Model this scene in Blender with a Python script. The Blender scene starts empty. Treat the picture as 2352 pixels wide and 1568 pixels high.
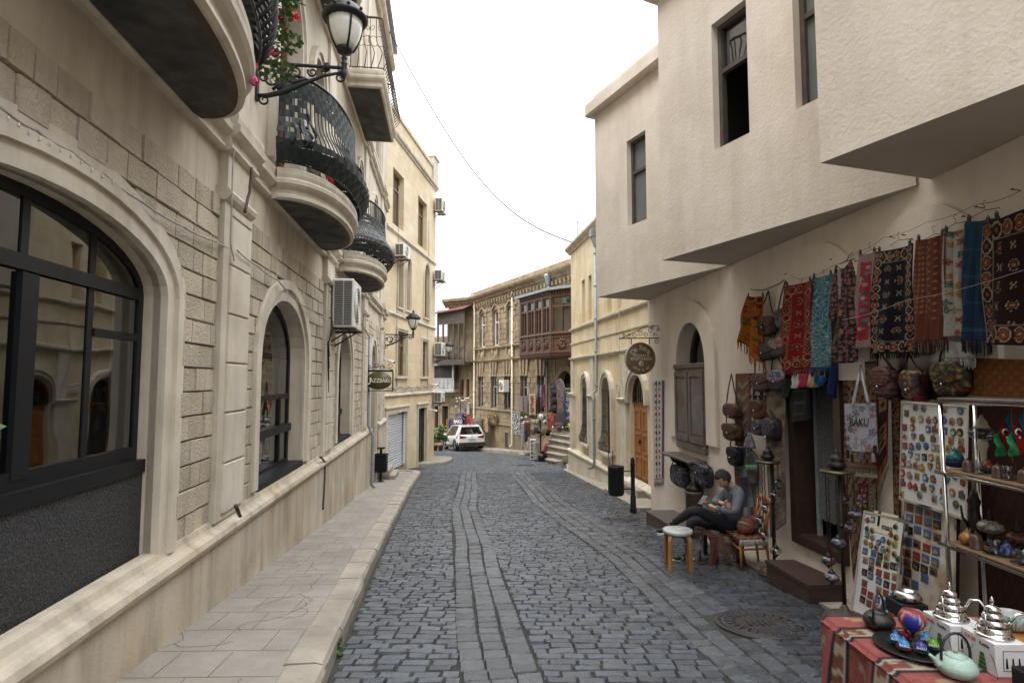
import bpy,math,random
from mathutils import Vector,Matrix,noise
from mathutils.geometry import tessellate_polygon
C = bpy.context.scene.collection
sc = bpy.context.scene
rnd = random.Random(7)
PI = math.pi
# ---------- camera, light, exposure ----------
FPX = 1300.0; PITCH = math.atan(89/FPX); EYE = 1.6
cam = bpy.data.cameras.new('camera'); co = bpy.data.objects.new('camera',cam); C.objects.link(co)
cam.sensor_width = 36; cam.lens = FPX/2352*36; cam.clip_end = 2000; cam.clip_start = .05
co.location = (0,0,EYE); co.rotation_euler = (PI/2+PITCH,0,0); sc.camera = co
sc.view_settings.view_transform = 'Standard'; sc.view_settings.look = 'None'
sc.view_settings.exposure = 1.62; sc.view_settings.gamma = 1
W = bpy.data.worlds.new("World"); sc.world = W; W.use_nodes = True
SUN_EL,SUN_ROT = math.radians(58),math.radians(-115)
def world():
 n = W.node_tree.nodes; l = W.node_tree.links; n.clear()
 out = n.new('ShaderNodeOutputWorld'); sky = n.new('ShaderNodeTexSky'); sky.sky_type = 'NISHITA'
 sky.sun_disc = False; sky.sun_elevation = SUN_EL; sky.sun_rotation = SUN_ROT
 b1 = n.new('ShaderNodeBackground'); b1.inputs[1].default_value = .13; l.new(sky.outputs[0],b1.inputs[0])
 tc = n.new('ShaderNodeTexCoord'); mp = n.new('ShaderNodeMapping'); mp.inputs['Scale'].default_value = (1,1,2.4)
 l.new(tc.outputs['Generated'],mp.inputs[0])
 nz = n.new('ShaderNodeTexNoise'); nz.inputs['Scale'].default_value = 1.7; nz.inputs['Detail'].default_value = 5
 l.new(mp.outputs[0],nz.inputs[0])
 cr = n.new('ShaderNodeValToRGB'); cr.color_ramp.elements[0].position = .3; cr.color_ramp.elements[0].color = (.80,.86,.93,1)
 cr.color_ramp.elements[1].position = .62; cr.color_ramp.elements[1].color = (1.0,1.0,1.0,1); l.new(nz.outputs[0],cr.inputs[0])
 b2 = n.new('ShaderNodeBackground'); l.new(cr.outputs[0],b2.inputs[0])
 sp = n.new('ShaderNodeSeparateXYZ'); l.new(tc.outputs['Generated'],sp.inputs[0]); mr = n.new('ShaderNodeMapRange')
 for i,x in enumerate((0,1,.275,2.35)): mr.inputs[i+1].default_value = x
 pw = n.new('ShaderNodeMath'); pw.operation = 'POWER'; pw.use_clamp = True; ab = n.new('ShaderNodeMath'); ab.operation = 'MAXIMUM'; ab.inputs[1].default_value = 0; l.new(sp.outputs[2],ab.inputs[0]); l.new(ab.outputs[0],pw.inputs[0]); pw.inputs[1].default_value = 1.5
 l.new(pw.outputs[0],mr.inputs[0]); l.new(mr.outputs[0],b2.inputs[1])
 ad = n.new('ShaderNodeMixShader'); ad.inputs[0].default_value = .93
 l.new(b1.outputs[0],ad.inputs[1]); l.new(b2.outputs[0],ad.inputs[2]); l.new(ad.outputs[0],out.inputs[0])
world()
sl = bpy.data.lights.new('sun','SUN'); sl.energy = 0.8; sl.angle = math.radians(35); sl.color = (1,.965,.92)
so = bpy.data.objects.new('sun',sl); C.objects.link(so)
so.rotation_euler = (PI/2-SUN_EL,0,math.radians(-55)); so.location = (0,0,30)
# ---------- helpers ----------
def ray(u,v):
 a = (u-1176)/FPX; b = (784-v)/FPX; c,s = math.cos(PITCH),math.sin(PITCH)
 return a,c-b*s,s+b*c
def atY(u,v,Y):
 d = ray(u,v); t = Y/d[1]; return Vector((d[0]*t,Y,EYE+d[2]*t))
def G(Y):
 return -(0.092*Y if Y < 10 else .92+.077*(min(Y,60)-10))
class Fac:
 def __init__(s,p0,p1,flip=False):
  s.p0 = Vector((p0[0],p0[1],0)); d = Vector((p1[0],p1[1],0))-s.p0; s.L = d.length; s.d = d/s.L
  s.n = Vector((s.d.y,-s.d.x,0))*(-1 if flip else 1)
 def T(s,p): return s.p0+s.d*p[0]+s.n*p[1]+Vector((0,0,p[2]))
 def px(s,u,v,o=0):
  r = Vector(ray(u,v)); q = s.p0+s.n*o; q.z = 0
  n = s.n; e = Vector((0,0,EYE)); t = n.dot(q-e)/n.dot(r); p = e+r*t
  return ((p-s.p0).dot(s.d),p.z)
 def pt(s,u,v,o=0):
  a,z = s.px(u,v,o); return s.T((a,o,z))
class MB:
 def __init__(s,T=None): s.v = []; s.f = []; s.m = []; s.s = []; s.c = {}; s.T = T; s.mi = 0; s.sm = 0; s.col = None
 def add(s,vs,fs,T=True):
  b = len(s.v)
  for v in vs:
   if s.col: s.c[len(s.v)] = s.col
   s.v.append(Vector(s.T(v)) if (s.T and T) else Vector(v))
  for f in fs: s.f.append([b+i for i in f]); s.m.append(s.mi); s.s.append(s.sm)
  return b
 def box(s,x0,x1,y0,y1,z0,z1,ch=0):
  if x0 > x1: x0,x1 = x1,x0
  if y0 > y1: y0,y1 = y1,y0
  if z0 > z1: z0,z1 = z1,z0
  if not ch:
   vs = [(x,y,z) for z in (z0,z1) for x,y in ((x0,y0),(x1,y0),(x1,y1),(x0,y1))]
   s.add(vs,[(3,2,1,0),(4,5,6,7),(0,1,5,4),(1,2,6,5),(2,3,7,6),(3,0,4,7)]); return
  ch = min(ch,(x1-x0)*.45,(y1-y0)*.45,(z1-z0)*.45); vs = []; ix = {}
  lo = (x0,y0,z0); hi = (x1,y1,z1)
  for c in range(8):
   b = ((c & 1),(c >> 1) & 1,(c >> 2) & 1)
   for a in range(3):
    p = [(hi[k] if b[k] else lo[k]) + (0 if k == a else (-ch if b[k] else ch)) for k in range(3)]
    ix[(c,a)] = len(vs); vs.append(p)
  fs = []
  for a in range(3):
   u,w = (a+1) % 3,(a+2) % 3
   for sd in (0,1):
    cs = [sd << a,(sd << a) | (1 << u),(sd << a) | (1 << u) | (1 << w),(sd << a) | (1 << w)]
    f = [ix[(c,a)] for c in cs]; fs.append(f if sd else f[::-1])
   for b1 in (0,1):
    for b2 in (0,1):
     c0 = (b1 << u) | (b2 << w); c1 = c0 | (1 << a)
     f = [ix[(c0,u)],ix[(c1,u)],ix[(c1,w)],ix[(c0,w)]]; fs.append(f if (b1 ^ b2) else f[::-1])
  for c in range(8):
   f = [ix[(c,0)],ix[(c,1)],ix[(c,2)]]; fs.append(f if bin(c).count('1') % 2 else f[::-1])
  s.add(vs,fs)
 def tube(s,pts,r,n=6,caps=True,closed=False):
  pts = [Vector(s.T(p)) if s.T else Vector(p) for p in pts]; k = len(pts)
  if k < 2: return
  rs = r if isinstance(r,(list,tuple)) else [r]*k
  vs = []; up = None
  for i,p in enumerate(pts):
   a = pts[(i-1) % k] if (closed or i) else p; b = pts[(i+1) % k] if (closed or i < k-1) else p
   t = (b-a); t = t.normalized() if t.length > 1e-9 else Vector((0,0,1))
   if up is None: up = Vector((0,0,1)) if abs(t.z) < .9 else Vector((1,0,0))
   x = t.cross(up)
   if x.length < 1e-4: x = t.cross(Vector((.3,1,.2)))
   x.normalize(); y = x.cross(t).normalized(); up = y
   for j in range(n):
    q = 2*PI*j/n; vs.append(p+(x*math.cos(q)+y*math.sin(q))*rs[i])
  fs = []
  for i in range(k if closed else k-1):
   for j in range(n):
    a = i*n+j; b = i*n+(j+1) % n; c = ((i+1) % k)*n+(j+1) % n; d = ((i+1) % k)*n+j; fs.append((a,b,c,d))
  if caps and not closed: fs.append(tuple(range(n))[::-1]); fs.append(tuple((k-1)*n+j for j in range(n)))
  o = s.sm; s.sm = 1; s.add(vs,fs,T=False); s.sm = o
 def lathe(s,prof,c=(0,0,0),n=16,sx=1,sy=1,flute=None):
  vs = []; fs = []; m = len(prof)
  for r,z in prof:
   for j in range(n):
    q = 2*PI*j/n; rr = r*(flute(q,z) if flute else 1)
    vs.append((c[0]+rr*math.cos(q)*sx,c[1]+rr*math.sin(q)*sy,c[2]+z))
  for i in range(m-1):
   for j in range(n): fs.append((i*n+j,i*n+(j+1) % n,(i+1)*n+(j+1) % n,(i+1)*n+j))
  if prof[0][0] > 1e-4: fs.append(tuple(range(n))[::-1])
  if prof[-1][0] > 1e-4: fs.append(tuple((m-1)*n+j for j in range(n)))
  o = s.sm; s.sm = 1; s.add(vs,fs); s.sm = o
 def ball(s,c,r,n=12,m=8,rz=None,ry=None):
  rz = rz or r; ry = ry or r
  s.lathe([(math.sin(PI*i/m)*r+1e-5,-math.cos(PI*i/m)*rz) for i in range(m+1)],c,n,1,ry/r)
 def sheet(s,outer,holes=(),o=0,depth=0,ed=0):
  L = [[Vector((p[0],p[1],0)) for p in outer]]+[[Vector((p[0],p[1],0)) for p in h] for h in holes]
  fl = [p for a in L for p in a]; tr = tessellate_polygon(L)
  vs = [(p.x,o,p.y) for p in fl]; fs = []
  for t in tr:
   a,b,c = (fl[i] for i in t)
   fs.append(tuple(t) if (b-a).cross(c-a).z > 0 else tuple(t)[::-1])
  s.add(vs,fs)
  for h,dd in [(h,depth) for h in holes]+([(outer,ed)] if ed else []):
   if not dd: continue
   k = len(h); s.add([(p[0],o,p[1]) for p in h]+[(p[0],o-dd,p[1]) for p in h],[(i,(i+1) % k,k+(i+1) % k,k+i) for i in range(k)])
 def ring(s,A,B,o0,o1,closed=True):
  k = len(A); vs = [(p[0],o1,p[1]) for p in A]+[(p[0],o1,p[1]) for p in B]+[(p[0],o0,p[1]) for p in A]+[(p[0],o0,p[1]) for p in B]
  fs = []
  for i in range(k if closed else k-1):
   j = (i+1) % k; fs += [(i,j,k+j,k+i),(i,2*k+i,2*k+j,j),(k+i,k+j,3*k+j,3*k+i)]
  if not closed: fs += [(0,k,3*k,2*k),(k-1,3*k-1,4*k-1,2*k-1)]
  s.add(vs,fs)
 def grid(s,fn,nu,nv,cf=None,th=0):
  b = len(s.v); k = (nu+1)*(nv+1); P = [[Vector(s.T(fn(i/nu,j/nv))) if s.T else Vector(fn(i/nu,j/nv)) for i in range(nu+1)] for j in range(nv+1)]
  vs = [p for r in P for p in r]; fs = [(j*(nu+1)+i,j*(nu+1)+i+1,(j+1)*(nu+1)+i+1,(j+1)*(nu+1)+i) for j in range(nv) for i in range(nu)]
  cs = [cf(i/nu,j/nv) for j in range(nv+1) for i in range(nu+1)] if cf else None
  if th:
   nr = (P[0][-1]-P[0][0]).cross(P[-1][0]-P[0][0]); nr = nr.normalized()*th if nr.length > 0 else Vector((0,0,th))
   vs = vs+[p+nr for p in vs]; fs = fs+[tuple(k+i for i in f[::-1]) for f in fs]
   ed = [(i,i+1) for i in range(nu)]+[(nv*(nu+1)+i+1,nv*(nu+1)+i) for i in range(nu)]+[((j+1)*(nu+1),j*(nu+1)) for j in range(nv)]+[(j*(nu+1)+nu,(j+1)*(nu+1)+nu) for j in range(nv)]
   fs += [(a,k+a,k+b2,b2) for a,b2 in ed]
   if cs: cs = cs+cs
  o = s.sm; s.sm = 1; s.add(vs,fs,T=False); s.sm = o
  if cs:
   for i,c in enumerate(cs): s.c[b+i] = c
 def build(s,name,mats,parent=None,**kw):
  if not isinstance(mats,(list,tuple)): mats = [mats]
  me = bpy.data.meshes.new(name); vs = s.v
  if parent is not None and not s.v: return None
  if parent is not None:
   W4 = wm(parent).inverted(); vs = [W4 @ v for v in vs]
  me.from_pydata([tuple(v) for v in vs],[],s.f)
  for m in mats: me.materials.append(m)
  me.polygons.foreach_set('material_index',s.m); me.polygons.foreach_set('use_smooth',[bool(x) for x in s.s])
  if s.c:
   a = me.color_attributes.new('Col','FLOAT_COLOR','POINT'); fl = []
   for i in range(len(vs)):
    c = s.c.get(i,(.5,.5,.5)); fl += [c[0],c[1],c[2],1]
   a.data.foreach_set('color',fl)
  me.validate(); me.update()
  o = bpy.data.objects.new(name,me); C.objects.link(o)
  if parent is not None: o.parent = parent
  for k,v in kw.items():
   o[{'cat': 'category'}.get(k,k)] = v
  return o
def wm(o):
 m = Matrix.LocRotScale(o.location,o.rotation_euler,o.scale)
 return wm(o.parent) @ m if o.parent else m
def thing(name,label,cat,loc=(0,0,0),rz=0,group=None):
 o = bpy.data.objects.new(name,None); C.objects.link(o); o.location = loc; o.rotation_euler = (0,0,rz); o.empty_display_size = .1
 o['label'] = label; o['category'] = cat
 if group: o['group'] = group
 return o
def solo(mb,name,mats,label,cat,group=None):
 return mb.build(name,mats,None,label=label,cat=cat,**({'group': group} if group else {}))
def struct(mb,name,mats): return mb.build(name,mats,None,kind='structure')
def dup(r,loc,rz,label):
 def cp(o,par):
  c = o.copy(); C.objects.link(c); c.parent = par
  for ch in [x for x in bpy.data.objects if x.parent == o]: cp(ch,c)
  return c
 c = cp(r,None); c.location = loc; c.rotation_euler = (0,0,rz); c['label'] = label; return c
def LT(loc,rz=0,sc_=1):
 M = Matrix.Translation(loc) @ Matrix.Rotation(rz,4,'Z') @ Matrix.Scale(sc_,4); return lambda p: M @ Vector(p)
def arch(s0,s1,z0,zs,za,n=14,pointed=False):
 w = s1-s0; P = [(s0,z0),(s1,z0),(s1,zs)]
 for i in range(1,n):
  q = PI*i/n
  if pointed:
   x = s1-w*(i/n); e = 2*abs(x-(s0+s1)/2)/w; z = zs+(za-zs)*math.sqrt(max(0,1-((e*.5+.5)**2-.25)/.75))
  else: x = (s0+s1)/2+w/2*math.cos(q); z = zs+(za-zs)*math.sin(q)
  P.append((x,z))
 P.append((s0,zs)); return P
def rect(s0,s1,z0,z1): return [(s0,z0),(s1,z0),(s1,z1),(s0,z1)]
# ---------- materials ----------
def M(name,col,rough=.8,var=.12,vs=2.5,bump=.15,bs=40,metal=0,col2=None,c2s=1.2,c2a=.5,streak=0,attr=False,spec=.5,brick=None,trans=0,emit=0,wet=0,gen=False,bdir=(0,1,0),dim=1,lump=0):
 m = bpy.data.materials.new(name); m.use_nodes = True; n = m.node_tree.nodes; l = m.node_tree.links
 p = n['Principled BSDF']; p.inputs['Roughness'].default_value = rough; p.inputs['Metallic'].default_value = metal
 p.inputs['Specular IOR Level'].default_value = spec
 if trans: p.inputs['Transmission Weight'].default_value = trans
 if gen: pos = n.new('ShaderNodeTexCoord').outputs['Object']
 else: pos = n.new('ShaderNodeNewGeometry').outputs['Position']
 def mix(a,b,f,mode='MIX'):
  x = n.new('ShaderNodeMix'); x.data_type = 'RGBA'; x.blend_type = mode
  for i,val in ((6,a),(7,b),(0,f)):
   if hasattr(val,'links'): l.new(val,x.inputs[i])
   else: x.inputs[i].default_value = (tuple(val)+(1,)) if i else val
  return x.outputs[2]
 def nz(scale,det=4,vec=None,rgh=.6):
  t = n.new('ShaderNodeTexNoise'); t.inputs['Scale'].default_value = scale; t.inputs['Detail'].default_value = det; t.inputs['Roughness'].default_value = rgh
  l.new(vec or pos,t.inputs['Vector']); return t.outputs[0]
 def rng(v,a,b,c,d):
  r = n.new('ShaderNodeMapRange'); l.new(v,r.inputs[0])
  for i,x in enumerate((a,b,c,d)): r.inputs[i+1].default_value = x
  return r.outputs[0]
 if attr:
  at = n.new('ShaderNodeAttribute'); at.attribute_name = 'Col'; c = at.outputs['Color']
  if dim < 1: c = mix(c,(dim,)*3,1.0,'MULTIPLY')
 else: c = tuple(col)
 if col2: c = mix(c,col2,rng(nz(c2s,6),.5-.12,.5+.16,0,c2a))
 if brick:
  dt = n.new('ShaderNodeVectorMath'); dt.operation = 'DOT_PRODUCT'; l.new(pos,dt.inputs[0]); dt.inputs[1].default_value = bdir
  sp = n.new('ShaderNodeSeparateXYZ'); l.new(pos,sp.inputs[0]); cb = n.new('ShaderNodeCombineXYZ'); l.new(dt.outputs['Value'],cb.inputs[0]); l.new(sp.outputs[2],cb.inputs[1])
  bt = n.new('ShaderNodeTexBrick'); l.new(cb.outputs[0],bt.inputs['Vector']); bt.inputs['Scale'].default_value = 1
  bt.inputs['Brick Width'].default_value = brick[0]; bt.inputs['Row Height'].default_value = brick[1]; bt.inputs['Mortar Size'].default_value = brick[2]
  bt.inputs['Color1'].default_value = tuple(brick[3])+(1,); bt.inputs['Color2'].default_value = (1,1,1,1); bt.inputs['Mortar'].default_value = (brick[4],)*3+(1,)
  c = mix(c,bt.outputs[0],.85,'MULTIPLY')
 if var:
  v = rng(nz(vs,6),.3,.7,1-var,1+var); cc = n.new('ShaderNodeCombineColor')
  for i in range(3): l.new(v,cc.inputs[i])
  c = mix(c,cc.outputs[0],1.0,'MULTIPLY')
 if streak:
  mp = n.new('ShaderNodeMapping'); l.new(pos,mp.inputs[0]); mp.inputs['Scale'].default_value = (3,3,.35)
  v = rng(nz(1.6,5,mp.outputs[0]),.45,.75,0,streak); c = mix(c,(.05,.042,.034),v)
 if hasattr(c,'links'): l.new(c,p.inputs['Base Color'])
 else: p.inputs['Base Color'].default_value = c+(1,)
 if wet: l.new(rng(nz(3,4),.35,.65,rough-wet,rough+wet),p.inputs['Roughness'])
 if bump:
  b = n.new('ShaderNodeBump'); b.inputs['Strength'].default_value = min(1,bump); b.inputs['Distance'].default_value = .02*max(1,bump)
  l.new(nz(bs,5),b.inputs['Height']); l.new(b.outputs[0],p.inputs['Normal'])
  if lump:
   b3 = n.new('ShaderNodeBump'); b3.inputs['Strength'].default_value = lump; b3.inputs['Distance'].default_value = .06; l.new(nz(3.5,6,None,.7),b3.inputs['Height']); l.new(b3.outputs[0],b.inputs['Normal'])
  if brick:
   b2 = n.new('ShaderNodeBump'); b2.inputs['Strength'].default_value = .5; b2.inputs['Distance'].default_value = .01; b2.invert = True
   l.new(bt.outputs['Fac'],b2.inputs['Height']); l.new(b.outputs[0],b2.inputs['Normal']); l.new(b2.outputs[0],p.inputs['Normal'])
 if emit: p.inputs['Emission Color'].default_value = tuple(col)+(1,); p.inputs['Emission Strength'].default_value = emit
 return m
def glass_mat(name,tint=(.5,.55,.55),dark=.5):
 m = bpy.data.materials.new(name); m.use_nodes = True; n = m.node_tree.nodes; l = m.node_tree.links; n.clear()
 o = n.new('ShaderNodeOutputMaterial'); g = n.new('ShaderNodeBsdfGlossy'); g.inputs['Roughness'].default_value = .02; g.inputs['Color'].default_value = (.95,.97,1,1)
 t = n.new('ShaderNodeBsdfTransparent'); t.inputs[0].default_value = tuple(tint)+(1,)
 x = n.new('ShaderNodeMixShader'); gg = n.new('ShaderNodeNewGeometry'); dp = n.new('ShaderNodeVectorMath'); dp.operation = 'DOT_PRODUCT'; l.new(gg.outputs['Incoming'],dp.inputs[0]); l.new(gg.outputs['Normal'],dp.inputs[1])
 f = dp.outputs['Value']
 for op,v in (('ABSOLUTE',0),('SUBTRACT',1),('POWER',4)):
  q = n.new('ShaderNodeMath'); q.operation = op
  if op == 'SUBTRACT': q.inputs[0].default_value = 1; l.new(f,q.inputs[1])
  else: l.new(f,q.inputs[0]); q.inputs[1].default_value = v
  f = q.outputs[0]
 k = n.new('ShaderNodeMapRange'); k.inputs[1].default_value = 0; k.inputs[2].default_value = 1; k.inputs[3].default_value = dark; k.inputs[4].default_value = 1
 l.new(f,k.inputs[0]); l.new(k.outputs[0],x.inputs[0]); l.new(t.outputs[0],x.inputs[1]); l.new(g.outputs[0],x.inputs[2])
 nt = n.new('ShaderNodeTexNoise'); nt.inputs['Scale'].default_value = 1.3; l.new(gg.outputs['Position'],nt.inputs[0])
 b = n.new('ShaderNodeBump'); b.inputs['Strength'].default_value = .12; b.inputs['Distance'].default_value = .05; l.new(nt.outputs[0],b.inputs['Height']); l.new(b.outputs[0],g.inputs['Normal'])
 l.new(x.outputs[0],o.inputs[0]); return m
LIME = (.58,.51,.405)
m_lime = M('limestone',LIME,.85,.12,1.3,.25,60,col2=(.40,.32,.22),c2s=.6,streak=.35)
m_block = M('bush_hammered_limestone',(.47,.41,.315),.9,.16,5,1.0,45,attr=True,col2=(.36,.31,.24),c2s=2.5,c2a=.6,streak=.25)
m_trim = M('limestone_trim',(.60,.54,.44),.8,.1,2.5,.15,50,col2=(.36,.30,.21),c2s=1.7,c2a=.45,streak=.3)
m_plinth = M('stained_limestone',(.50,.445,.36),.8,.18,1.3,.2,40,col2=(.36,.25,.13),c2s=.9,c2a=.6,streak=.5)
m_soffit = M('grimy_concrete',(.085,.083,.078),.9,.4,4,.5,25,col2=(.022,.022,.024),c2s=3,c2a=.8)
m_pebble = M('black_pebbledash',(.009,.009,.010),.5,.6,90,1.6,75,col2=(.10,.10,.105),c2s=80,c2a=.7,spec=.3)
m_black = M('black_paint',(.008,.009,.011),.45,.15,8,.06,60,spec=.25)
m_iron = M('wrought_iron',(.014,.014,.015),.5,.3,20,.15,90,metal=.3)
m_rust = M('rusty_iron',(.06,.045,.036),.65,.4,12,.2,60,metal=.2,col2=(.12,.045,.02),c2s=9)
m_redwood = M('varnished_red_wood',(.16,.052,.022),.4,.2,9,.08,60)
m_glass = glass_mat('window_glass',(.35,.38,.38),.18)
m_glass2 = glass_mat('shop_window_glass',(.30,.30,.28),.12)
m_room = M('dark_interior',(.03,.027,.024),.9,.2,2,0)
m_white = M('white_paint',(.72,.73,.73),.4,.06,4,.03,60)
m_plaster = M('cream_plaster',(.68,.60,.52),.88,.06,1.1,.3,30,lump=.13,col2=(.54,.46,.36),c2s=1.4,c2a=.5,streak=.13)
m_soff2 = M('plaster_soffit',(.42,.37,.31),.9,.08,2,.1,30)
m_ash = M('pale_ashlar',(.64,.55,.40),.8,.08,1.2,.12,50,brick=(.62,.33,.004,(.9,.82,.68),.8),col2=(.5,.36,.19),c2s=.9,c2a=.35,bdir=(.12,.99,0))
m_ashC = M('yellow_ashlar',(.64,.55,.39),.82,.1,1.5,.12,50,brick=(.55,.36,.004,(.9,.84,.7),.75),streak=.22,bdir=(-.13,.99,0))
m_brown = M('old_brown_sandstone',(.30,.225,.135),.88,.22,1.5,.3,30,col2=(.13,.095,.06),c2s=1.0,c2a=.75,streak=.5)
m_browntrim = M('brown_stone_trim',(.33,.25,.155),.85,.2,2.5,.25,30,col2=(.13,.09,.06),c2s=2,c2a=.6,streak=.5)
m_slab = M('pavement_stone',(.25,.225,.195),.85,.18,2.2,.3,35,col2=(.23,.2,.165),c2s=1.5,c2a=.6)
m_kerb = M('kerb_stone',(.30,.265,.215),.8,.2,3,.3,35,col2=(.22,.19,.15),c2s=2.5,c2a=.6)
m_crack = M('dark_joint',(.05,.045,.04),.95,.2,3,0)
m_cob = M('basalt_setts',(1,1,1),.36,.35,14,.45,60,attr=True,spec=.8,wet=.14)
m_bed = M('gritty_joint_bed',(.03,.028,.025),.95,.3,6,.6,60,col2=(.035,.055,.015),c2s=1.2,c2a=.5)
m_brownwood = M('carved_oriel_wood',(.095,.047,.028),.5,.3,6,.15,40)
m_greywood = M('weathered_wood',(.085,.066,.052),.85,.35,7,.3,40)
m_winwood = M('brown_window_frame',(.22,.13,.055),.5,.15,6,.05,40)
m_zinc = M('zinc_pipe',(.26,.29,.31),.5,.15,6,.1,30,metal=.3)
m_pipecream = M('cream_pipe',(.58,.52,.40),.6,.1,4,.05,30)
m_cable = M('grey_cable',(.35,.33,.3),.7,.2,9,0)
m_acw = M('ac_white',(.62,.61,.56),.45,.08,5,.02,60)
m_acd = M('ac_dark_grille',(.03,.03,.03),.7,.1,5,0)
m_dusty = M('dusty_pane',(.13,.15,.145),.3,.15,3,.1,5,spec=.6)
m_lampg = M('frosted_lamp_glass',(.66,.64,.58),.25,.08,9,.05,20)
m_col = M('painted_surface',(1,1,1),.65,.08,30,.1,90,attr=True)
m_cloth = M('woven_cloth',(1,1,1),.92,.15,50,.5,220,attr=True,spec=.2,dim=.62)
m_gloss = M('glazed_surface',(1,1,1),.3,.05,30,0,attr=True,dim=.7,spec=.4)
m_dull = M('aged_metal',(.028,.024,.022),.42,.35,40,.3,90,metal=.7)
m_chrome = M('polished_steel',(.62,.61,.6),.12,.05,9,0,metal=1)
m_leather = M('leather',(1,1,1),.6,.25,30,.25,90,attr=True,spec=.3,dim=.4)
m_door = M('honey_wood',(.30,.125,.035),.45,.25,9,.1,40)
m_dkwood = M('dark_stained_wood',(.035,.018,.012),.45,.3,9,.15,40)
m_leaf = M('leaf',(.07,.13,.03),.55,.3,30,.1,60,col2=(.13,.2,.05),c2s=14)
m_petal = M('petal',(1,1,1),.6,.1,30,0,attr=True)
m_lip = M('moulded_grey_wood',(.07,.058,.048),.5,.3,8,.1,40)
def text_mesh(mb,txt,T,size,o=.0,depth=.002,align='CENTER',bold=0,sh=0,ls=1,sx=1):
 cu = bpy.data.curves.new('t','FONT'); cu.body = txt; cu.size = size; cu.extrude = depth; cu.align_x = align; cu.align_y = 'CENTER'; cu.offset = bold*size; cu.shear = sh; cu.space_character = ls; cu.resolution_u = 3
 ob = bpy.data.objects.new('t',cu); C.objects.link(ob); bpy.context.view_layer.update()
 me = ob.to_mesh(); mb.add([T((v.co.x*sx,v.co.y,v.co.z+o)) for v in me.vertices],[tuple(p.vertices) for p in me.polygons],T=False)
 ob.to_mesh_clear(); bpy.data.objects.remove(ob); bpy.data.curves.remove(cu)
# ================= ground, road, pavements =================
def interp(P,y):
 if y <= P[0][0]: return P[0][1]+(y-P[0][0])*(P[1][1]-P[0][1])/(P[1][0]-P[0][0])
 for (a,b),(c,d) in zip(P,P[1:]):
  if y <= c: return b+(d-b)*(y-a)/(c-a)
 return P[-1][1]
KL = [(0,-.72),(3.6,-1.17),(4.8,-1.35),(7.05,-1.67),(10.1,-2.07),(15.65,-2.74),(19.6,-3.12)]
KR = [(-3,2.93),(5.2,2.90),(7.2,2.86),(9,2.87),(11.2,2.67),(13.3,2.55),(18.5,2.2),(22,2.0),(26.4,2.17)]
B1 = [(0,.2),(4,-.36),(6.35,-.63),(12.1,-1.27),(21,-1.84)]
B2 = [(0,1.55),(3.8,1.42),(5.1,1.36),(7.46,1.22),(8.6,1.05),(13.2,.45),(21,-.1)]
mb = MB(); mb.grid(lambda u,v: ((u-.5)*240,-60+v*200,G(-60+v*200)-.12),8,60); struct(mb,'ground',m_bed)
def left_edge(y):
 if y < 19.6: return interp(KL,y)
 if y < 20.3: return -3.12-(y-19.6)*2.2
 if y < 24.4: return -4.35+.12*(y-20.3)
 if y < 26.4: return -3.9+1.0*math.sqrt(min(1,(y-24.4)/2.0))
 if y < 28.6: return -2.9
 if y < 29.6: return -2.9-(y-28.6)*.7
 return -3.6-(y-29.6)*2.2
def right_edge(y):
 if y < 26.4: return interp(KR,y)+.02
 return 3.4-(y-26.4)*.22
mb = MB(); mb.grid(lambda u,v: ((lambda y: (left_edge(y)-.1+(right_edge(y)-left_edge(y)+.3)*u,y,G(y)-.012))(-3+v*50)),6,100); struct(mb,'road_bed',m_bed)
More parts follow.
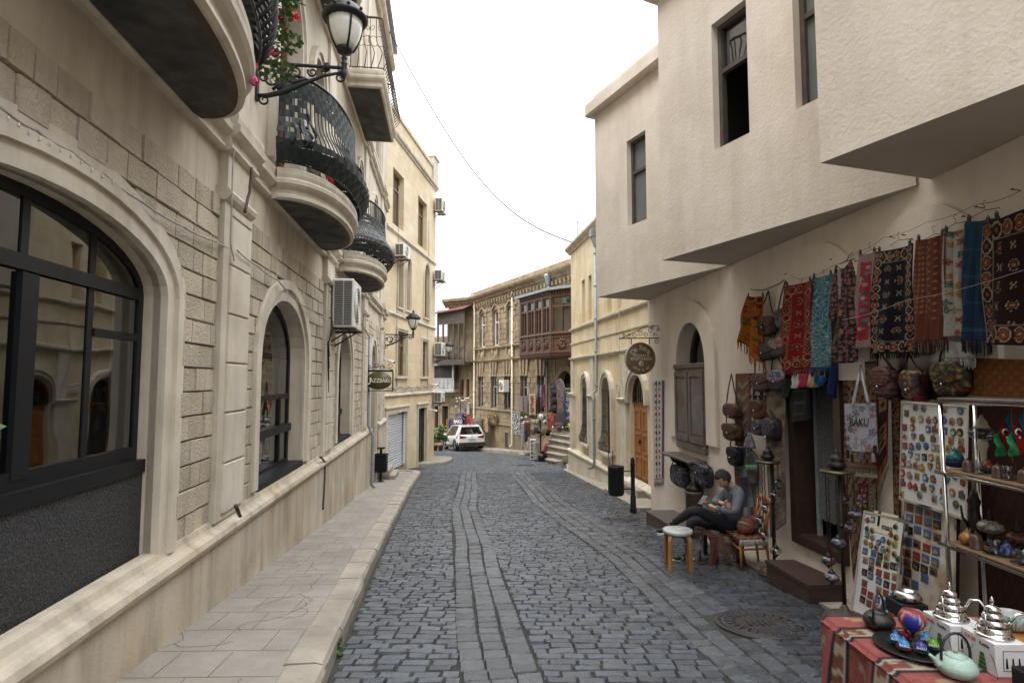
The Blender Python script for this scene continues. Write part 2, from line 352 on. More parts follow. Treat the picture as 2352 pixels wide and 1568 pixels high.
def cobbles():
 V = []; Fc = []; Cc = []; r = rnd
 def stone(cx,cy,a,b,rot,tone,hh=.008):
  base = len(V); c,s = math.cos(rot),math.sin(rot); z0 = G(cy)
  nx = 4 if cy < 12 else 3; ny = 3
  tilt = r.uniform(-.05,.05); tl2 = r.uniform(-.05,.05); jit = [(r.uniform(-.05,.05),r.uniform(-.08,.08)) for _ in range(4)]
  h0 = r.uniform(-.005,.006)
  for j in range(ny+1):
   for i in range(nx+1):
    u = -1+2*i/nx; v = -1+2*j/ny
    k = [(1-u)*(1-v),(1+u)*(1-v),(1+u)*(1+v),(1-u)*(1+v)]
    ju = sum(k[q]*jit[q][0] for q in range(4))/4; jv = sum(k[q]*jit[q][1] for q in range(4))/4
    e = max(abs(u),abs(v)); corner = abs(u)*abs(v)
    if e > .99: uu,vv = u*(1-.04*corner),v*(1-.07*corner); dz = -.016
    else: uu,vv = (u*1.74 if nx == 4 else u*2.6),v*2.4; dz = hh*(1-.08*(u*u+v*v))+r.uniform(-.0016,.0016)
    x = (uu+ju)*a; y = (vv+jv)*b
    V.append((cx+x*c-y*s,cy+x*s+y*c,z0+dz+h0+tilt*x+tl2*y-.09*(y))); Cc.append(tone)
  for j in range(ny):
   for i in range(nx):
    q = base+j*(nx+1)+i; Fc.append((q,q+1,q+nx+2,q+nx+1))
 y = 1.6; row = 0
 while y < 41:
  far = y > 21; dy = (.100 if not far else .14)*r.uniform(.93,1.07); L0 = left_edge(y)+.03; R0 = right_edge(y)-.02
  b1 = interp(B1,y); b2 = interp(B2,y); w1,w2 = .55,(.62 if y < 9 else .75)
  segs = [(L0,b1,0),(b1+w1,b2,0),(b2+w2,R0,2)] if y < 22 else [(L0,R0,0)]
  for a,b,kd in segs:
   x = a+(row % 2)*-.09+r.uniform(-.03,.03)
   while x < b-.04:
    w = r.uniform(.135,.235)*(1.25 if far else 1); xs = max(x,a); xe = min(x+w,b)
    if xe-xs > .06:
     cy = y+.03*math.sin(xs*.9+y*.35)+r.uniform(-.007,.007)
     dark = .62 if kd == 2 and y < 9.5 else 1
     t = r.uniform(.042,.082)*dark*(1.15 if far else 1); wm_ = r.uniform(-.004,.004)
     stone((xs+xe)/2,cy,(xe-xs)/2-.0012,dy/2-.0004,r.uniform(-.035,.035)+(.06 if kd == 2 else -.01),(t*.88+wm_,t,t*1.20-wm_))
    x += w
  y += dy; row += 1
 for P,w,n in ((B1,.55,3),(B2,.66,4)):
  for k in range(n):
   y = 1.6+r.uniform(0,.1)
   while y < 21.9:
    L = r.uniform(.12,.2); ww = (w if not (P is B2 and y > 9) else .76)/n
    x0 = interp(P,y)+ww*(k+.5)+.02*math.sin(y*.9)+.008*math.sin(y*2.3+k); t = r.uniform(.046,.082)
    if not ((x0-2.1)**2/.40**2+(y+L/2-4.93)**2/.36**2 < 1.2): stone(x0,y+L/2,ww/2-.002,L/2-.003,r.uniform(-.03,.03)+.1,(t*.92,t,t*1.12),.006)
    y += L
 keep = []
 me = bpy.data.meshes.new('road'); me.from_pydata(V,[],Fc); me.materials.append(m_cob)
 at = me.color_attributes.new('Col','FLOAT_COLOR','POINT')
 fl = []
 for c in Cc: fl += [c[0],c[1],c[2],1]
 at.data.foreach_set('color',fl); o = bpy.data.objects.new('road',me); C.objects.link(o); o['kind'] = 'structure'
cobbles()
FA = Fac((-2.036,0),(-4.434,20))
def wallA(y): return -2.036-.1199*y
def path_strip(name,ys,xl,xr,dz,mat,th=.14,cracks=True):
 mb = MB(); n = len(ys)
 vs = []
 for y in ys:
  a,b = xl(y),xr(y); vs += [(a,y,G(y)+dz),(b,y,G(y)+dz),(b,y,G(y)+dz-th-.1),(a,y,G(y)+dz-th-.1)]
 fs = []
 for i in range(n-1):
  for k in range(4): fs.append((4*i+k,4*i+(k+1) % 4,4*i+4+(k+1) % 4,4*i+4+k))
 fs += [(0,3,2,1),(4*n-4,4*n-3,4*n-2,4*n-1)]; mb.add(vs,fs); return mb
ys = [-2+i*.4 for i in range(56)]
mb = path_strip('pavement',ys+[20.3],lambda y: wallA(min(y,19.4))+.0,lambda y: (interp(KL,y)-.24 if y < 19.6 else -3.36-(y-19.6)*1.2),.135,m_slab);
# slab joints and cracks: thin grooves laid as dark slivers
mb.mi = 1
def sliver(x0,y0,x1,y1,w=.004):
 d = Vector((x1-x0,y1-y0,0)); n_ = Vector((-d.y,d.x,0)).normalized()*w
 z0,z1 = G(y0)+.1375,G(y1)+.1375
 mb.add([(x0-n_.x,y0-n_.y,z0),(x1-n_.x,y1-n_.y,z1),(x1+n_.x,y1+n_.y,z1),(x0+n_.x,y0+n_.y,z0)],[(0,1,2,3)])
y = -1.5; k = 0
while y < 19.3:
 a,b = wallA(y)+.02,interp(KL,y)-.26; sliver(a,y,b,y+.03,.002)
 for q in range(1,3):
  x = a+(b-a)*(q/3+(.12 if k % 2 else -.08)); sliver(x,y+.02,x-.04,y+.42,.002)
 if rnd.random() < .5:
  x,yy = rnd.uniform(a+.1,b-.1),y+rnd.uniform(0,.3); an = rnd.uniform(0,6.28)
  for br in range(rnd.choice((2,3))):
   px_,py_ = x,yy; t = an+br*2.1
   for st in range(5):
    t += rnd.choice((-.8,0,.1,.7)); nx_,ny_ = px_+math.cos(t)*.09,py_+math.sin(t)*.09
    if not (wallA(ny_)+.03 < nx_ < interp(KL,ny_)-.28): break
    sliver(px_,py_,nx_,ny_,.0022); px_,py_ = nx_,ny_
 y += .42; k += 1
struct(mb,'pavement',[m_slab,m_crack])
def kerb(name,path,w=.26,h=.15,step=.75):
 mb = MB(); L = 0; P = [Vector((x,y,0)) for x,y in path]; pts = []
 for a,b in zip(P,P[1:]):
  n_ = max(1,int((b-a).length/.12))
  for i in range(n_): pts.append(a.lerp(b,i/n_))
 pts.append(P[-1]); i = 0; m = max(2,int(step/.12))
 while i < len(pts)-1:
  seg = pts[i:i+m+1]; i += m; jz = rnd.uniform(-.006,.006); jx = rnd.uniform(-.008,.008); vs = []; K = 8
  if len(seg) < 2: break
  for q,p in enumerate(seg):
   a = seg[max(0,q-1)]; b = seg[min(len(seg)-1,q+1)]; t = (b-a).normalized(); n_ = Vector((t.y,-t.x,0))
   e = .006 if q in (0,len(seg)-1) else 0; pp = p+t*(.005 if q == 0 else (-.005 if q == len(seg)-1 else 0))
   for o,z in ((-w,h-.012),(-w+.02,h-e),(-.06,h-e),(-.02,h-.014-e),(-e,h-.05),(0,h*.4),(0,-.1),(-w,-.1)):
    c = pp+n_*(o+jx); vs.append((c.x,c.y,G(c.y)+z+jz*(z > 0)))
  fs = [(q*K+r_,q*K+(r_+1) % K,(q+1)*K+(r_+1) % K,(q+1)*K+r_) for q in range(len(seg)-1) for r_ in range(K)]
  fs += [tuple(range(K))[::-1],tuple((len(seg)-1)*K+r_ for r_ in range(K))]; mb.sm = 0; mb.add(vs,fs)
 return struct(mb,name,m_kerb)
kerb('kerb',[(interp(KL,y),y) for y in [-2+.6*i for i in range(37)]]+[(-3.2,20.0),(-3.5,20.35),(-3.9,20.5),(-4.4,20.5)])
# rounded pavement in front of the far end of the pale building
bulb = [(-4.0,24.0),(-3.4,24.3),(-3.0,24.9),(-2.85,25.8),(-2.85,27.6),(-3.0,28.6),(-3.4,29.2),(-4.2,29.5)]
mb = MB(); vs = [(x+(-.24 if x > -3.9 else 0),y,G(y)+.14) for x,y in bulb]+[(-4.2,26.5,G(26.5)+.14)]; mb.add(vs,[tuple(range(len(vs)))]); struct(mb,'pavement_corner',m_slab)
kerb('kerb_corner',[(x,y) for x,y in bulb])
# right hand strips of paving
mb = path_strip('x',[-3+.5*i for i in range(30)],lambda y: interp(KR,y),lambda y: 3.6,.02,m_slab,.05); struct(mb,'paving_strip',m_kerb)
mb = path_strip('x',[12+.5*i for i in range(22)],lambda y: interp(KR,y),lambda y: 4.5,.025,m_slab,.05); struct(mb,'paving_strip_far',m_kerb)
mb = path_strip('x',[22.5+.5*i for i in range(8)],lambda y: 2.1+(y-22)*.09,lambda y: 6,.03,m_slab,.05); struct(mb,'pavement_right',m_slab)
# ================= windows =================
def window(F,s0,s1,z0,zs,za,parent,rec=.18,fw=.06,mat=None,gl=None,mulls=(),trans=(),pointed=False,n=14,room=True,surround=None,sill=None,name='window',depth=.06):
 A = arch(s0,s1,z0,zs,za,n,pointed) if za > zs+1e-3 else rect(s0,s1,z0,zs)
 B = arch(s0+fw,s1-fw,z0+fw,zs,za-fw,n,pointed) if za > zs+1e-3 else rect(s0+fw,s1-fw,z0+fw,zs-fw)
 mb = MB(F.T); mb.ring(A,B,-rec-.02,-rec+depth)
 def top(s):
  if za <= zs+1e-3: return zs
  e = min(1,abs(2*(s-(s0+s1)/2)/(s1-s0))); return zs+(za-zs)*math.sqrt(1-e*e)
 for s in mulls: mb.box(s-fw*.45,s+fw*.45,-rec-.012,-rec+depth*.8,z0+fw,top(s)-fw*.6)
 for z in trans:
  a,b = s0+fw,s1-fw
  if z > zs:
   k = math.sqrt(max(0,1-((z-zs)/(za-zs))**2))*(s1-s0)/2; a,b = (s0+s1)/2-k+fw,(s0+s1)/2+k-fw
  mb.box(a,b,-rec-.01,-rec+depth*.9,z-fw*.5,z+fw*.5)
 w = mb.build(name,mat or m_winwood,parent)
 g = MB(F.T); g.sheet(B,(),-rec+.012); g.build('pane',gl or m_glass,w)
 if room:
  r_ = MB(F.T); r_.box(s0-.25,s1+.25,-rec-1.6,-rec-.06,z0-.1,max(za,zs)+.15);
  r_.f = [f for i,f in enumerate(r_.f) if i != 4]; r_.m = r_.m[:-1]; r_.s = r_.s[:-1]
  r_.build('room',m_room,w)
 if surround:
  wd,pr = surround; q = MB(F.T)
  O1 = [p for p in (arch(s0-wd,s1+wd,z0,zs,za+wd,n,pointed) if za > zs+1e-3 else rect(s0-wd,s1+wd,z0,zs+wd))]
  I1 = arch(s0,s1,z0,zs,za,n,pointed) if za > zs+1e-3 else rect(s0,s1,z0,zs)
  O1 = O1[1:]+O1[:1]; I1 = I1[1:]+I1[:1]
  q.ring(O1,I1,-.01,pr,closed=False)
  O2 = [((p[0]-(s0+s1)/2)*(1-wd*.9/(s1-s0))+(s0+s1)/2,p[1] if p[1] <= z0+.01 else p[1]-wd*.42) for p in O1]
  q.ring(O1,O2,pr,pr+.035,closed=False)
  q.build('surround',m_trim,w)
 if sill:
  q = MB(F.T); q.box(s0-sill[0],s1+sill[0],-rec,sill[1],z0-sill[2],z0+.0,.012); q.build('sill',m_trim,w)
 return w,A
def cornice(mb,s0,s1,prof):
 vs = [(s,o,z) for s in (s0,s1) for o,z in prof]; k = len(prof)
 fs = [(i,k+i,k+i+1,i+1) for i in range(k-1)]+[tuple(range(k))+(),tuple(k+i for i in range(k))[::-1]]
 mb.add(vs+[(s0,-.05,prof[0][1]),(s0,-.05,prof[-1][1]),(s1,-.05,prof[0][1]),(s1,-.05,prof[-1][1])],
           [(i,k+i,k+i+1,i+1) for i in range(k-1)]+[(2*k,)+tuple(range(k))+(2*k+1,),((2*k+3,)+tuple(k+i for i in range(k))[::-1]+(2*k+2,)),(2*k,2*k+2,k,0),(k-1,2*k-1,2*k+3,2*k+1)])
CORN = [(0,0),(.05,0),(.075,.02),(.075,.05),(.05,.07),(.055,.12),(.1,.14),(.135,.17),(.14,.22),(.11,.25),(.12,.3),(.12,.335),(0,.34)]
def shift(prof,z,k=1,o=0): return [(a*k+o,b*k+z) for a,b in prof]
# ================= building A: limestone house on the left =================
bA = thing('limestone_house','long limestone house on the left with rough stone blocks, dark arched windows and curved balconies','building',tuple(FA.T((8,-2,-.7))),0)
A_END = 19.45
openA = [arch(1.76,4.06,.23,2.2,2.6,18),arch(6.25,8.2,.44,1.9,2.6),arch(10.78,12.25,.45,1.9,2.55),arch(15.55,16.75,-.5,1.85,2.6)]
ups = []
for c in (2.6,7.25,11.7,16.1):
 ups += [arch(c-.75,c+.35,4.15,6.1,6.75),]
for c in (4.05,8.65,13.0,17.6): ups += [arch(c-.38,c+.38,4.85,6.1,6.62)]
up2 = []
for c in (2.6,7.25,11.7,16.1): up2 += [arch(c-.6,c+.6,7.95,9.7,10.35)]
for c in (5.0,9.4,13.9): up2 += [arch(c-.38,c+.38,8.5,9.7,10.2)]
mb = MB(FA.T)
mb.sheet(rect(-3,A_END,-2.2,12.6),openA+ups+up2,0,.32)
mb.box(A_END-.02,A_END,-8,-.001,-2.2,12.6); mb.box(-3,-2.98,-8,-.001,-2.2,12.6); mb.box(-3,A_END,-8,-7.98,-2.2,12.6)
mb.build('wall',m_lime,bA)
# rough blocks
mb = MB(FA.T); row = 0; z = .36; hgt = .1912
pil = [(-1.2,-.4),(4.97,5.62),(9.37,10.05),(13.85,14.5),(17.6,18.1)]
lo = MB(FA.T);
while z < 3.2:
 z1 = z+hgt; ex = [(a-.0,b+.0) for a,b in pil]
 for O,(a,b,z0,zs,za) in zip(openA,[(1.76,4.06,.23,2.2,2.6),(6.25,8.2,.44,1.9,2.6),(10.78,12.25,.45,1.9,2.55),(15.55,16.75,-.5,1.85,2.6)]):
  W_ = .14; zz = z
  if zz < za+W_:
   h = (b-a)/2+W_; k = h if zz < zs else h*math.sqrt(max(0,1-((zz-zs)/(za+W_-zs))**2)); c = (a+b)/2; ex.append((c-k,c+k))
 ex.sort(); cur = -3; iv = []
 for a,b in ex:
  if a > cur: iv.append((cur,a))
  cur = max(cur,b)
 iv.append((cur,A_END))
 for a,b in iv:
  s = a; s -= rnd.uniform(0,.15)
  while s < b:
   L = rnd.choice((.22,.27,.3,.36,.17)); x0,x1 = max(s,a),min(s+L,b)
   if x1-x0 > .03:
    o = rnd.uniform(.026,.042); e = .010
    tn = rnd.uniform(.78,1.12); mb.col = (.55*tn,.475*tn,(.365+rnd.uniform(-.03,.01))*tn); vs = [(x0,0,z),(x1,0,z),(x1,0,z1),(x0,0,z1),(x0+e*.8,o,z+e*1.2),(x1-e*.8,o,z+e*1.2),(x1-e*.8,o+rnd.uniform(-.004,.004),z1-e*.8),(x0+e*.8,o,z1-e*.8)]
    mb.add(vs,[(4,5,6,7),(0,1,5,4),(1,2,6,5),(2,3,7,6),(3,0,4,7)])
   s += L
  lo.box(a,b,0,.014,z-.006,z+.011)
 z = z1; row += 1
mb.col = None; mb.build('rough_blocks',m_block,bA); lo.build('mortar',M('shaded_grimy_joint',(.07,.055,.042),.95,.3,6,.3,60),bA)  # mortar strips: joint grime and joint shadow both painted into the dark colour
# ground storey mouldings
mb = MB(FA.T)
cornice(mb,-3,15.35,[(0,.20),(.10,.20),(.135,.225),(.145,.26),(.13,.30),(.08,.325),(.06,.35),(.045,.39),(0,.40)])
mb.box(-3,15.35,0,.10,-2.2,.20)
cornice(mb,17.05,A_END,[(0,.20),(.10,.20),(.135,.225),(.145,.26),(.13,.30),(.08,.325),(.06,.35),(0,.36)])
mb.box(17.05,A_END,0,.10,-2.2,.20)
mb.build('plinth',m_plinth,bA)
for k,(a,b) in enumerate(pil):
 mb = MB(FA.T); w = b-a
 mb.box(a,b,0,.075,.37,3.2)
 zz = .42
 while zz < 3.1:
  h = .445; mb.box(a+.14,b+.003,.0,.098,zz+.006,min(zz+h,3.18)-.008,.008); zz += h
 cornice(mb,a-.03,b+.03,shift([(0,0),(.09,0),(.12,.03),(.135,.07),(.12,.1),(.09,.115),(0,.12)],3.2))
 mb.box(a+.03,b-.03,0,.08,3.32,3.66); mb.box(a+.05,b-.05,0,.05,4.0,12.4)
 cornice(mb,a-.04,b+.04,shift(CORN,3.652,1.0,.06)); cornice(mb,a-.02,b+.02,shift(CORN,7.4,1.0,.05))
 mb.build('pilaster',m_trim,bA)
mb = MB(FA.T)
for a,b in zip([-3]+[p[1]+.04 for p in pil],[p[0]-.04 for p in pil]+[A_END]):
 if b > a:
  cornice(mb,a,b,shift(CORN,3.65)); cornice(mb,a,b,shift(CORN,7.4))
cornice(mb,-3,A_END+.15,shift(CORN,12.35,1.6)); mb.box(-3,A_END+.1,-.3,.05,12.9,13.1)
mb.build('cornice',m_trim,bA)
mb = MB(FA.T); mb.box(-3,A_END,-8,.3,13.1,13.2); mb.build('roof',m_zinc,bA)
# ground floor windows
w1,_ = window(FA,1.76,4.06,1.02,2.2,2.6,bA,rec=.14,fw=.06,mat=m_black,gl=m_glass2,mulls=(2.9,3.47),trans=(2.19,),n=18,depth=.025)
mb = MB(FA.T); mb.box(1.8,3.98,-.14,-.105,1.05,1.14); mb.box(3.5,3.99,-.14,-.11,1.87,1.92); mb.box(1.8,4.06,-.2,-.055,.96,1.05); mb.box(2.87,2.99,-.14,-.1,1.1,2.15); mb.box(1.8,3.99,-.14,-.1,2.16,2.24); mb.build('rail',m_black,w1)
q = MB(FA.T); O = arch(1.56,4.26,.36,2.2,2.79,18); I = arch(1.76,4.06,.36,2.2,2.6,18); O = O[1:]+O[:1]; I = I[1:]+I[:1]
q.ring(O,I,-.05,.05,closed=False); O2 = arch(1.64,4.18,.36,2.2,2.72,18); O2 = O2[1:]+O2[:1]; O3 = arch(1.44,4.38,.36,2.2,2.9,18); O3 = O3[1:]+O3[:1]
q.ring(O,O2,.05,.075,closed=False); q.ring(O3,O,-.01,.035,closed=False); q.build('surround',m_trim,w1)
mb = MB(FA.T); mb.box(1.5,4.055,-.28,-.07,.36,.97); mb.build('pebbledash_panel',m_pebble,bA)
mb = MB(FA.T); mb.box(1.5,4.15,-.07,.05,.30,.372); mb.build('window_ledge',m_slab,bA)
for s0,s1,za,tz in ((6.25,8.2,2.6,(1.38,.98)),(10.78,12.25,2.55,(1.38,.98))):
 w2,_ = window(FA,s0,s1,.44,1.9,za,bA,rec=.2,fw=.07,mat=m_black,gl=m_glass2,mulls=(),trans=(tz[0],),surround=(.26,.035),depth=.03)
 mb = MB(FA.T); mb.box(s0+.06,s1-.06,-.19,-.12,.9,1.0); mb.box(s1-.5,s1-.44,-.19,-.16,.5,1.38); mb.box(s0,s1+.0,-.2,.04,.40,.47); mb.build('rail',m_black,w2)
w4,_ = window(FA,15.55,16.75,-.5,1.85,2.6,bA,rec=.22,fw=.07,mat=m_black,gl=m_glass2,mulls=(16.15,),trans=(1.8,),surround=(.24,.035),name='door')
mb = MB(FA.T); mb.box(15.36,17.04,-.3,.101,-2.2,-.5)
for k in range(3): mb.box(16.95,18.2,.102,.62-.17*k,-1.6,-1.2+.16*k,.01)
mb.build('door_steps',m_kerb,bA)
# upper windows
for O,(a,b,z0,zs,za) in zip(range(99),[(c-.75,c+.35,4.15,6.1,6.75) for c in (2.6,7.25,11.7,16.1)]+[(c-.38,c+.38,4.85,6.1,6.62) for c in (4.05,8.65,13.0,17.6)]+[(c-.6,c+.6,7.95,9.7,10.35) for c in (2.6,7.25,11.7,16.1)]+[(c-.38,c+.38,8.5,9.7,10.2) for c in (5.0,9.4,13.9)]):
 window(FA,a,b,z0,zs,za,bA,rec=.22,fw=.07,mat=m_redwood,mulls=((a+b)/2,) if b-a > 1 else (),trans=(zs-.25,) if b-a > 1 else (),surround=(.17,.05),sill=(.2,.1,.09) if z0 > 4.5 else None,n=10)
# ================= balconies =================
def bow(s0,s1,pr,o0=.0,st=.12):
 def f(t):
  q = PI*(1-t); c = (s0+s1)/2
  x = c+(s1-s0)/2*math.copysign(abs(math.cos(q))**.95,math.cos(q)); return x,o0+st+(pr-st)*abs(math.sin(q))**.85
 return f
def nrm(f,t,k):
 e = .004; a = f(max(0,t-e)); b = f(min(1,t+e)); dx,dy = b[0]-a[0],b[1]-a[1]; L = math.hypot(dx,dy) or 1
 x,y = f(t); return x-dy/L*k if False else x+(-dy/L)*-k*-1,y+dx/L*k
def balcony(s0,s1,z,pr,leather,square=False,top=1.1,scroll=False,nb=46,label=''):
 if square:
  P = [(s0,0),(s0,pr),(s1,pr),(s1,0)]; Ls = [pr,s1-s0,pr]; tot = sum(Ls)
  def f(t):
   d = t*tot
   for (a,b),L in zip(zip(P,P[1:]),Ls):
    if d <= L+1e-6: return a[0]+(b[0]-a[0])*d/L,a[1]+(b[1]-a[1])*d/L
    d -= L
   return P[-1]
  def g(t,k):
   x,y = f(t); c = (s0+s1)/2; h = (s1-s0)/2
   return (c+(x-c)*(h+k)/h,y*(pr+k)/pr)
  N = [0,Ls[0]/tot,(Ls[0]+Ls[1])/tot,1]
 else:
  f = bow(s0,s1,pr); c = (s0+s1)/2; h = (s1-s0)/2
  def g(t,k):
   x,y = f(t); return (c+(x-c)*(h+k)/h,y*(pr+k)/pr if y > .12 else y+k*.5)
  N = [i/32 for i in range(33)]
 bal = MB(FA.T); prof = [(-.02,0),(.0,.0),(.03,.02),(.03,.05),(.01,.07),(.015,.11),(.06,.14),(.085,.17),(.09,.21),(.06,.24),(.075,.28),(.075,.33),(.04,.36)]
 vs = [(*g(t,k),z+dz) for t in N for k,dz in prof]; K = len(prof); n = len(N)
 vs = [(v[0],v[1],v[2]) for v in vs]; bal.add(vs,[(i*K+j,(i+1)*K+j,(i+1)*K+j+1,i*K+j+1) for i in range(n-1) for j in range(K-1)])
 b0 = bal.add([(*g(t,.04),z+.36) for t in N]+[(s0,0,z+.36),(s1,0,z+.36)],[tuple(range(n))[::-1]])
 bal.add([(s0-.02,0,z+.001),(s0-.02,0,z+.36),(s0-.02,.13,z+.001),(s0-.02,.13,z+.36)],[(0,1,3,2)])
 bo = bal.build('balcony',m_trim,bA)
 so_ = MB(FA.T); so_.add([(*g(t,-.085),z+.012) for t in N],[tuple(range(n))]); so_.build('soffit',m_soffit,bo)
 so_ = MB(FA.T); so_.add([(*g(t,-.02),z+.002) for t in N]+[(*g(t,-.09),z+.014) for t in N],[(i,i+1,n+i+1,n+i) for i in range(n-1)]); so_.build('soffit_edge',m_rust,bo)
 # railing: bellied bars, hand rail, bottom rail
 zb = z+.39; zt = zb+top-.02
 def belly(w): return .03+.20*math.exp(-((w-.2)/.22)**2)-.02*w if not square or leather else .0+.17*math.exp(-((w-.22)/.2)**2)
 R = MB(FA.T); ts = [i/(nb-1) for i in range(nb)]
 for t in ts:
  R.tube([(*g(t,belly(w)*(1 if .03 < t < .97 else .3)),zb+(zt-zb)*w) for w in [i/9 for i in range(10)]],.009 if leather or square else .014,5)
 R.tube([(*g(i/60,belly(1)),zt) for i in range(61)],.021,6); R.tube([(*g(i/60,belly(0)),zb+.0) for i in range(61)],.012,5)
 if scroll:
  for hgt in (.45,.6):
   for i in range(nb-1):
    t0,t1 = ts[i],ts[i+1]; R.tube([(*g(t0+(t1-t0)*q/4,belly(hgt)),zb+(zt-zb)*hgt+(.04 if hgt > .5 else -.04)*math.sin(PI*q/4)) for q in range(5)],.006,4)
  for i in range(0,nb-1,2):
   for sg in (-1,1): R.tube([(*g(min(1,max(0,ts[i]+.011*sg*(1-math.cos(q*.9)))),belly(.8)),zb+(zt-zb)*(.72+.09*math.sin(q*.8)+.02*q)) for q in range(7)],.005,4)
 R.build('railing',m_rust if scroll else m_iron,bo)
 if leather:
  Lm = MB(FA.T); rs = leather['rows']
  for k,w in enumerate(rs):
   hw = leather.get('hw',.036); t0,t1 = leather['span'](w); m = 120; prev = None
   m = 220; run = []
   def flush(run):
    if len(run) > 1: Lm.add([p for r_ in run for p in r_],[(2*i,2*i+1,2*i+3,2*i+2) for i in range(len(run)-1)])
   for i in range(m+1):
    t = t0+(t1-t0)*i/m
    if leather['skip'](t,w): flush(run); run = []; continue
    wv = .005*math.sin(PI*(t*(nb-1)+.5)+PI*k); sag = (.010*math.sin(t*23+k*1.7)+.006*math.sin(t*51+k))*leather.get('sag',1); r_ = []
    for sg in (-1,1):
     ww = w+sag+sg*hw*(1+.12*math.sin(t*31+k*2)); r_.append((*g(t,belly(min(1,max(0,ww)))+wv+.008+sg*.004),zb+(zt-zb)*ww))
    run.append(r_)
   flush(run)
  sol = Lm.build('leather_weave',leather['mat'],bo)
  md = sol.modifiers.new('s','SOLIDIFY'); md.thickness = .004
  if leather.get('loose'):
   for (t,w0,dx,ln) in leather['loose']:
    X = MB(FA.T); vs = []
    for i in range(9):
     w = w0-ln*i/8; tt = t+dx*math.sin(i*.5); a = .022; tw = i*.35
     for sg in (-1,1): vs.append((*g(min(1,max(0,tt+sg*a*.35*math.cos(tw))),belly(max(0,w))+.03+sg*a*.9*math.sin(tw)),zb+(zt-zb)*w))
    X.sm = 1; X.add(vs,[(2*i,2*i+1,2*i+3,2*i+2) for i in range(8)])
    o_ = X.build('loose_strap',leather['mat'],bo); md = o_.modifiers.new('s','SOLIDIFY'); md.thickness = .004
 return bo
m_lthg = M('dark_green_leather',(.016,.023,.022),.6,.3,25,.15,50,spec=.35)
m_lthb = M('black_leather',(.025,.027,.03),.55,.3,25,.15,50,spec=.4)
def skip1(t,w):
 if w > .72: return False
 if w < .22: return False
 if .14 < t < .66 and w < .72-.28*((t-.14)/.52): return True
 if t < .14: return (int(t*50+w*30) % 4 == 0)
 return False
balcony(1.5,4.36,3.65,.68,None,nb=40)
balcony(6.33,8.92,3.65,.70,dict(rows=[.04+.0735*i for i in range(13)],span=lambda w: (0,1),skip=skip1,mat=m_lthg,hw=.038,loose=[(.13,.62,.01,.22),(.10,.5,-.01,.3),(.12,.35,.015,.2),(.44,.47,.004,.2),(.06,.4,.01,.25),(.14,.5,.02,.35)]))
balcony(10.62,13.25,3.65,.70,dict(rows=[.03+.067*i for i in range(11)],span=lambda w: (0,1),skip=lambda t,w: False,mat=m_lthb,hw=.028))
balcony(10.95,13.55,7.42,.72,None,square=True,scroll=True,nb=34)
balcony(6.3,9.0,7.42,.72,None,nb=30)
# ================= building B: pale ashlar house, left middle =================
FB = Fac((-4.41,20.08),(-3.64,26.5))
bB = thing('ashlar_house','pale smooth ashlar house with white roller shutter and iron gate','building',tuple(FB.T((3,-2,-1.8))),0)
BL = 6.5
hB = [rect(.3,1.6,7.35,9.45),rect(3.55,4.95,7.35,9.45)]
def bpx(F,q,r): (a,b),(c,d) = F.px(*q(r[0],r[1])),F.px(*q(r[2],r[3])); return min(a,c),max(a,c),min(b,d),max(b,d)
q4 = lambda x,y: (517+x*.3296,402+y*.3296)
q5 = lambda x,y: (804+x*.293,689+y*.293)
archB = [arch(1.0,1.55,4.35,6.0,6.45,8,True),arch(2.0,2.55,4.35,6.0,6.45,8,True),arch(4.55,5.35,4.35,6.1,6.75,10)]
midB = [rect(1.0,2.1,1.75,3.45),rect(4.35,5.25,1.75,3.3)]
doorB = [rect(.0,2.3,-2.3,.4),rect(3.86,5.15,-2.3,.42)]
mb = MB(FB.T); mb.sheet(rect(-1.5,BL,-2.8,11.6),hB+archB+midB+doorB,0,.34)
mb.box(BL-.02,BL,-9,-.002,-2.8,11.6); mb.box(-1.5,BL,-9,-8.9,-2.8,11.6); mb.box(BL-.001,BL+4.5,-9,-1.3,-3.2,11.2); mb.build('wall',m_ash,bB)
mb = MB(FB.T)
for z in (.98,3.95): cornice(mb,-.4,BL+.04,shift([(0,0),(.03,0),(.03,.04),(.07,.05),(.07,.10),(.03,.13),(0,.14)],z))
cornice(mb,-.4,BL+.04,shift([(0,0),(.03,0),(.03,.04),(.08,.05),(.08,.12),(.03,.15),(0,.16)],7.0))
cornice(mb,-.4,BL+.12,shift([(0,0),(.05,0),(.05,.08),(.12,.1),(.14,.16),(.14,.22),(0,.24)],10.6)); mb.box(-.4,BL+.05,-.3,.06,11.5,11.68,.01)
mb.box(BL-.75,BL+.06,-.5,.1,10.84,12.1,.02); mb.box(BL-.8,BL+.12,-.55,.15,12.0,12.14,.02)
mb.build('string_course',m_trim,bB)
for i,(a,b,z0,z1) in enumerate([(.3,1.6,7.35,9.45),(3.55,4.95,7.35,9.45)]):
 window(FB,a,b,z0,z1,z1,bB,rec=.24,fw=.06,mat=m_winwood,mulls=((a+b)/2,),trans=(z1-.6,))
for (a,b,z0,zs,za,pt) in ((1.0,1.55,4.35,6.0,6.45,True),(2.0,2.55,4.35,6.0,6.45,True),(4.55,5.35,4.35,6.1,6.75,False)):
 w,_ = window(FB,a,b,z0,zs,za,bB,rec=.16,fw=.05,mat=m_winwood,mulls=((a+b)/2,),trans=(zs,),surround=(.11,.03),pointed=pt,n=8,sill=(.12,.07,.08))
for a,b,z0,z1 in ((1.0,2.1,1.75,3.45),(4.35,5.25,1.75,3.3)):
 w,_ = window(FB,a,b,z0,z1,z1,bB,rec=.16,fw=.07,mat=m_winwood,mulls=((a+b)/2,),trans=(z1-.5,),surround=(.14,.03),sill=(.2,.09,.1))
mb = MB(FB.T)
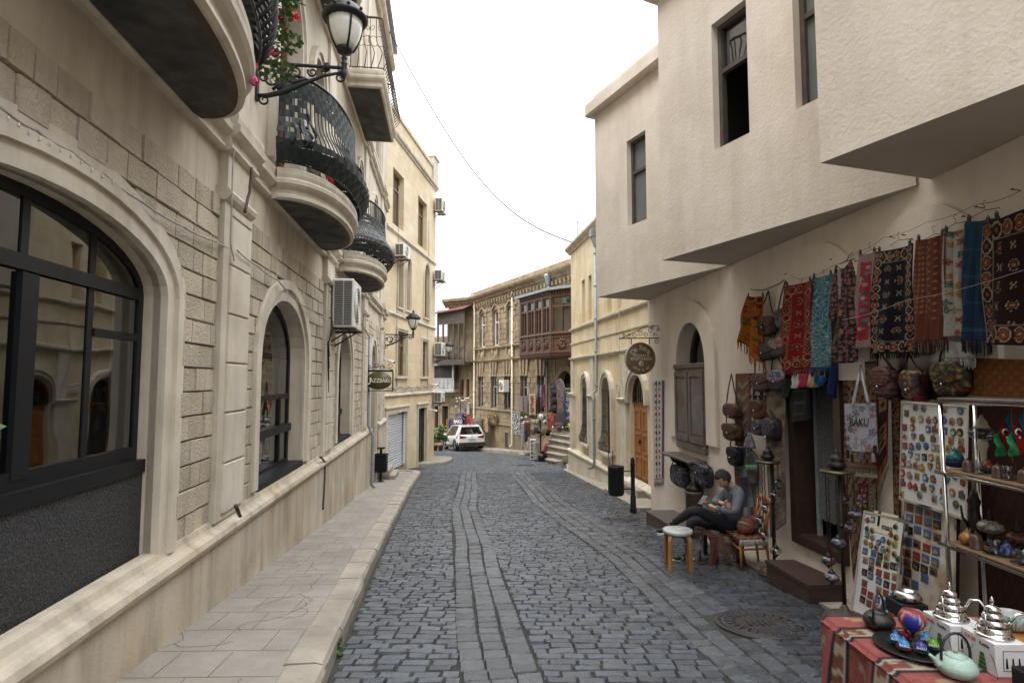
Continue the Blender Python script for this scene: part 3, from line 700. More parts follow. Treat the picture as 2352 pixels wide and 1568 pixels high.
for a,b,z0,z1 in ((.9,2.65,4.0+.12,4.3-.03),(4.4,5.5,4.1,4.22),(.9,2.2,1.15,1.6),(4.25,5.35,1.15,1.6)):
 mb = MB(FB.T); mb.ring(rect(a,b,z0,z1),rect(a+.05,b-.05,z0+.05,z1-.05),0,.02); mb.build('sunk_panel',m_trim,bB)
mb = MB(FB.T); mb.ring(rect(-.18,2.48,-2.6,.58),rect(0,2.3,-2.6,.4),-.01,.05); mb.box(-.25,2.55,0,.1,.58,.66,.01); mb.build('shutter_surround',m_trim,bB); mb = MB(FB.T); mb.ring(rect(3.72,5.29,-2.6,.56),rect(3.86,5.15,-2.6,.42),-.01,.05)
mb.box(3.65,5.36,0,.1,.56,.64,.01)
mb.build('gate_surround',m_trim,bB)
mb = MB(FB.T); z = -1.62
while z < .3:
 mb.box(.02,2.28,-.2,-.185,z,z+.082); cornice(mb,.02,2.28,[(-.19,z),(-.165,z+.015),(-.158,z+.045),(-.165,z+.075),(-.19,z+.088)]); z += .092
sh = mb.build('roller_shutter',M('shutter_white',(.86,.87,.89),.4,.03,4,0),bB)
mb = MB(FB.T); mb.box(2.22,2.3,-.2,-.12,-1.7,.4); mb.box(0,.05,-.2,-.12,-1.7,.4); mb.build('guide_rail',m_black,sh)
mb = MB(FB.T); mb.box(3.86,5.15,-.3,-.28,-2.2,.42); mb.build('gate_backing',m_room,bB)
mb = MB(FB.T)
for x in (3.88,4.2,4.5,4.52,4.84,5.12): mb.box(x-.015,x+.015,-.12,-.09,-1.95,.4)
for z in (-1.9,-1.2,-.45,.1,.38): mb.box(3.88,5.13,-.115,-.095,z-.012,z+.012)
for cx in (4.2,4.84):
 for cz in (-1.55,-.85,-.2,.2):
  for sg in (-1,1):
   for s2 in (-1,1): mb.tube([(cx+sg*(.02+.11*math.sin(q*.7)),-.09,cz+s2*(.03+q*.035)) for q in range(7)],.011,4)
for x in [3.95+.09*i for i in range(14)]: mb.tube([(x,-.105,-1.95),(x,-.105,.4)],.006,4)
mb.build('iron_gate',m_iron,bB)
# ================= building D: old brown stone house closing the street =================
FD = Fac((-4.64,45.0),(3.34,29.16),False)
if FD.n.y > 0: FD.n = -FD.n
qd = lambda x,y: (947.4+x*.3295,574.2+y*.3295)
DS = FD.px(1088,800)[0]; DL = 24
bD = thing('brown_stone_house','old two storey brown sandstone house with rusticated windows facing down the street','building',tuple(FD.T((12,-3,-3))),0)
upW = [bpx(FD,qd,r) for r in ((474,432,506,680),(567,415,598,666),(666,392,702,655))]
loW = [bpx(FD,qd,r) for r in ((462,875,497,1092),(553,872,589,1105),(647,868,687,1115),(763,868,803,1125),(880,868,924,1130))]
wd = sum(w[1]-w[0] for w in upW)/3; uz0 = min(w[2] for w in upW)+.05; uz1 = max(w[3] for w in upW)-.1; lz0 = loW[1][2]+.02; lz1 = max(w[3] for w in loW)-.03
wD = .93; upC = [(w[0]+w[1])/2 for w in upW]+[19.3,21.5]; loC = [(w[0]+w[1])/2 for w in loW]+[19.6,21.6]
dar = FD.px(*qd(1075,880))[0]
H = [];
for c in upC: H.append(arch(c-wD/2,c+wD/2,uz0,uz1-.22,uz1,8))
for c in loC[:5]: H.append(arch(c-wD/2,c+wD/2,lz0,lz1-.18,lz1,8))
H.append(arch(dar-.75,dar+.75,-1.05,1.35,2.1,12))
mb = MB(FD.T); mb.sheet(rect(DS,DL,-5,7.7),H,0,.3); mb.box(DS,DS+.02,-7,-.002,-5,7.7); mb.build('wall',m_brown,bD)
mb = MB(FD.T); rr = random.Random(3)
def rust(mb,z0,z1,ex,h,s0=DS,s1=DL,o=.035):
 z = z0; k = 0
 while z < z1-.05:
  iv = []; cur = s0
  for a,b in sorted(ex):
   if a > cur: iv.append((cur,a))
   cur = max(cur,b)
  if cur < s1: iv.append((cur,s1))
  for a,b in iv:
   s = a
   while s < b-.02:
    L = rr.choice((.45,.6,.75,.9)); e = min(s+L,b); e = b if b-e < .2 else e
    oo = o+rr.uniform(-.008,.008); mb.box(s+.012,e-.012,0,oo,z+.012,min(z+h,z1)-.012); s = e
  z += h; k += 1
rust(mb,uz0+.02,uz1+.55,[(c-wD/2-.2,c+wD/2+.2) for c in upC],.34)
rust(mb,lz0,lz1+.95,[(c-wD/2-.2,c+wD/2+.2) for c in loC]+[(dar-1.1,dar+1.1)],.34)
rust(mb,lz0-.95,lz0-.12,[(dar-1.1,dar+1.1)],.4)
mb.build('rustication',m_brown,bD)
for C_,z0,z1 in ((upC,uz0,uz1),(loC[:5],lz0,lz1)):
 for c in C_:
  mb = MB(FD.T); z = z0
  k = 0
  while z < z1-.1:
   w_ = .34 if k % 2 else .2
   for sg in (-1,1):
    x0 = c+sg*wD/2; mb.box(x0,x0+sg*w_,0,.075 if k % 2 else .05,z+.01,z+.33)
   z += .34; k += 1
  if C_ is loC or z1 < 4:
   for d in (-.38,0,.38):
    zz = z1+.02; mb.add([(c+d*1.0-.09,0,zz),(c+d-.09,.12,zz),(c+d+.09,.12,zz),(c+d+.09,0,zz),(c+d*1.25-.15,0,zz+.95),(c+d*1.25-.15,.12,zz+.95),(c+d*1.25+.15,.12,zz+.95),(c+d*1.25+.15,0,zz+.95)],[(0,1,2,3),(1,5,6,2),(0,4,5,1),(2,6,7,3),(4,7,6,5)])
    mb.box(c+d-.12,c+d+.12,0,.15,zz-.1,zz,.02)
  else:
   A_ = [(c+x,z1+.12+.34*math.exp(-(x/.33)**2)) for x in [-1.05+.15*i for i in range(15)]]; B_ = [(x,z-.16) for x,z in A_]
   mb.ring(A_,B_,0,.11,closed=False)
   mb.box(c-wD/2-.3,c-wD/2,0,.1,z1-.35,z1+.1,.02); mb.box(c+wD/2,c+wD/2+.3,0,.1,z1-.35,z1+.1,.02)
  mb.build('window_surround',m_browntrim,bD)
zband = (uz0+lz1)/2
mb = MB(FD.T)
bz = FD.px(*qd(560,672))[1]; b2 = FD.px(*qd(560,770))[1]; b3 = lz0-.05; b4 = FD.px(*qd(560,1200))[1]
cornice(mb,DS,DL,shift([(0,0),(.06,0),(.08,.05),(.16,.07),(.18,.12),(.18,.17),(.06,.2),(0,.21)],bz-.2))
cornice(mb,DS,DL,shift([(0,0),(.08,0),(.1,.06),(.2,.1),(.22,.17),(.22,.2),(0,.22)],b2-.1))
cornice(mb,DS,DL,shift([(0,0),(.06,0),(.07,.05),(.15,.08),(.15,.14),(0,.16)],b3-.14))
cornice(mb,DS,DL,shift([(0,0),(.05,0),(.1,.06),(.1,.1),(0,.12)],b4-.1))
cornice(mb,DS-.1,DL,shift([(0,0),(.08,0),(.08,.12),(.12,.16),(.22,.2),(.22,.28),(.3,.32),(.45,.42),(.5,.52),(.5,.62),(0,.66)],7.05))
for i in range(int((DL-DS)/.42)): x = DS+.1+i*.42; mb.box(x,x+.16,0,.2,6.82,7.05)
cornice(mb,DS,DL,shift([(0,0),(.05,0),(.07,.04),(.07,.08),(0,.1)],6.7))
mb.box(DS,DL,-.4,.22,7.71,7.95)
for c in upC:
 for sg in (-.4,.4): mb.box(c+sg-.09,c+sg+.09,0,.13,bz-.55,bz-.2,.02)
 mb.box(c-.3,c+.3,0,.05,bz-.95,bz-.3); mb.box(c-.36,c+.36,0,.03,bz-1.05,bz-.25)
for c in loC[:5]:
 mb.ring(rect(c-.5,c+.5,b4+.15,b3-.35),rect(c-.4,c+.4,b4+.25,b3-.45),0,.05)
mb.build('cornice',m_browntrim,bD)
for c in upC:
 mb = MB(FD.T); mb.ball((c,.06,bz-.62),.2,10,6,.26,.06); mb.build('shell_carving',m_browntrim,bD)
for c in upC[:4]: window(FD,c-wD/2,c+wD/2,uz0,uz1-.22,uz1,bD,rec=.22,fw=.07,mat=m_white,mulls=(c,),trans=(uz1-.85,),n=8,room=False)
for i,c in enumerate(loC[:5]):
 w,_ = window(FD,c-wD/2,c+wD/2,lz0,lz1-.18,lz1,bD,rec=.22,fw=.07,mat=m_white,mulls=(c,),trans=(lz1-.75,),n=8,room=False)
 g = MB(FD.T)
 for k in range(7): x = c-wD/2+.06+k*.135; g.tube([(x,-.05,lz0),(x,-.05,lz1-.05)],.012,4)
 for z in (lz0+.2,lz0+1.0,lz1-.7): g.tube([(c-wD/2,-.05,z),(c+wD/2,-.05,z)],.012,4)
 for k in range(3): g.tube([(c-.3+k*.3+.09*math.cos(t*.7),-.03,lz0+.12+.1*math.sin(t*.7)) for t in range(9)],.01,4)
 g.build('window_grille',m_iron,w)
mb = MB(FD.T)
for c in upC[:4]+loC[:5]: pass
mb.box(DS,DL,-.9,-.42,-3,7.5); mb.build('interior',m_room,bD)
mb = MB(FD.T); O = arch(dar-1.05,dar+1.05,-1.05,1.35,2.4,12); I = arch(dar-.75,dar+.75,-1.05,1.35,2.1,12); O = O[1:]+O[:1]; I = I[1:]+I[:1]; mb.ring(O,I,0,.14,closed=False); mb.build('door_surround',m_browntrim,bD)
mb = MB(FD.T); mb.sheet(rect(dar+.1,dar+.75,-1.05,1.3),(),-.3); mb.box(dar-.75,dar+.75,-.32,-.26,1.3,1.4); mb.box(dar-.02,dar+.04,-.3,-.25,1.4,2.0); mb.build('door',m_brownwood,bD)
for c,w_ in ((FD.px(*qd(658,1320))[0],.45),):
 z0 = FD.px(*qd(658,1365))[1]; z1 = FD.px(*qd(658,1270))[1]; mb = MB(FD.T); mb.ring(rect(c-w_/2-.08,c+w_/2+.08,z0,z1+.08),rect(c-w_/2,c+w_/2,z0,z1),0,.04); mb.mi = 1; mb.box(c-w_/2,c+w_/2,.0,.02,z0,z1); mb.build('cellar_vent',[m_browntrim,m_room],bD)
# side wing seen left of the first drain pipe
pE0 = FD.T((DS,0,0)); FE = Fac((pE0.x,pE0.y),(pE0.x-7.6,pE0.y+4.5));
if FE.n.y > 0: FE.n = -FE.n
bE = thing('brown_side_wing','dark stone side wing with small shuttered windows under the wooden balcony','building',(pE0.x-3,pE0.y+2,-3.4),0)
qe = qd
eW = [bpx(FE,qe,r) for r in ((335,900,360,1020),(378,900,400,1020))]
eD = [bpx(FE,qe,r) for r in ((335,1070,405,1225),(158,1085,182,1240),(210,1085,250,1250))]
mb = MB(FE.T); mb.sheet(rect(0,7.6,-5,7.4 if False else 4.9),[rect(*r) for r in eW+eD],0,.3); mb.build('wall',m_brown,bE)
mb = MB(FE.T); mb.sheet(rect(0,2.3,4.9,7.7),[],0,0,.2); cornice(mb,-.1,2.6,shift([(0,0),(.08,0),(.12,.16),(.22,.2),(.3,.32),(.45,.42),(.45,.6),(0,.66)],7.05)); mb.build('gable',m_brown,bE)
mb = MB(FE.T); ex = [(r[0]-.12,r[1]+.12) for r in eW+eD]
def rustE(z0,z1,exx): rust(mb,z0,z1,exx,.34,0,7.6,.03)
rustE(-3.3,min(r[3] for r in eD[1:]),ex[2:]); rustE(max(r[3] for r in eD)+.1,eW[0][2]-.05,[]); rustE(eW[0][2],eW[0][3],ex[:2])
mb.build('rustication',m_browntrim,bE)
for r in eW+eD: mb = MB(FE.T); mb.ring(rect(r[0]-.12,r[1]+.12,r[2]-.1,r[3]+.12),rect(r[0],r[1],r[2],r[3]),0,.06); mb.build('opening_surround',m_browntrim,bE)
for r in eW: window(FE,*r[:3],r[3],r[3],bE,rec=.2,fw=.07,mat=m_redwood,mulls=((r[0]+r[1])/2,),room=False)
mb = MB(FE.T); mb.box(0,7.6,-.8,-.28,-4.8,4.8); mb.build('interior',m_room,bE)
# wooden balcony with red tin roof
def epx(x,y,o): return FE.px(*qe(x,y),o)
bs0,bz0 = epx(415,790,1.0); bs1,_ = epx(175,790,1.0)
zt = epx(300,675,1.0)[1]; zf = epx(300,790,1.0)[1]; zr = epx(300,515,1.0)[1]; zh = epx(300,440,1.0)[1]
bs0,bs1 = min(bs0,bs1),max(bs0,bs1); bs0 = max(bs0,.05)
tb = thing('wooden_balcony','weathered grey wooden balcony with lattice rail and red tin roof','balcony',tuple(FE.T((bs0,.5,zf))),0)
mb = MB(FE.T); mb.box(bs0,bs1,0,1.1,zf-.1,zf+.12);
for i in range(4): mb.box(bs0,bs1,1.1,1.115,zf-.05+i*.08,zf+.02+i*.08)
mb.build('floor',m_greywood,tb)
mb = MB(FE.T)
for i in range(6): x = bs0+.05+(bs1-bs0-.1)*i/5; mb.box(x-.05,x+.05,1.0,1.1,zf+.1,zr+.2)
mb.build('posts',m_greywood,tb)
mb = MB(FE.T); mb.box(bs0,bs1,1.02,1.1,zt-.05,zt+.03); mb.box(bs0,bs1,1.02,1.1,zf+.18,zf+.25)
for i in range(34):
 x = bs0+(bs1-bs0)*i/34; h = zt-zf-.25
 for sg in (-1,1): mb.tube([(x,1.06,zf+.22 if sg > 0 else zt-.03),(min(x+h,bs1),1.06,(zt-.03 if sg > 0 else zf+.22) if x+h < bs1 else (zf+.22+(bs1-x) if sg > 0 else zt-.03-(bs1-x)))],.016,4)
mb.build('lattice_rail',m_greywood,tb)
mb = MB(FE.T)
n_ = 26
for i in range(n_): x = bs0+(bs1-bs0)*i/n_; mb.box(x+.006,x+(bs1-bs0)/n_-.006,1.08,1.11,zr+rnd.uniform(-.02,.02),zh+.25)
mb.build('boarding',m_greywood,tb)
mb = MB(FE.T); mb.add([(bs0-.1,0,zh+.75),(bs1+.5,0,zh+.35),(bs1+.7,1.5,zh-.0),(bs0-.1,1.3,zh+.3),(bs0-.1,0,zh+.70),(bs1+.5,0,zh+.30),(bs1+.7,1.5,zh-.08),(bs0-.1,1.3,zh+.22)],[(0,1,2,3),(7,6,5,4),(3,2,6,7),(1,5,6,2),(0,3,7,4)])
mb.build('tin_roof',M('faded_red_tin',(.12,.03,.025),.7,.3,6,.1,30,col2=(.05,.03,.025),c2s=2),tb)
# farther pale balcony (left behind pale house) and low roofs
p = epx(150,880,.9)
tb2 = thing('white_loggia','pale stone balcony with pierced panels below the wooden balcony','balcony',tuple(FE.T((5,.3,0))),0)
s0 = epx(290,930,.7)[0]; s1 = epx(130,930,.7)[0]; z1 = epx(200,895,.7)[1]; z0 = epx(200,972,.7)[1]; ztp = epx(200,795,.7)[1]
s0,s1 = min(s0,s1),7.6
mb = MB(FE.T); mb.box(s0,s1,0,.8,z0-.2,z0,.02); mb.box(s0,s1,.66,.74,z1-.06,z1+.03); mb.box(s0,s1,.68,.72,z0,z1)
for i in range(12):
 x = s0+.2+i*.38
 for j in range(4): mb.box(x-.03,x+.03,.70,.76,z0+.1+j*.2,z0+.24+j*.2,.01); mb.box(x-.1,x+.1,.70,.745,z0+.14+j*.2,z0+.18+j*.2,.01)
mb.build('parapet',M('dusty_white_stone',(.33,.33,.32),.85,.2,3,.2,30),tb2)
mb = MB(FE.T)
for i in range(4): x = s0+.1+i*(s1-s0)/3.4; mb.box(x-.06,x+.06,.62,.74,z1,ztp)
mb.box(s0,s1,.6,.76,ztp-.1,ztp); mb.build('window_posts',M('old_cream_paint',(.35,.34,.31),.8,.2,4,.1,30),tb2)
mb = MB(FE.T); mb.box(s0,s1,.2,.6,z1,ztp); mb.build('dark_opening',m_room,tb2)
# ================= oriel =================
qo = qd
oA = FD.px(*qo(760,560),0)[0]; oz0 = 2.75; oPr = 1.45
cor = FD.pt(*qo(966,740),oPr); oS = FD.px(*qo(966,740),oPr)[0]
zO = lambda y: FD.px(*qo(966,y),oPr)[1]
ob_ = thing('wooden_oriel','carved brown wooden oriel with rows of glazed panes jutting from the brown stone house','oriel window',tuple(FD.T((oS,0,zO(740)))),0)
# oriel: front face is parallel to the wall; visible left part runs oS-? .. ; its right end turns the corner
sL = FD.px(*qo(757,740),oPr)[0]; sR = oS
FO1 = Fac(tuple(FD.T((sL,oPr,0)))[:2],tuple(FD.T((sR,oPr,0)))[:2]); FO1.n = FD.n.copy()
pR = FD.T((sR,oPr,0)); tgt = FD.T((sR+2.6,oPr-1.1,0))
FO2 = Fac((pR.x,pR.y),(tgt.x,tgt.y)); FO2.n = Vector((FO2.d.y,-FO2.d.x,0));
if FO2.n.y > 0: FO2.n = -FO2.n
zb,z1_,z2_,z3_,z4_,z5_ = zO(748),zO(708),zO(575),zO(395),zO(330),zO(268)
def oriel_face(F,n,par):
 L = F.L; mb = MB(F.T); mb.box(0,L,-.12,0,zb+.25,z2_-.08)
 for i in range(n+1): x = L*i/n; mb.box(x-.08,x+.08,-.1,.06,zb+.25,z5_-.15,.01)
 for i in range(n):
  a,b = L*i/n+.1,L*(i+1)/n-.1; m_ = (a+b)/2
  mb.ring(rect(a,b,z1_,z2_-.2),rect(a+.07,b-.07,z1_+.07,z2_-.27),0,.045)
  cx,cz = m_,(z1_+z2_-.2)/2; R = min(b-a,z2_-z1_)*.3
  for k in range(10): q = k*PI/5; mb.tube([(cx+.03*math.cos(q),.01,cz+.03*math.sin(q)),(cx+R*.6*math.cos(q),.06,cz+R*.7*math.sin(q)),(cx+R*math.cos(q+.2),.01,cz+R*1.3*math.sin(q+.2))],[.03,.045,.012],5)
  mb.ball((cx,.05,cz),.07,8,5)
  mb.box(a,b,-.06,.03,z3_-.05,z3_+.05); mb.box(m_-.025,m_+.025,-.05,.02,z2_,z3_)
  mb.ring(rect(a-.03,b+.03,z2_,z4_),rect(a+.05,b-.05,z2_+.07,z4_-.06),-.04,.0)
 mb.box(-.03,L+.03,-.1,.1,z2_-.1,z2_,.02); mb.box(-.03,L+.03,-.1,.08,z1_-.12,z1_-.02,.02)
 mb.box(-.02,L+.02,-.12,.05,z4_,z5_-.1,.01)
 k = int(L/.16)
 for i in range(k): x = L*(i+.5)/k; mb.box(x-.045,x+.045,.05,.13,z5_-.3,z5_-.12,.01); mb.box(x-.05,x+.05,0,.07,zb+.12,zb+.26,.015)
 cornice(mb,-.02,L+.02,shift([(-.1,0),(-.02,0),(.0,.05),(.06,.1),(.08,.2),(.12,.24),(.12,.28),(0,.3)],zb))
 o = mb.build('carved_face',m_brownwood,par)
 g = MB(F.T); g.sheet(rect(.05,L-.05,z2_,z4_),(),-.045); g.build('pane',m_glass,o)
oriel_face(FO1,4,ob_); oriel_face(FO2,2,ob_)
mb = MB();
def poly(pts,z0,z1):
 k = len(pts); mb.add([(p.x,p.y,z0) for p in pts]+[(p.x,p.y,z1) for p in pts],[tuple(range(k)),tuple(range(k,2*k))[::-1]]+[(i,(i+1) % k,k+(i+1) % k,k+i) for i in range(k)])
bpts = [FD.T((sL,-.02,0)),FD.T((sL,oPr-.11,0)),FD.T((sR-.06,oPr-.11,0)),FO2.T((FO2.L,-.1,0)),FD.T((sR+2.6,-.02,0))]
poly(bpts,zb+.02,zb+.1); poly(bpts,z2_-.2,z2_-.12); poly(bpts,z5_-.35,z5_-.15); mb.build('floor',m_brownwood,ob_)
mb = MB(); poly([FD.T((sL+.05,0.2,0)),FD.T((sL+.05,.6,0)),FD.T((sR-.5,.6,0)),FD.T((sR+1.5,.3,0))],z2_,z4_); mb.build('room',m_room,ob_)
mb = MB(FD.T); mb.box(sL,sL+.06,-.02,oPr-.1,zb+.1,z5_-.2); mb.build('side',m_brownwood,ob_)
mb = MB(); rp = [FD.T((sL-.3,-.02,0)),FD.T((sL-.3,oPr+.28,0)),FD.T((sR+.12,oPr+.28,0)),FO2.T((FO2.L,.3,0)),FD.T((sR+2.6,-.02,0))]; poly(rp,z5_-.12,z5_+.02);
mb.build('roof',m_zinc,ob_)
# ================= drain pipes =================
mb = MB()
def pipe(F,x,z0,z1,mat,label,r=.07,o=.12,head=True,name='drain_pipe',foot=True):
 mb = MB(F.T); pts = [(x,o,z1),(x,o,z0+.25),(x,o+.02,z0+.12),(x,o+.18,z0+.02)] if foot else [(x,o,z1),(x,o,z0)]
 mb.tube(pts,r,8)
 z = z0+.8
 while z < z1: mb.lathe([(r*1.25,-.03),(r*1.25,.03)],(x,o,z),8); z += 1.6
 if head: mb.lathe([(r,0),(r*1.1,.12),(r*2.2,.3),(r*2.4,.42),(r*2.2,.44)],(x,o,z1-.05),10)
 return solo(mb,name,mat,label,'drain pipe','drain pipes on the facades')
xs = [FD.px(*qd(430,900),.12)[0],FD.px(*qd(695,900),.12)[0],FD.px(*qd(937,900),.12)[0]]
pipe(FD,xs[0],-3.2,FD.px(*qd(430,350),.12)[1],m_pipecream,'cream drain pipe at the left corner of brown stone house')
pipe(FD,xs[1],FD.px(*qd(687,1370),.12)[1],FD.px(*qd(700,268),.12)[1],m_pipecream,'cream drain pipe between the windows of brown stone house')
pipe(FD,xs[2],-.9,2.7,m_zinc,'grey drain pipe beside the carpet shop entrance',.05)
mb = MB(FD.T); x = FD.px(*qd(945,200),.3)[0]; z = FD.px(*qd(945,200),.3)[1]; mb.lathe([(.1,-.5),(.13,-.2),(.22,.1),(.24,.25)],(x,.3,z),8); mb.tube([(x,.3,z-.45),(x+.3,.3,z-.9)],.09,8); solo(mb,'gutter_head',m_zinc,'grey gutter funnel above the carved wooden oriel','gutter funnel')
mb = MB(); px_ = [(1.2+.75*i,) for i in range(0)]
kerb('kerb_far',[tuple(FD.T((s,1.15,0)))[:2] for s in [DS+.5*i for i in range(int((xs[2]-DS)/.5))]],.3,.22,.6)
mb = MB(FD.T); mb.T = lambda p: (lambda q: Vector((q.x,q.y,G(q.y)+p[2])))(FD.T((p[0],p[1],0))); mb.grid(lambda u,v: (DS+(xs[2]-DS+1)*u,v*.92,.2),30,1); struct(mb,'pavement_far',m_kerb)
# steps to the carpet shop
st = thing('stone_steps','worn stone steps rising to the carpet shop entrance','steps',tuple(FD.T((dar,2,-2.2))),0)
mb = MB(FD.T); sx0 = FD.px(*qd(950,1400),1.6)[0]
zt_ = -1.0; gz = -2.5
for k in range(6):
 zz = zt_-.23*k
 oo = 1.5+.34*k+.3; sx0 = FD.px(*qd(952-8*k,1400),oo)[0]
 if zz > gz: mb.box(sx0,dar+4,.0,oo,zz-.07,zz,.02); mb.box(sx0+.06,dar+4,0,oo-.06,-3.2,zz-.07)
mb.build('treads',m_kerb,st)
# ================= building C: yellow house with arched grilled windows =================
FC = Fac((2.27,21.6),(3.57,11.6),True)
if FC.n.x > 0: FC.n = -FC.n
qc = lambda x,y: (1263+x*.3295,459+y*.3295)
bC = thing('yellow_arched_house','yellow limestone house with arched grilled windows and orange door','building',tuple(FC.T((5,-2,-1.2))),0)
aw = [(1.45,2.15),(4.0,4.85)];
cw = []
for x0,x1 in ((238,275),(375,435)):
 a = FC.px(*qc(x0,1300),0)[0]; b = FC.px(*qc(x1,1300),0)[0]; cw.append((min(a,b),max(a,b)))
dr = (FC.px(*qc(558,1300))[0],FC.px(*qc(565,1300))[0]+1.15)
zsC,zaC,zbC = 1.1,1.9,-.55
HC = [arch(a-.05,b+.05,zbC,zsC,zaC-.2,10) for a,b in cw]+[arch(dr[0],dr[1],-1.1,zsC,zaC-.15,10)]
uw = []
for x0,x1 in ((222,243),(268,290)):
 a,b = FC.px(*qc(x0,600))[0],FC.px(*qc(x1,600))[0]; uw.append((a,b))
d_ = 3.05
zc0,zc1 = FC.px(*qc(250,850))[1],FC.px(*qc(230,560))[1]
for k in range(1,4): uw += [(a+d_*k,b+d_*k) for a,b in uw[:2]]
mb = MB(FC.T); U_ = [rect(a,b,zc0,zc1) for a,b in uw]; mb.sheet(rect(0,6.3,-2.6,2.3),HC[:2],0,.3); mb.sheet(rect(6.3,10,-2.6,2.3),HC[2:],0,.3); mb.sheet(rect(0,10,2.3,6.6),[h for h in U_ if h[1][0] < 10],0,.3)
mb.box(0,.02,-8,-.002,-2.6,6.6); mb.box(0,10,-8,-7.9,-2.6,6.6); mb.build('wall',m_ashC,bC)
mb = MB(FC.T)
z_s1 = FC.px(*qc(240,1097))[1]; z_s2 = FC.px(*qc(240,877))[1]; z_imp = FC.px(*qc(250,1355))[1]
cornice(mb,-.05,10,shift([(0,0),(.04,0),(.05,.04),(.1,.06),(.1,.11),(0,.13)],z_s1-.06)); cornice(mb,-.05,10,shift([(0,0),(.04,0),(.08,.05),(.08,.1),(0,.12)],z_s2-.06))
cornice(mb,-.2,10,shift([(0,0),(.05,0),(.06,.06),(.14,.12),(.2,.18),(.2,.26),(0,.28)],6.45)); cornice(mb,-.05,10,shift([(0,0),(.03,0),(.03,.05),(0,.05)],z_s2-.55))
pl_ = [(0,.5),(2.75,3.25),(5.9,6.5),(8.6,9.1)]
for a,b in pl_: mb.box(a,b,0,.09,-1.0,z_imp-.1); cornice(mb,a-.06,b+.06,shift([(.0,0),(.1,0),(.13,.03),(.16,.07),(.16,.1),(0,.11)],z_imp-.1)); mb.box(a+.05,b-.05,0,.05,z_imp,z_s1-.06)
cornice(mb,-.12,10,[(0,-2.6),(.13,-2.6),(.13,-1.08),(.17,-1.05),(.17,-1.0),(.1,-.95),(.05,-.93),(0,-.92)])
mb.build('trim',m_trim,bC)
for k,((a,b)) in enumerate(cw):
 w,_ = window(FC,a-.05,b+.05,zbC,zsC,zaC-.2,bC,rec=.2,fw=.05,mat=m_redwood,mulls=((a+b)/2,),trans=(.9,),surround=(.2,.09),n=10,sill=(.1,.16,.1))
 g = MB(FC.T); n_ = 8
 for i in range(n_):
  x = a+(b-a)*i/(n_-1); g.tube([(x,.04,1.35),(x,.05,1.0),(x,.06,.2),(x,.1,-.1),(x,.2,-.35),(x,.18,-.47),(x,.03,-.52)],.009,4)
 for z,o in ((1.28,.05),(.95,.055),(.5,.06),(.05,.08),(-.3,.19)): g.tube([(a-.05,-.05,z),(a-.03,o,z),(b+.03,o,z),(b+.05,-.05,z)],.009,4)
 g.build('window_grille',m_iron,w)
w,_ = window(FC,dr[0],dr[1],1.0,zsC,zaC-.15,bC,rec=.12,fw=.04,mat=m_redwood,surround=(.2,.09),n=10,name='fanlight')
g = MB(FC.T)
for i in range(9): x = dr[0]+.05+(dr[1]-dr[0]-.1)*i/8; g.tube([(x,-.06,1.0),(x,-.06,1.0+.62*math.sqrt(max(.05,1-((i-4)/4.4)**2)))],.01,4)
g.tube([(dr[0],-.06,1.25),(dr[1],-.06,1.25)],.01,4); g.build('grille',m_iron,w)
mb = MB(FC.T); mb.box(dr[0]+.02,dr[1]-.02,-.14,-.1,-.95,1.0);
for xx in (dr[0]+.1,(dr[0]+dr[1])/2+.05):
 for z0,z1 in ((-.85,-.35),(-.25,.25),(.35,.85)): mb.ring(rect(xx,xx+.42,z0,z1),rect(xx+.05,xx+.37,z0+.05,z1-.05),-.1,-.08)
dd = mb.build('door',m_door,bC)
g = MB(FC.T); g.ball((dr[0]+.5,-.06,.05),.04,8,6); g.tube([(dr[0]+.5,-.06,-.05),(dr[0]+.5,-.05,.16)],.012,5); g.build('handle',m_dull,dd)
mb = MB(FC.T); mb.box(dr[0]-.1,dr[1]+.2,-.3,.35,-1.6,-1.0,.015); mb.box(dr[0]-.1,dr[1]+.2,.35,.7,-1.7,-1.2,.015); mb.build('door_step',m_kerb,bC)
for a,b in uw:
 mb = MB(FC.T); mb.box(a,b,-.32,-.28,zc0,zc1); mb.box(a,b,-.29,-.24,zc0+.9,zc0+.97); mb.build('blind_niche',m_ashC,bC)
mb = MB(FC.T); mb.lathe([(.0,-.0),(.1,0)],(0,0,0),8);
s_ = (FC.px(*qc(488,1245))[0]); q = MB(FC.T)
for k in range(14): a_ = k*2*PI/14; q.tube([(s_+.11*math.cos(a_),.06,1.32+.19*math.sin(a_)),(s_+.11*math.cos(a_+.45),.06,1.32+.19*math.sin(a_+.45))],.018,5)
q.ball((s_,.05,1.32),.07,8,6,.12,.03); q.build('carved_medallion',m_trim,bC)
def wallpipe(F,x,zt,zb,lab,mat=m_zinc,kink=None):
 mb = MB(F.T); P = [(x,.09,zt)]
 if kink: P += [(x,.09,kink+.12),(x-.05,.22,kink),(x+.03,.22,kink-.1),(x+.05,.2,kink-.25)]; x += .05; P += [(x,.2,zb+.2),(x-.03,.24,zb+.05),(x-.12,.34,zb)]
 else: P += [(x,.09,zb)]
 mb.tube(P,.045,8)
 z = zb+.5
 while z < zt: mb.lathe([(.055,-.03),(.055,.03)],(x if (not kink or z < kink-.3) else P[0][0],.2 if kink and z < kink-.3 else .09,z),8); z += 1.05
 solo(mb,'drain_pipe',mat,lab,'drain pipe','drain pipes on the facades')
wallpipe(FC,FC.px(*qc(320,800),.09)[0],FC.px(*qc(305,260),.09)[1],-1.15,'tall zinc drain pipe with elbow on the yellow arched house',kink=1.15)
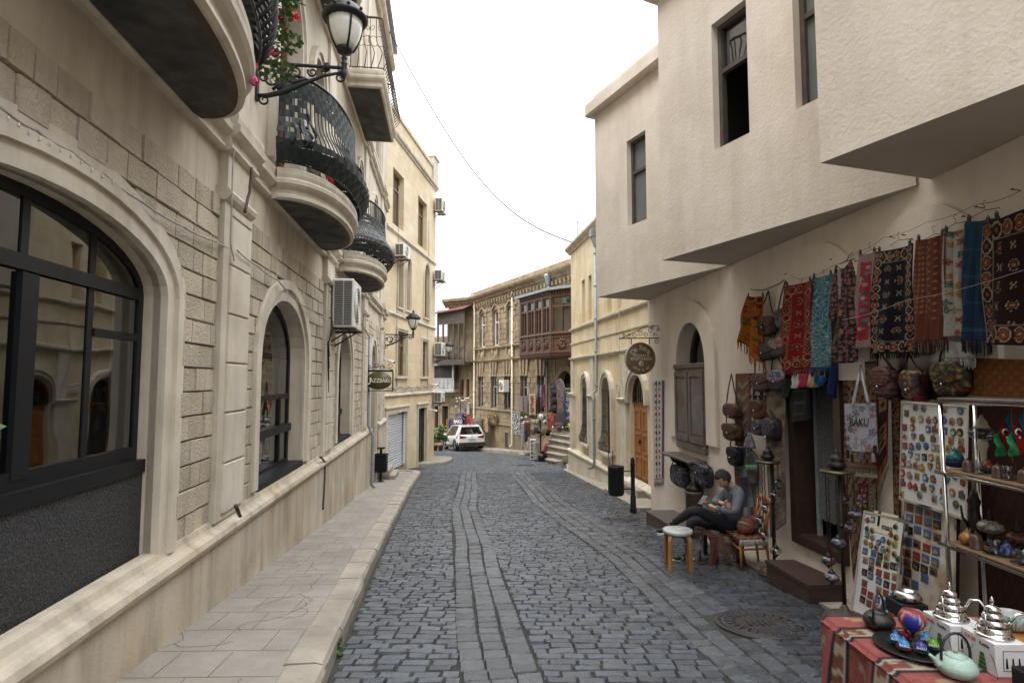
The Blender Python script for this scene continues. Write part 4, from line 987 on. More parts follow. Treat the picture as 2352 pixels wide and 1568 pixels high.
mb = MB(FC.T); x = FC.px(*qc(300,240),.15)[0]; z = FC.px(*qc(300,240),.15)[1]; mb.box(x-.1,x+.12,.03,.25,z-.1,z+.15,.01); mb.add([(x-.08,.05,z-.1),(x+.1,.05,z-.1),(x+.1,.22,z-.1),(x-.08,.22,z-.1),(x+.03,.08,z-.4),(x+.1,.08,z-.4),(x+.1,.14,z-.4),(x+.03,.14,z-.4)],[(0,4,5,1),(1,5,6,2),(2,6,7,3),(3,7,4,0)]); solo(mb,'gutter_head',m_zinc,'small grey gutter funnel at the roof edge of yellow house','gutter funnel')
mb = MB(FC.T); x = FC.px(*qc(520,1300),.03)[0]; mb.tube([(x-.2,.03,4),(x-.15,.1,z_s2+.1),(x-.12,.12,2.2),(x-.1,.05,1.3),(x-.02,.12,z_imp+.05)],.008,4); solo(mb,'wall_cable',m_cable,'thin cable running down the yellow arched house','cable')
# ================= building R: plastered house with stepped bays =================
K0,K1,K2,K3 = (3.47,-3),(3.455,4.65),(3.14,8.1),(2.83,11.7)
R1 = Fac(K1,K0,True); R2 = Fac(K2,K1,True); R3 = Fac(K3,K2,True)
for F in (R1,R2,R3):
 if F.n.x > 0: F.n = -F.n
bR = thing('plastered_house','cream plastered house whose upper floor steps out in slanting bays above the souvenir shop','building',(4,5,-.5),0)
bR['label'] = 'cream plastered house with upper floor stepping out in slanting bays above souvenir shop'
zU = 3.25
n3o = arch(1.57,2.78,.48,1.85,2.59,14)
mb = MB(R3.T); mb.sheet(rect(0,R3.L,-1.4,zU+.3),[n3o],0,.3); mb.box(0,.02,-6,-.002,-1.4,zU)
mb.T = R2.T; dR = (1.53,2.27); mb.sheet(rect(0,R2.L,-1.2,zU+.3),[rect(dR[0],dR[1],-.15,1.75)],0,.25)
mb.T = R1.T; mb.sheet(rect(0,R1.L,-1,zU+.3),[],0,0); mb.T = None
mb.build('wall',m_plaster,bR)
# raised plaster arches over each niche
def archband(F,c,w,zs,za,z0,th=.2,o=.04):
 q = MB(F.T); O = arch(c-w/2-th,c+w/2+th,z0,zs,za+th,20); O = O[1:]+O[:1]; I = arch(c-w/2,c+w/2,z0,zs,za,20); I = I[1:]+I[:1]; q.ring(O,I,-.002,o,closed=False); return q
q = archband(R3,2.2,1.22,1.85,2.57,.6,.36,.05); q.build('arch_band',m_plaster,bR)
for F,c in ((R2,1.95),(R1,.55)):
 x,z = (F.px(1870,560) if F is R2 else F.px(2110,478));
 q = MB(F.T); P = arch(x-.75,x+.75,1.6,z-.75,z,20); q.sheet(P,[rect(dR[0]-.02,dR[1]+.02,1.61,1.75)] if False else [],.045,0,.06)
 q.build('arch_panel',m_plaster,bR)
bays = [((1.69,11.23),(2.84,11.66),(3.26,7.75),7.25),((2.07,7.72),(3.14,8.08),(3.43,4.7),7.3),((2.35,4.21),(3.48,4.57),(4.2,.05),7.6)]
wn = [[(1.07,1.63)],[(1.02,1.57),(2.18,2.75)],[]]
for (a,b,c,zt),ws in zip(bays,wn):
 F = Fac(a,c,True)
 if F.n.x > 0: F.n = -F.n
 mb = MB(F.T); mb.sheet(rect(0,F.L+.0,zU,zt),[rect(x0,x1,4.42,6.02) for x0,x1 in ws],0,.22)
 mb.T = None
 mb.add([(a[0],a[1],zU),(b[0],b[1],zU),(b[0]+2,b[1]+.6,zU),(b[0]+2,b[1]+.6,zt),(a[0],a[1],zt)],[(0,1,2,3,4)])
 bay = mb.build('bay',m_plaster,bR)
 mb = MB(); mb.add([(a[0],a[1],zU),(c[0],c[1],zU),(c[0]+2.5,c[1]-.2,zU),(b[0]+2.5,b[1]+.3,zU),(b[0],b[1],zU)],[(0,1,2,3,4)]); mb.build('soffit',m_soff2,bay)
 mb = MB(F.T); mb.box(-.15,F.L,-.35,.16,zt-.28,zt,.03); mb.box(-.03,F.L,-.3,.03,zt-.002,zt+.16,.03); mb.build('parapet',m_plaster,bay)
 for x0,x1 in ws:
  dk = (x0 == 1.02)
  w,_ = window(F,x0,x1,4.42,6.02,6.02,bay,rec=.16,fw=.055,mat=m_lip,gl=m_dusty,trans=(5.42,),depth=.06)
  if dk:
   for ch in [o for o in bpy.data.objects if o.parent == w and o.name.startswith('pane')]:
    bpy.data.objects.remove(ch)
   g = MB(F.T); g.sheet(rect(x0+.05,x1-.05,5.45,5.97),(),-.15); g.build('pane',m_glass,w)
# roof slab so that light cannot leak in
mb = MB(); mb.add([(1.75,11.3,7.2),(3.3,7.8,7.2),(2.12,7.7,7.2),(3.45,4.75,7.2),(2.42,4.2,7.2),(4.2,-3,7.2),(9,-3,7.2),(9,12.5,7.2)],[(0,1,7),(1,2,3,7),(3,4,5,6,7)]); mb.build('roof',m_plaster,bR)
mb = MB(); mb.box(8.9,9,-3,12,-1,7.2); mb.build('back_wall',m_plaster,bR)
# niche window with closed wooden shutters
w,_ = window(R3,1.57,2.78,.62,1.85,2.59,bR,rec=.28,fw=.09,mat=m_dkwood,n=14)
m_sh = M('faded_shutter_wood',(.085,.055,.035),.55,.25,5,.1,40,col2=(.15,.145,.15),c2s=1.3,c2a=.9)
for a,b in ((1.55,2.15),(2.17,2.78)):
 mb = MB(R3.T); mb.box(a,b,.015,.05,.55,1.80,.006); mb.ring(rect(a+.02,b-.02,.58,1.74),rect(a+.09,b-.09,.68,1.66),.05,.072); mb.box(a+.12,b-.12,.05,.06,.72,1.62,.004); mb.build('shutter',m_sh,w)
mb = MB(R3.T); mb.box(1.52,2.81,0,.07,1.80,1.88,.01); mb.build('shutter_rail',m_sh,w); mb = MB(R3.T); mb.box(1.58,2.78,0,.06,.43,.55,.01); mb.build('shutter_rail',m_sh,w)
# shop door
mb = MB(R2.T); mb.ring(rect(dR[0]-.09,dR[1]+.09,-.24,1.84),rect(dR[0]+.012,dR[1]-.012,-.138,1.738),-.26,.05); dfr = mb.build('shop_door',m_dkwood,bR)
mb = MB(R2.T); mb.box(dR[0]+.07,dR[0]+.115,-.2,-.16,-.15,1.7); mb.build('door_edge',m_zinc,dfr)
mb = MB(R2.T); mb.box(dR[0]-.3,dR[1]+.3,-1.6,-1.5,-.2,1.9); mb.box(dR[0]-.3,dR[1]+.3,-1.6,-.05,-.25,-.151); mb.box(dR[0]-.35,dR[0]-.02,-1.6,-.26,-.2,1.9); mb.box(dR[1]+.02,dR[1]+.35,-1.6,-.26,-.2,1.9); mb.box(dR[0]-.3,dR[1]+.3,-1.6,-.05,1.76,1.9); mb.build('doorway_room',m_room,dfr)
mb = MB(R2.T);
def net(u,v): return (dR[0]+.12+.45*u,-.18+.02*math.sin(u*40),1.55-1.5*v)
mb.grid(net,40,2); mb.build('curtain',M('grey_net',(.10,.10,.10),.9,.3,30,.3,120),dfr)
# ================= street lamps =================
def lamp(loc,rz,label,L=1.0):
 t = thing('street_lamp',label,'street lamp',loc,rz,'wrought iron wall lamps')
 T = LT(loc,rz); mb = MB(T)
 mb.box(0,.025,-.03,.03,-.42,.1); mb.tube([(0,0,0),(L,0,0)],.019,8); mb.lathe([(.03,-.035),(.03,.035)],(L*.8,0,-.0),8)
 def sc_(cx,cz,r,a0,turns,dr,th=.013,n=26): mb.tube([(cx+(r-dr*i/n)*math.cos(a0+turns*2*PI*i/n),0,cz+(r-dr*i/n)*math.sin(a0+turns*2*PI*i/n)) for i in range(n+1)],[th*(1-.35*i/n) for i in range(n+1)],6)
 mb.tube([(0,0,-.36),(.12,0,-.36),(.28,0,-.31),(.5,0,-.2),(.7,0,-.1),(.9,0,-.05)],[.014,.026,.03,.022,.018,.014],7)
 sc_(.87,-.11,.06,1.6,-1.3,.042); sc_(.09,-.41,.06,1.4,1.3,.04); sc_(.17,-.17,.12,-1.2,1.5,.085,.016); sc_(.4,-.09,.07,3.4,-1.4,.05); sc_(.58,-.07,.05,2.6,1.35,.035); sc_(.71,-.04,.035,-2.5,-1.2,.024); sc_(.07,-.16,.05,2,-1.3,.03)
 mb.tube([(.24,0,-.05),(.3,0,-.15),(.38,0,-.2),(.5,0,-.15)],.014,6); mb.tube([(.17,0,-.29),(.25,0,-.22),(.22,0,-.14)],[.02,.012,.006],5)
 mb.build('bracket',m_iron,t)
 mb = MB(T); c = (L,0,0)
 mb.lathe([(.005,-.13),(.014,-.12),(.02,-.1),(.035,-.07),(.03,-.04),(.03,.03),(.04,.05),(.028,.065),(.028,.1),(.036,.11),(.024,.12),(.024,.15),(.075,.175),(.09,.21),(.085,.235)],c,16)
 for k in range(4):
  q = k*PI/2+.5; P = [(.09,.2),(.135,.28),(.178,.4),(.2,.53),(.21,.56)]; mb.tube([(L+r*math.cos(q),r*math.sin(q),z) for r,z in P],.011,5)
 mb.lathe([(.2,.52),(.235,.535),(.25,.56),(.235,.585),(.205,.6),(.2,.62),(.16,.68),(.09,.73),(.04,.745),(.03,.77),(.045,.79),(.03,.81),(.01,.84),(.001,.86)],c,20)
 for k in range(10): q = k*PI/5; mb.ball((L+.235*math.cos(q),.235*math.sin(q),.6),.02,6,4)
 mb.build('lantern_frame',m_iron,t)
 g = MB(T); g.lathe([(.085,.22),(.12,.27),(.155,.35),(.178,.44),(.188,.53)],c,20); g.build('glass_bowl',m_lampg,t); return t
nA = math.atan2(FA.n.y,FA.n.x)
pz = atY(785,144,5.85)
lamp((wallA(5.85),5.85,pz.z),nA,'large black iron wall lamp in the foreground between two curved balconies',-pz.x*-1-wallA(5.85) if False else (pz.x-wallA(5.85)))
pz = atY(948,768,19.1); lamp((wallA(19.1),19.1,pz.z),nA,'black wall lamp at the far end of the limestone house',pz.x-wallA(19.1))
pz = atY(1031,818,30); lamp((pz.x-.9,30,pz.z),0,'distant wall lamp past the pale ashlar house',.9)
# ================= air conditioners =================
def ac(F,s,o,z,w,d,h,label,brk=True):
 base = F.T((s+w/2,o,z)); t = thing('air_conditioner',label,'air conditioner',tuple(base),0,'outdoor air conditioner units')
 mb = MB(F.T); mb.box(s,s+w,o,o+d,z,z+h,.02); mb.build('casing',m_acw,t)
 mb = MB(F.T); n_ = int(h/.036)
 for i in range(n_):
  zz = z+.04+(h-.08)*i/n_
  for a,b in ((.1,.5),(.54,.9)): mb.box(s-.004,s+.01,o+d*a,o+d*b,zz,zz+.022)
 mb.build('side_louvre',m_acd,t)
 mb = MB(F.T); R = min(h,w)*.38; cx = s+w*.45; cz = z+h*.5
 for k in range(6): mb.tube([(cx+R*(k+1)/6*math.cos(q*.35),o+d+.012,cz+R*(k+1)/6*math.sin(q*.35)) for q in range(18)],.006,4,closed=True)
 mb.mi = 1; mb.lathe([(0.001,0),(R,0)],(0,0,0),4) if False else mb.sheet([(cx+R*math.cos(q*.35),cz+R*math.sin(q*.35)) for q in range(18)],(),o+d+.003)
 mb.build('fan_grille',[m_acw,m_acd],t)
 if brk:
  mb = MB(F.T)
  for x in (s+.1,s+w-.1): mb.box(x-.02,x+.02,0,o+d+.04,z-.045,z-.0); mb.tube([(x,0,z-.3),(x,o+d*.8,z-.04)],.014,4)
  mb.build('bracket',m_rust,t)
 return t
a0 = FA.px(757,700,.1)[0]
ac(FA,9.62,.12,2.50,.86,.36,.84,'big white air conditioner on rusty bracket beside the second curved balcony')
def acpx(F,u0,v0,u1,v1,d,w,lab,o=.12):
 s,z1 = F.px(u0,v0,o); _,z0 = F.px(u0,v1,o); ac(F,s,o,z0,w,d,z1-z0,lab)
acpx(FB,907,558,930,588,.34,.8,'white air conditioner under the pair of pointed windows of pale house')
ORD = 'first second third fourth fifth sixth seventh eighth ninth tenth eleventh twelfth thirteenth fourteenth fifteenth sixteenth seventeenth eighteenth nineteenth twentieth'.split()+['twenty '+x for x in 'first second third fourth fifth sixth seventh eighth ninth'.split()]
FB2 = Fac(tuple(FB.T((BL,-.32,0)))[:2],tuple(FB.T((BL+4.5,-.32,0)))[:2]); FB2.n = FB.n
for v0,v1,lab,s in ((441,473,'topmost white air conditioner at the corner of pale house',.25),(613,637,'second highest white air conditioner at the corner of pale house',.25)):
 z1 = FB.px(1000,v0,.3)[1]; z0 = FB.px(1000,v1,.3)[1]; ac(FB,6.0,.08,z0,.7,.36,z1-z0,lab)
for v0,v1,lab,s in ((784,816,'white air conditioner in front of the wooden balcony',.4),(900,925,'lowest white air conditioner beside the pale loggia',.4)):
 z1 = FB.px(1000,v0,.3)[1]; z0 = FB.px(1000,v1,.3)[1]; ac(FB,6.05,.1,z0,.7,.36,z1-z0,lab)
s,z = FD.px(*qd(650,950),.15); ac(FD,s-.25,.12,z-.35,.7,.4,.75,'boxy white air conditioner in an iron cage on brown house')
mb = MB(FD.T); s0,z1 = FD.px(*qd(588,885),.1); s1,z0 = FD.px(*qd(642,945),.1)
for i in range(7): x = s0+(s1-s0)*i/6; mb.tube([(x,.1,z0),(x,.5,z0),(x,.5,z1),(x,.1,z1)],.015,4)
for z in (z0,(z0+z1)/2,z1): mb.tube([(s0,.1,z),(s0,.5,z),(s1,.5,z),(s1,.1,z)],.015,4)
solo(mb,'iron_cage',m_iron,'empty black iron cage left of the boxy air conditioner on brown house','cage')
# ================= JAZZBAKU sign =================
Ys = 14.6
def sT(p): return atYm(p[0],p[1],p[2])
def PX(Y):
 def T(p): v = atY(p[0],p[2],Y); return Vector((v.x,Y+p[1],v.z))
 return T
a = atY(839,852,Ys); b = atY(902,898,Ys); cx,cz = (a.x+b.x)/2,(a.z+b.z)/2; w,h = b.x-a.x,a.z-b.z
t = thing('hanging_sign','oval olive green sign in a square iron frame reading JAZZBAKU','sign',(a.x,Ys,b.z))
mb = MB(); r_ = .014
for x in (a.x,b.x): mb.box(x-r_,x+r_,Ys-r_,Ys+r_,b.z,a.z)
mb.box(a.x-.12,b.x,Ys-r_*1.2,Ys+r_*1.2,a.z-.02,a.z+.03); mb.box(a.x,b.x,Ys-r_,Ys+r_,b.z,b.z+.022)
def spiral(mb,cx,cz,Y,r,a0,turns,dr,th=.008,n=22): mb.tube([(cx+(r-dr*i/n)*math.cos(a0+turns*2*PI*i/n),Y,cz+(r-dr*i/n)*math.sin(a0+turns*2*PI*i/n)) for i in range(n+1)],th,5)
for k,x in enumerate((.1,.4,.62,.9)): spiral(mb,a.x+w*x,a.z+.1+.03*(k % 2),Ys,.07,[0,3.6,1,3][k],(-1) ** k*1.2,.045)
mb.tube([(a.x,Ys,a.z+.05),(a.x+.2*w,Ys,a.z+.08),(a.x+.45*w,Ys,a.z+.12),(a.x+.7*w,Ys,a.z+.1),(b.x,Ys,a.z+.03)],.008,5)
mb.build('frame',m_iron,t)
mb = MB(lambda p: Vector((cx+p[0]*w*.46,Ys+p[2],cz+.01+p[1]*h*.44))); mb.lathe([(1,-.03),(1,.03)],(0,0,0),40)
pn = mb.build('oval_panel',M('olive_paint',(.085,.075,.018),.35,.08,5,.03,50),t)
mb = MB(); TT = lambda p: Vector((cx+.012+p[0],Ys-.033-p[2],cz+.01+p[1])); text_mesh(mb,'AZZBAKU',lambda p: TT((p[0]+.045,p[1],p[2])),.142,bold=.012,sx=.86)
mb.tube([TT((-.235,.075,0)),TT((-.228,-.05,0)),TT((-.25,-.085,0)),TT((-.285,-.075,0))],[.011,.014,.02,.026],6); mb.tube([TT((-.235,.08,0)),TT((-.21,.05,0)),TT((-.205,.02,0))],.008,5)
mb.build('lettering',M('sign_white',(.75,.74,.7),.5,0,1,0),pn)
# ================= small wall fixtures of the left houses =================
def cctv(p,d,label):
 t = thing('security_camera',label,'security camera',tuple(p),0,'white security cameras'); p = Vector(p); d = Vector(d).normalized()
 mb = MB(); mb.tube([p-d*.12,p+d*.14],.045,8); mb.tube([p-d*.14,p+d*.17],[.05,.05],8) if False else None; mb.build('casing',m_white,t)
 mb = MB(); mb.tube([p+d*.14,p+d*.155],.035,8); mb.build('lens',m_black,t)
 mb = MB(); mb.tube([p-d*.05,p-d*.1+Vector((-.1,.05,.05)),p-d*.1+Vector((-.2,.08,.05))],.02,5); mb.build('bracket',m_white,t)
cctv(FA.T((19.0,.25,FA.px(884,831)[1])),(.8,-.3,-.2),'white security camera right above the oval sign')
cctv(FB.pt(1000,884,.3),(.8,-.5,-.1),'white security camera between two corner air conditioners')
cctv(FB.pt(999,943,.3),(.8,-.5,-.1),'lowest white security camera at the corner of pale house')
def wire(name,F,pts,r,mat,label,cat='cable',o=.05):
 mb = MB(F.T); P = [F.px(u,v,o) for u,v in pts]; Q = []
 for i in range(len(P)-1):
  for k in range(6):
   f = k/6; Q.append((P[i][0]+(P[i+1][0]-P[i][0])*f,o+.002*math.sin(i*3+k),P[i][1]+(P[i+1][1]-P[i][1])*f-(.012*math.sin(PI*f) if 'light' in name else 0)))
 Q.append((P[-1][0],o,P[-1][1])); mb.tube(Q,r,5); return solo(mb,name,mat,label,cat)
wire('string_light_cable',FA,[(0,245),(85,300),(160,345),(240,400),(320,460),(420,520),(490,552),(545,575)],.008,m_cable,'grey cable of string lights sagging over the big dark window','string lights',.07)
wire('string_light_cable',FA,[(545,575),(590,610),(640,645),(680,690),(720,715),(755,738)],.008,m_cable,'cable of string lights from the first pilaster to the big air conditioner','string lights',.12)
for i in range(22):
 u,v = [(20+i*24,262+i*14.6),(560+(i-21)*20,588)][i > 20]; p = FA.pt(u,v+5,.08); q = MB(); q.tube([p,p-Vector((0,0,rnd.uniform(.015,.03)))],[.003,.005],5); o = solo(q,'string_light_bulb',m_lampg,'tiny clear bulb, %s from the left, of those over the big window' % ORD[i],'light bulb','string light bulbs')
for i in range(8):
 u,v = 555+i*21,588+i*15.2; p = FA.pt(u,v+5,.13); q = MB(); q.tube([p,p-Vector((0,0,rnd.uniform(.015,.03)))],[.004,.006],5); o = solo(q,'string_light_bulb',m_lampg,'tiny clear bulb, %s from the left, of those over the second window' % ORD[i],'light bulb','string light bulbs on the second span')
wire('conduit',FA,[(371,672),(362,860),(357,1060),(351,1258)],.011,m_white,'thin white conduit down the right edge of the big dark window','pipe',-.03)
wire('conduit',FA,[(697,830),(696,940),(693,1062)],.011,m_white,'thin white conduit beside the second dark window','pipe',-.03)
wire('wall_pipe',FA,[(578,385),(574,440),(562,488)],.014,m_rust,'short rusty pipe bent down the first pilaster','pipe',.16)
wire('wall_cable',FA,[(541,300),(536,370),(532,460),(530,560),(538,600)],.007,m_cable,'thin grey cable hanging down the first pilaster','cable',.13)
wire('wall_pipe',FA,[(735,1048),(747,1060),(745,1110),(742,1170)],.016,m_rust,'rusty bent pipe on the stained wall base by the second window','pipe',.13)
wire('wall_pipe',FA,[(541,1160),(552,1185)],.018,m_rust,'rusty stub of pipe at the foot of the first pilaster','pipe',.17)
mb = MB(FA.T); s = 14.75; mb.tube([(s,.1,2.75),(s,.1,.45),(s,.16,.3),(s,.22,.15),(s,.2,-1.05),(s+.1,.3,-1.2)],.035,6); solo(mb,'drain_pipe',m_zinc,'dark grey drain pipe beside the oval sign reaching the pavement','drain pipe')
mb = MB(FA.T)
for k in range(3): mb.tube([(13.2+.25*i,.09+.01*k,2.9-.03*i+.02*math.sin(i*2+k)) for i in range(7)]+[(14.75+.02*k,.09,2.6),(14.75+.03*k,.1,.9)],.008,4)
solo(mb,'cable_bundle',m_cable,'bundle of loose cables above the oval sign','cable')
mb = MB(FB.T); P = [(-.1+.22*i,.06+.02*math.sin(i),1.32+.04*math.sin(i*1.3)-.0*i) for i in range(30)]
for k in range(4): mb.tube([(a_,b_,z_+.022*math.sin(i*1.1+k*1.6)-(.12 if 12 < i < 17 and k > 1 else 0)) for i,(a_,b_,z_) in enumerate(P)],.012,4)
solo(mb,'cable_bundle',m_cable,'sagging bundle of cables across the pale house above its shutter','cable')
for u,lab in ((911,'yellow cable running down the near side of pale house'),(982,'grey cable running down the far corner of pale house')):
 s = FB.px(u,700)[0]; mb = MB(FB.T); mb.tube([(s+.05*math.sin(z*1.3),.04,z) for z in [1.3+.4*i for i in range(20)]],.014,4); solo(mb,'wall_cable',m_cable,lab,'cable')
p0,p1 = atY(862,10,17),atY(1312,556,21.4); mb = MB(); mb.tube([p0.lerp(p1,i/30)-Vector((0,0,1.7*math.sin(PI*i/30))) for i in range(31)],.02,4); solo(mb,'overhead_cable',m_iron,'long thin cable sagging across the sky between the houses','cable')
mb = MB(FA.T)
for k in range(4): mb.tube([(9.6+.06*k,.14,2.6-.05*k),(9.4,.16+.02*k,2.45),(9.3-.03*k,.14,2.2),(9.5,.12,2.0-.2*k)],.008,4)
solo(mb,'cable_bundle',m_black,'tangle of black cables left of the big air conditioner','cable')
# ================= left litter bin =================
bp = Vector((-3.73,16.3,G(16.3)+.14)); t = thing('litter_bin','black rectangular litter bin on a post in front of the white shutter','litter bin',tuple(bp))
mb = MB(LT(bp)); mb.box(-.03,.03,-.03,.03,0,.95); mb.lathe([(.1,0),(.1,.015)],(0,0,0),10); mb.build('post',m_black,t)
mb = MB(LT(bp)); mb.box(-.17,.17,-.14,.14,.27,.78,.02); mb.box(-.185,.185,-.15,.15,.72,.78,.01); mb.build('bin_body',m_black,t)
mb = MB(LT(bp)); mb.box(-.1,.1,-.09,.09,.92,.96,.01); mb.build('ashtray_top',m_black,t)
# ================= weeds, flowers =================
def leafclump(mb,c,R,n,sz,up=1.0,rr=rnd):
 for i in range(n):
  d = Vector((rr.gauss(0,1),rr.gauss(0,1),abs(rr.gauss(0,1))*up)); d = d.normalized()*R*rr.random()**.4; p = Vector(c)+d
  a = Vector((rr.uniform(-1,1),rr.uniform(-1,1),rr.uniform(-.3,.8))).normalized(); b = a.cross(Vector((rr.uniform(-1,1),rr.uniform(-1,1),1))).normalized(); s = sz*rr.uniform(.6,1.3)
  mb.add([p,p+a*s*.5+b*s*.42,p+a*s,p+a*s*.5-b*s*.42],[(0,1,2),(0,2,3)])
def flowers(mb,c,r,col,n=16,rr=rnd):
 mb.col = col
 for i in range(n):
  d = Vector((rr.gauss(0,1),rr.gauss(0,1),rr.gauss(0,1))).normalized(); p = Vector(c)+d*r*.5; a = d.cross(Vector((.3,.5,.9))).normalized(); b = d.cross(a)
  mb.add([p-a*r*.4-b*r*.3,p+a*r*.4-b*r*.3+d*r*.2,p+a*r*.35+b*r*.4+d*r*.3,p-a*r*.35+b*r*.4],[(0,1,2,3)])
 mb.col = None
for u,v,lab in ((535,1322,'small green weed where the pavement meets the wall in the foreground'),(755,1163,'small green weed by the rusty pipe at the wall base'),(600,1268,'thin weed growing from the wall base near the first pilaster'),(770,1500,'green weed in the gutter beside the kerb in the foreground'),(640,1240,'sparse weed at the wall base under the second window')):
 d = ray(u,v); lo,hi = .5,60
 for _ in range(50):
  m_ = (lo+hi)/2
  if EYE+d[2]/d[1]*m_ > G(m_)+(.14 if u != 770 else 0): lo = m_
  else: hi = m_
 p = atY(u,v,lo); t = thing('weed',lab,'weed',tuple(p)); mb = MB(); leafclump(mb,p,.08,34,.05); mb.build('leaves',m_leaf,t)
 mb = MB();
 for k in range(4): mb.tube([p,p+Vector((rnd.uniform(-.05,.05),rnd.uniform(-.05,.05),.07))],.002,3)
 mb.build('stem',m_leaf,t)
c = FA.T((4.15,.42,4.55)); t = thing('geranium_planter','black planter box of trailing geraniums with pink and red flowers on the nearest balcony','planter',tuple(c))
mb = MB(FA.T); mb.box(3.95,4.17,.1,.62,4.05,4.45,.02);
for i in range(6): mb.box(3.94,4.18,.09,.63,4.1+.06*i,4.13+.06*i,.008)
mb.build('trough',m_black,t)
mb = MB();
for s_,o_,z_ in ((4.1,.2,4.7),(4.2,.45,4.65),(4.28,.55,4.85),(4.3,.5,5.0),(4.35,.35,4.95),(4.3,.62,4.6),(4.34,.66,4.35),(4.32,.6,4.1),(4.2,.3,5.1),(4.36,.68,4.78),(4.38,.5,5.12)): leafclump(mb,FA.T((s_+.1,o_,z_)),.17,130,.05,.4)
mb.build('foliage',m_leaf,t)
mb = MB();
for u,v,col in ((663,12,(.75,.02,.05)),(679,38,(.7,.02,.04)),(630,122,(.75,.08,.25)),(640,30,(.75,.1,.2)),(583,186,(.7,.15,.3)),(645,45,(.65,.05,.1)),(580,150,(.7,.2,.3))): flowers(mb,FA.pt(u,v,.62),.045,col,22)
mb.build('blossoms',m_petal,t)
mb = MB()
for u,v in ((663,12),(679,38),(630,122)): p = FA.pt(u,v,.62); mb.tube([p,p+Vector((-.08,.05,.0)),FA.pt(600,v+5,.6)],.003,4)
mb.build('stem',m_leaf,t)
# plant behind the big window glass
c = FA.T((2.62,-.26,1.35)); t = thing('window_plant','potted plant with white blossoms behind the glass of the big dark window','potted plant',tuple(c))
mb = MB(); leafclump(mb,c,.2,160,.07,.9); leafclump(mb,c-Vector((0,.0,.1)),.2,120,.07); mb.build('leaves',m_leaf,t); mb = MB()
for k in range(9): flowers(mb,c+Vector((rnd.uniform(0,.1),rnd.uniform(-.15,.15),rnd.uniform(-.1,.25))),.035,(.8,.8,.8),12)
mb.build('blossoms',m_petal,t); mb = MB(LT(c-Vector((0.02,0,.3)))); mb.lathe([(.06,-.1),(.08,.06),(.07,.06)],(0,0,0),12); mb.build('pot',m_col,t)
# red clothes airer on the second balcony
p = FA.T((7.75,.35,4.55)); t = thing('clothes_airer','small red plastic clothes airer hanging inside the leather woven balcony','clothes airer',tuple(p))
mb = MB(FA.T); mb.tube([(7.2,.4,4.5),(8.3,.4,4.5)],.008,4); mb.tube([(7.2,.4,4.0),(7.2,.4,4.6)],.008,4); mb.build('rod',m_iron,t)
mb = MB(FA.T); mb.col = (.5,.01,.05)
for i in range(16): mb.box(7.45+.035*i,7.465+.035*i,.38,.42,4.4,4.5)
mb.box(7.44,8.0,.39,.41,4.40,4.42); mb.build('pegs',m_col,t)
# potted shrub left of the car
for u,v,h,lab in ((1012,1028,1.5,'bushy green shrub in a terracotta pot at the foot of dark stone wing'),(1000,1030,.9,'small shrub in a pot beside the pale house corner')):
 p = atY(u,v,38); p.z = G(38)+.02; t = thing('potted_shrub',lab,'potted shrub',tuple(p),0,'potted shrubs by the car'); mb = MB(LT(p)); mb.lathe([(.12,0),(.17,.3),(.19,.3),(.19,.35),(.16,.35)],(0,0,0),14); mb.build('pot',M('terracotta',(.2,.08,.04),.8),t)
 mb = MB()
 for k in range(9): leafclump(mb,p+Vector((rnd.uniform(-.4,.4),rnd.uniform(-.3,.3),rnd.uniform(.5,h))),.28,90,.12,.8)
 mb.build('foliage',m_leaf,t)
# ================= car =================
CP = Vector((-3.35,39.0,G(39.0)-.0)); CR = math.radians(20); slope = -math.atan(.077)
t = thing('parked_car','white compact SUV parked nose away beside the brown stone house','car',tuple(CP),CR)
Mc = Matrix.Translation(CP) @ Matrix.Rotation(CR,4,'Z') @ Matrix.Rotation(slope,4,'X'); Tc = lambda p: Mc @ Vector(p)
m_carp = M('white_car_paint',(.68,.68,.66),.22,.02,3,0); m_carp.node_tree.nodes['Principled BSDF'].inputs['Coat Weight'].default_value = .6
m_cgl = glass_mat('car_glass',(.05,.06,.06),.12); m_tyre = M('tyre_rubber',(.012,.012,.012),.8,.2,20,.1,60); m_alloy = M('alloy',(.35,.35,.36),.3,.05,9,0,metal=.9)
m_redl = M('red_lens',(.25,.004,.008),.2,0,9,0); m_trimb = M('black_plastic',(.018,.018,.02),.6,.1,20,.1,90)
# side profile (y forward, z up), half width by station
st_ = [(-2.3,.45,.95,.80,.84),(-2.28,.40,1.02,.86,.84),(-2.18,.36,1.08,.91,.80),(-1.9,.33,1.10,.92,.75),(-1.2,.30,1.08,.925,.75),(0,.28,1.03,.925,.75),(1.0,.29,1.0,.925,.75),(1.6,.3,.97,.91,.70),(2.05,.34,.90,.86,.6),(2.25,.42,.78,.74,.5),(2.3,.5,.66,.6,.5)]
mb = MB(Tc); K = 12; vs = []
for y,z0,z1,hw,_ in st_:
 for x,z in ((-hw*.88,z0),(-hw,z0+.12),(-hw*1.0,z0+.3),(-hw*.985,z1-.16),(-hw*.95,z1-.04),(-hw*.86,z1),(hw*.86,z1),(hw*.95,z1-.04),(hw*.985,z1-.16),(hw,z0+.3),(hw,z0+.12),(hw*.88,z0)): vs.append((x,y,z))
n_ = len(st_); fs = [(i*K+j,i*K+(j+1) % K,(i+1)*K+(j+1) % K,(i+1)*K+j) for i in range(n_-1) for j in range(K)]+[tuple(range(K))[::-1],tuple((n_-1)*K+j for j in range(K))]
mb.sm = 1; mb.add(vs,fs); mb.sm = 0
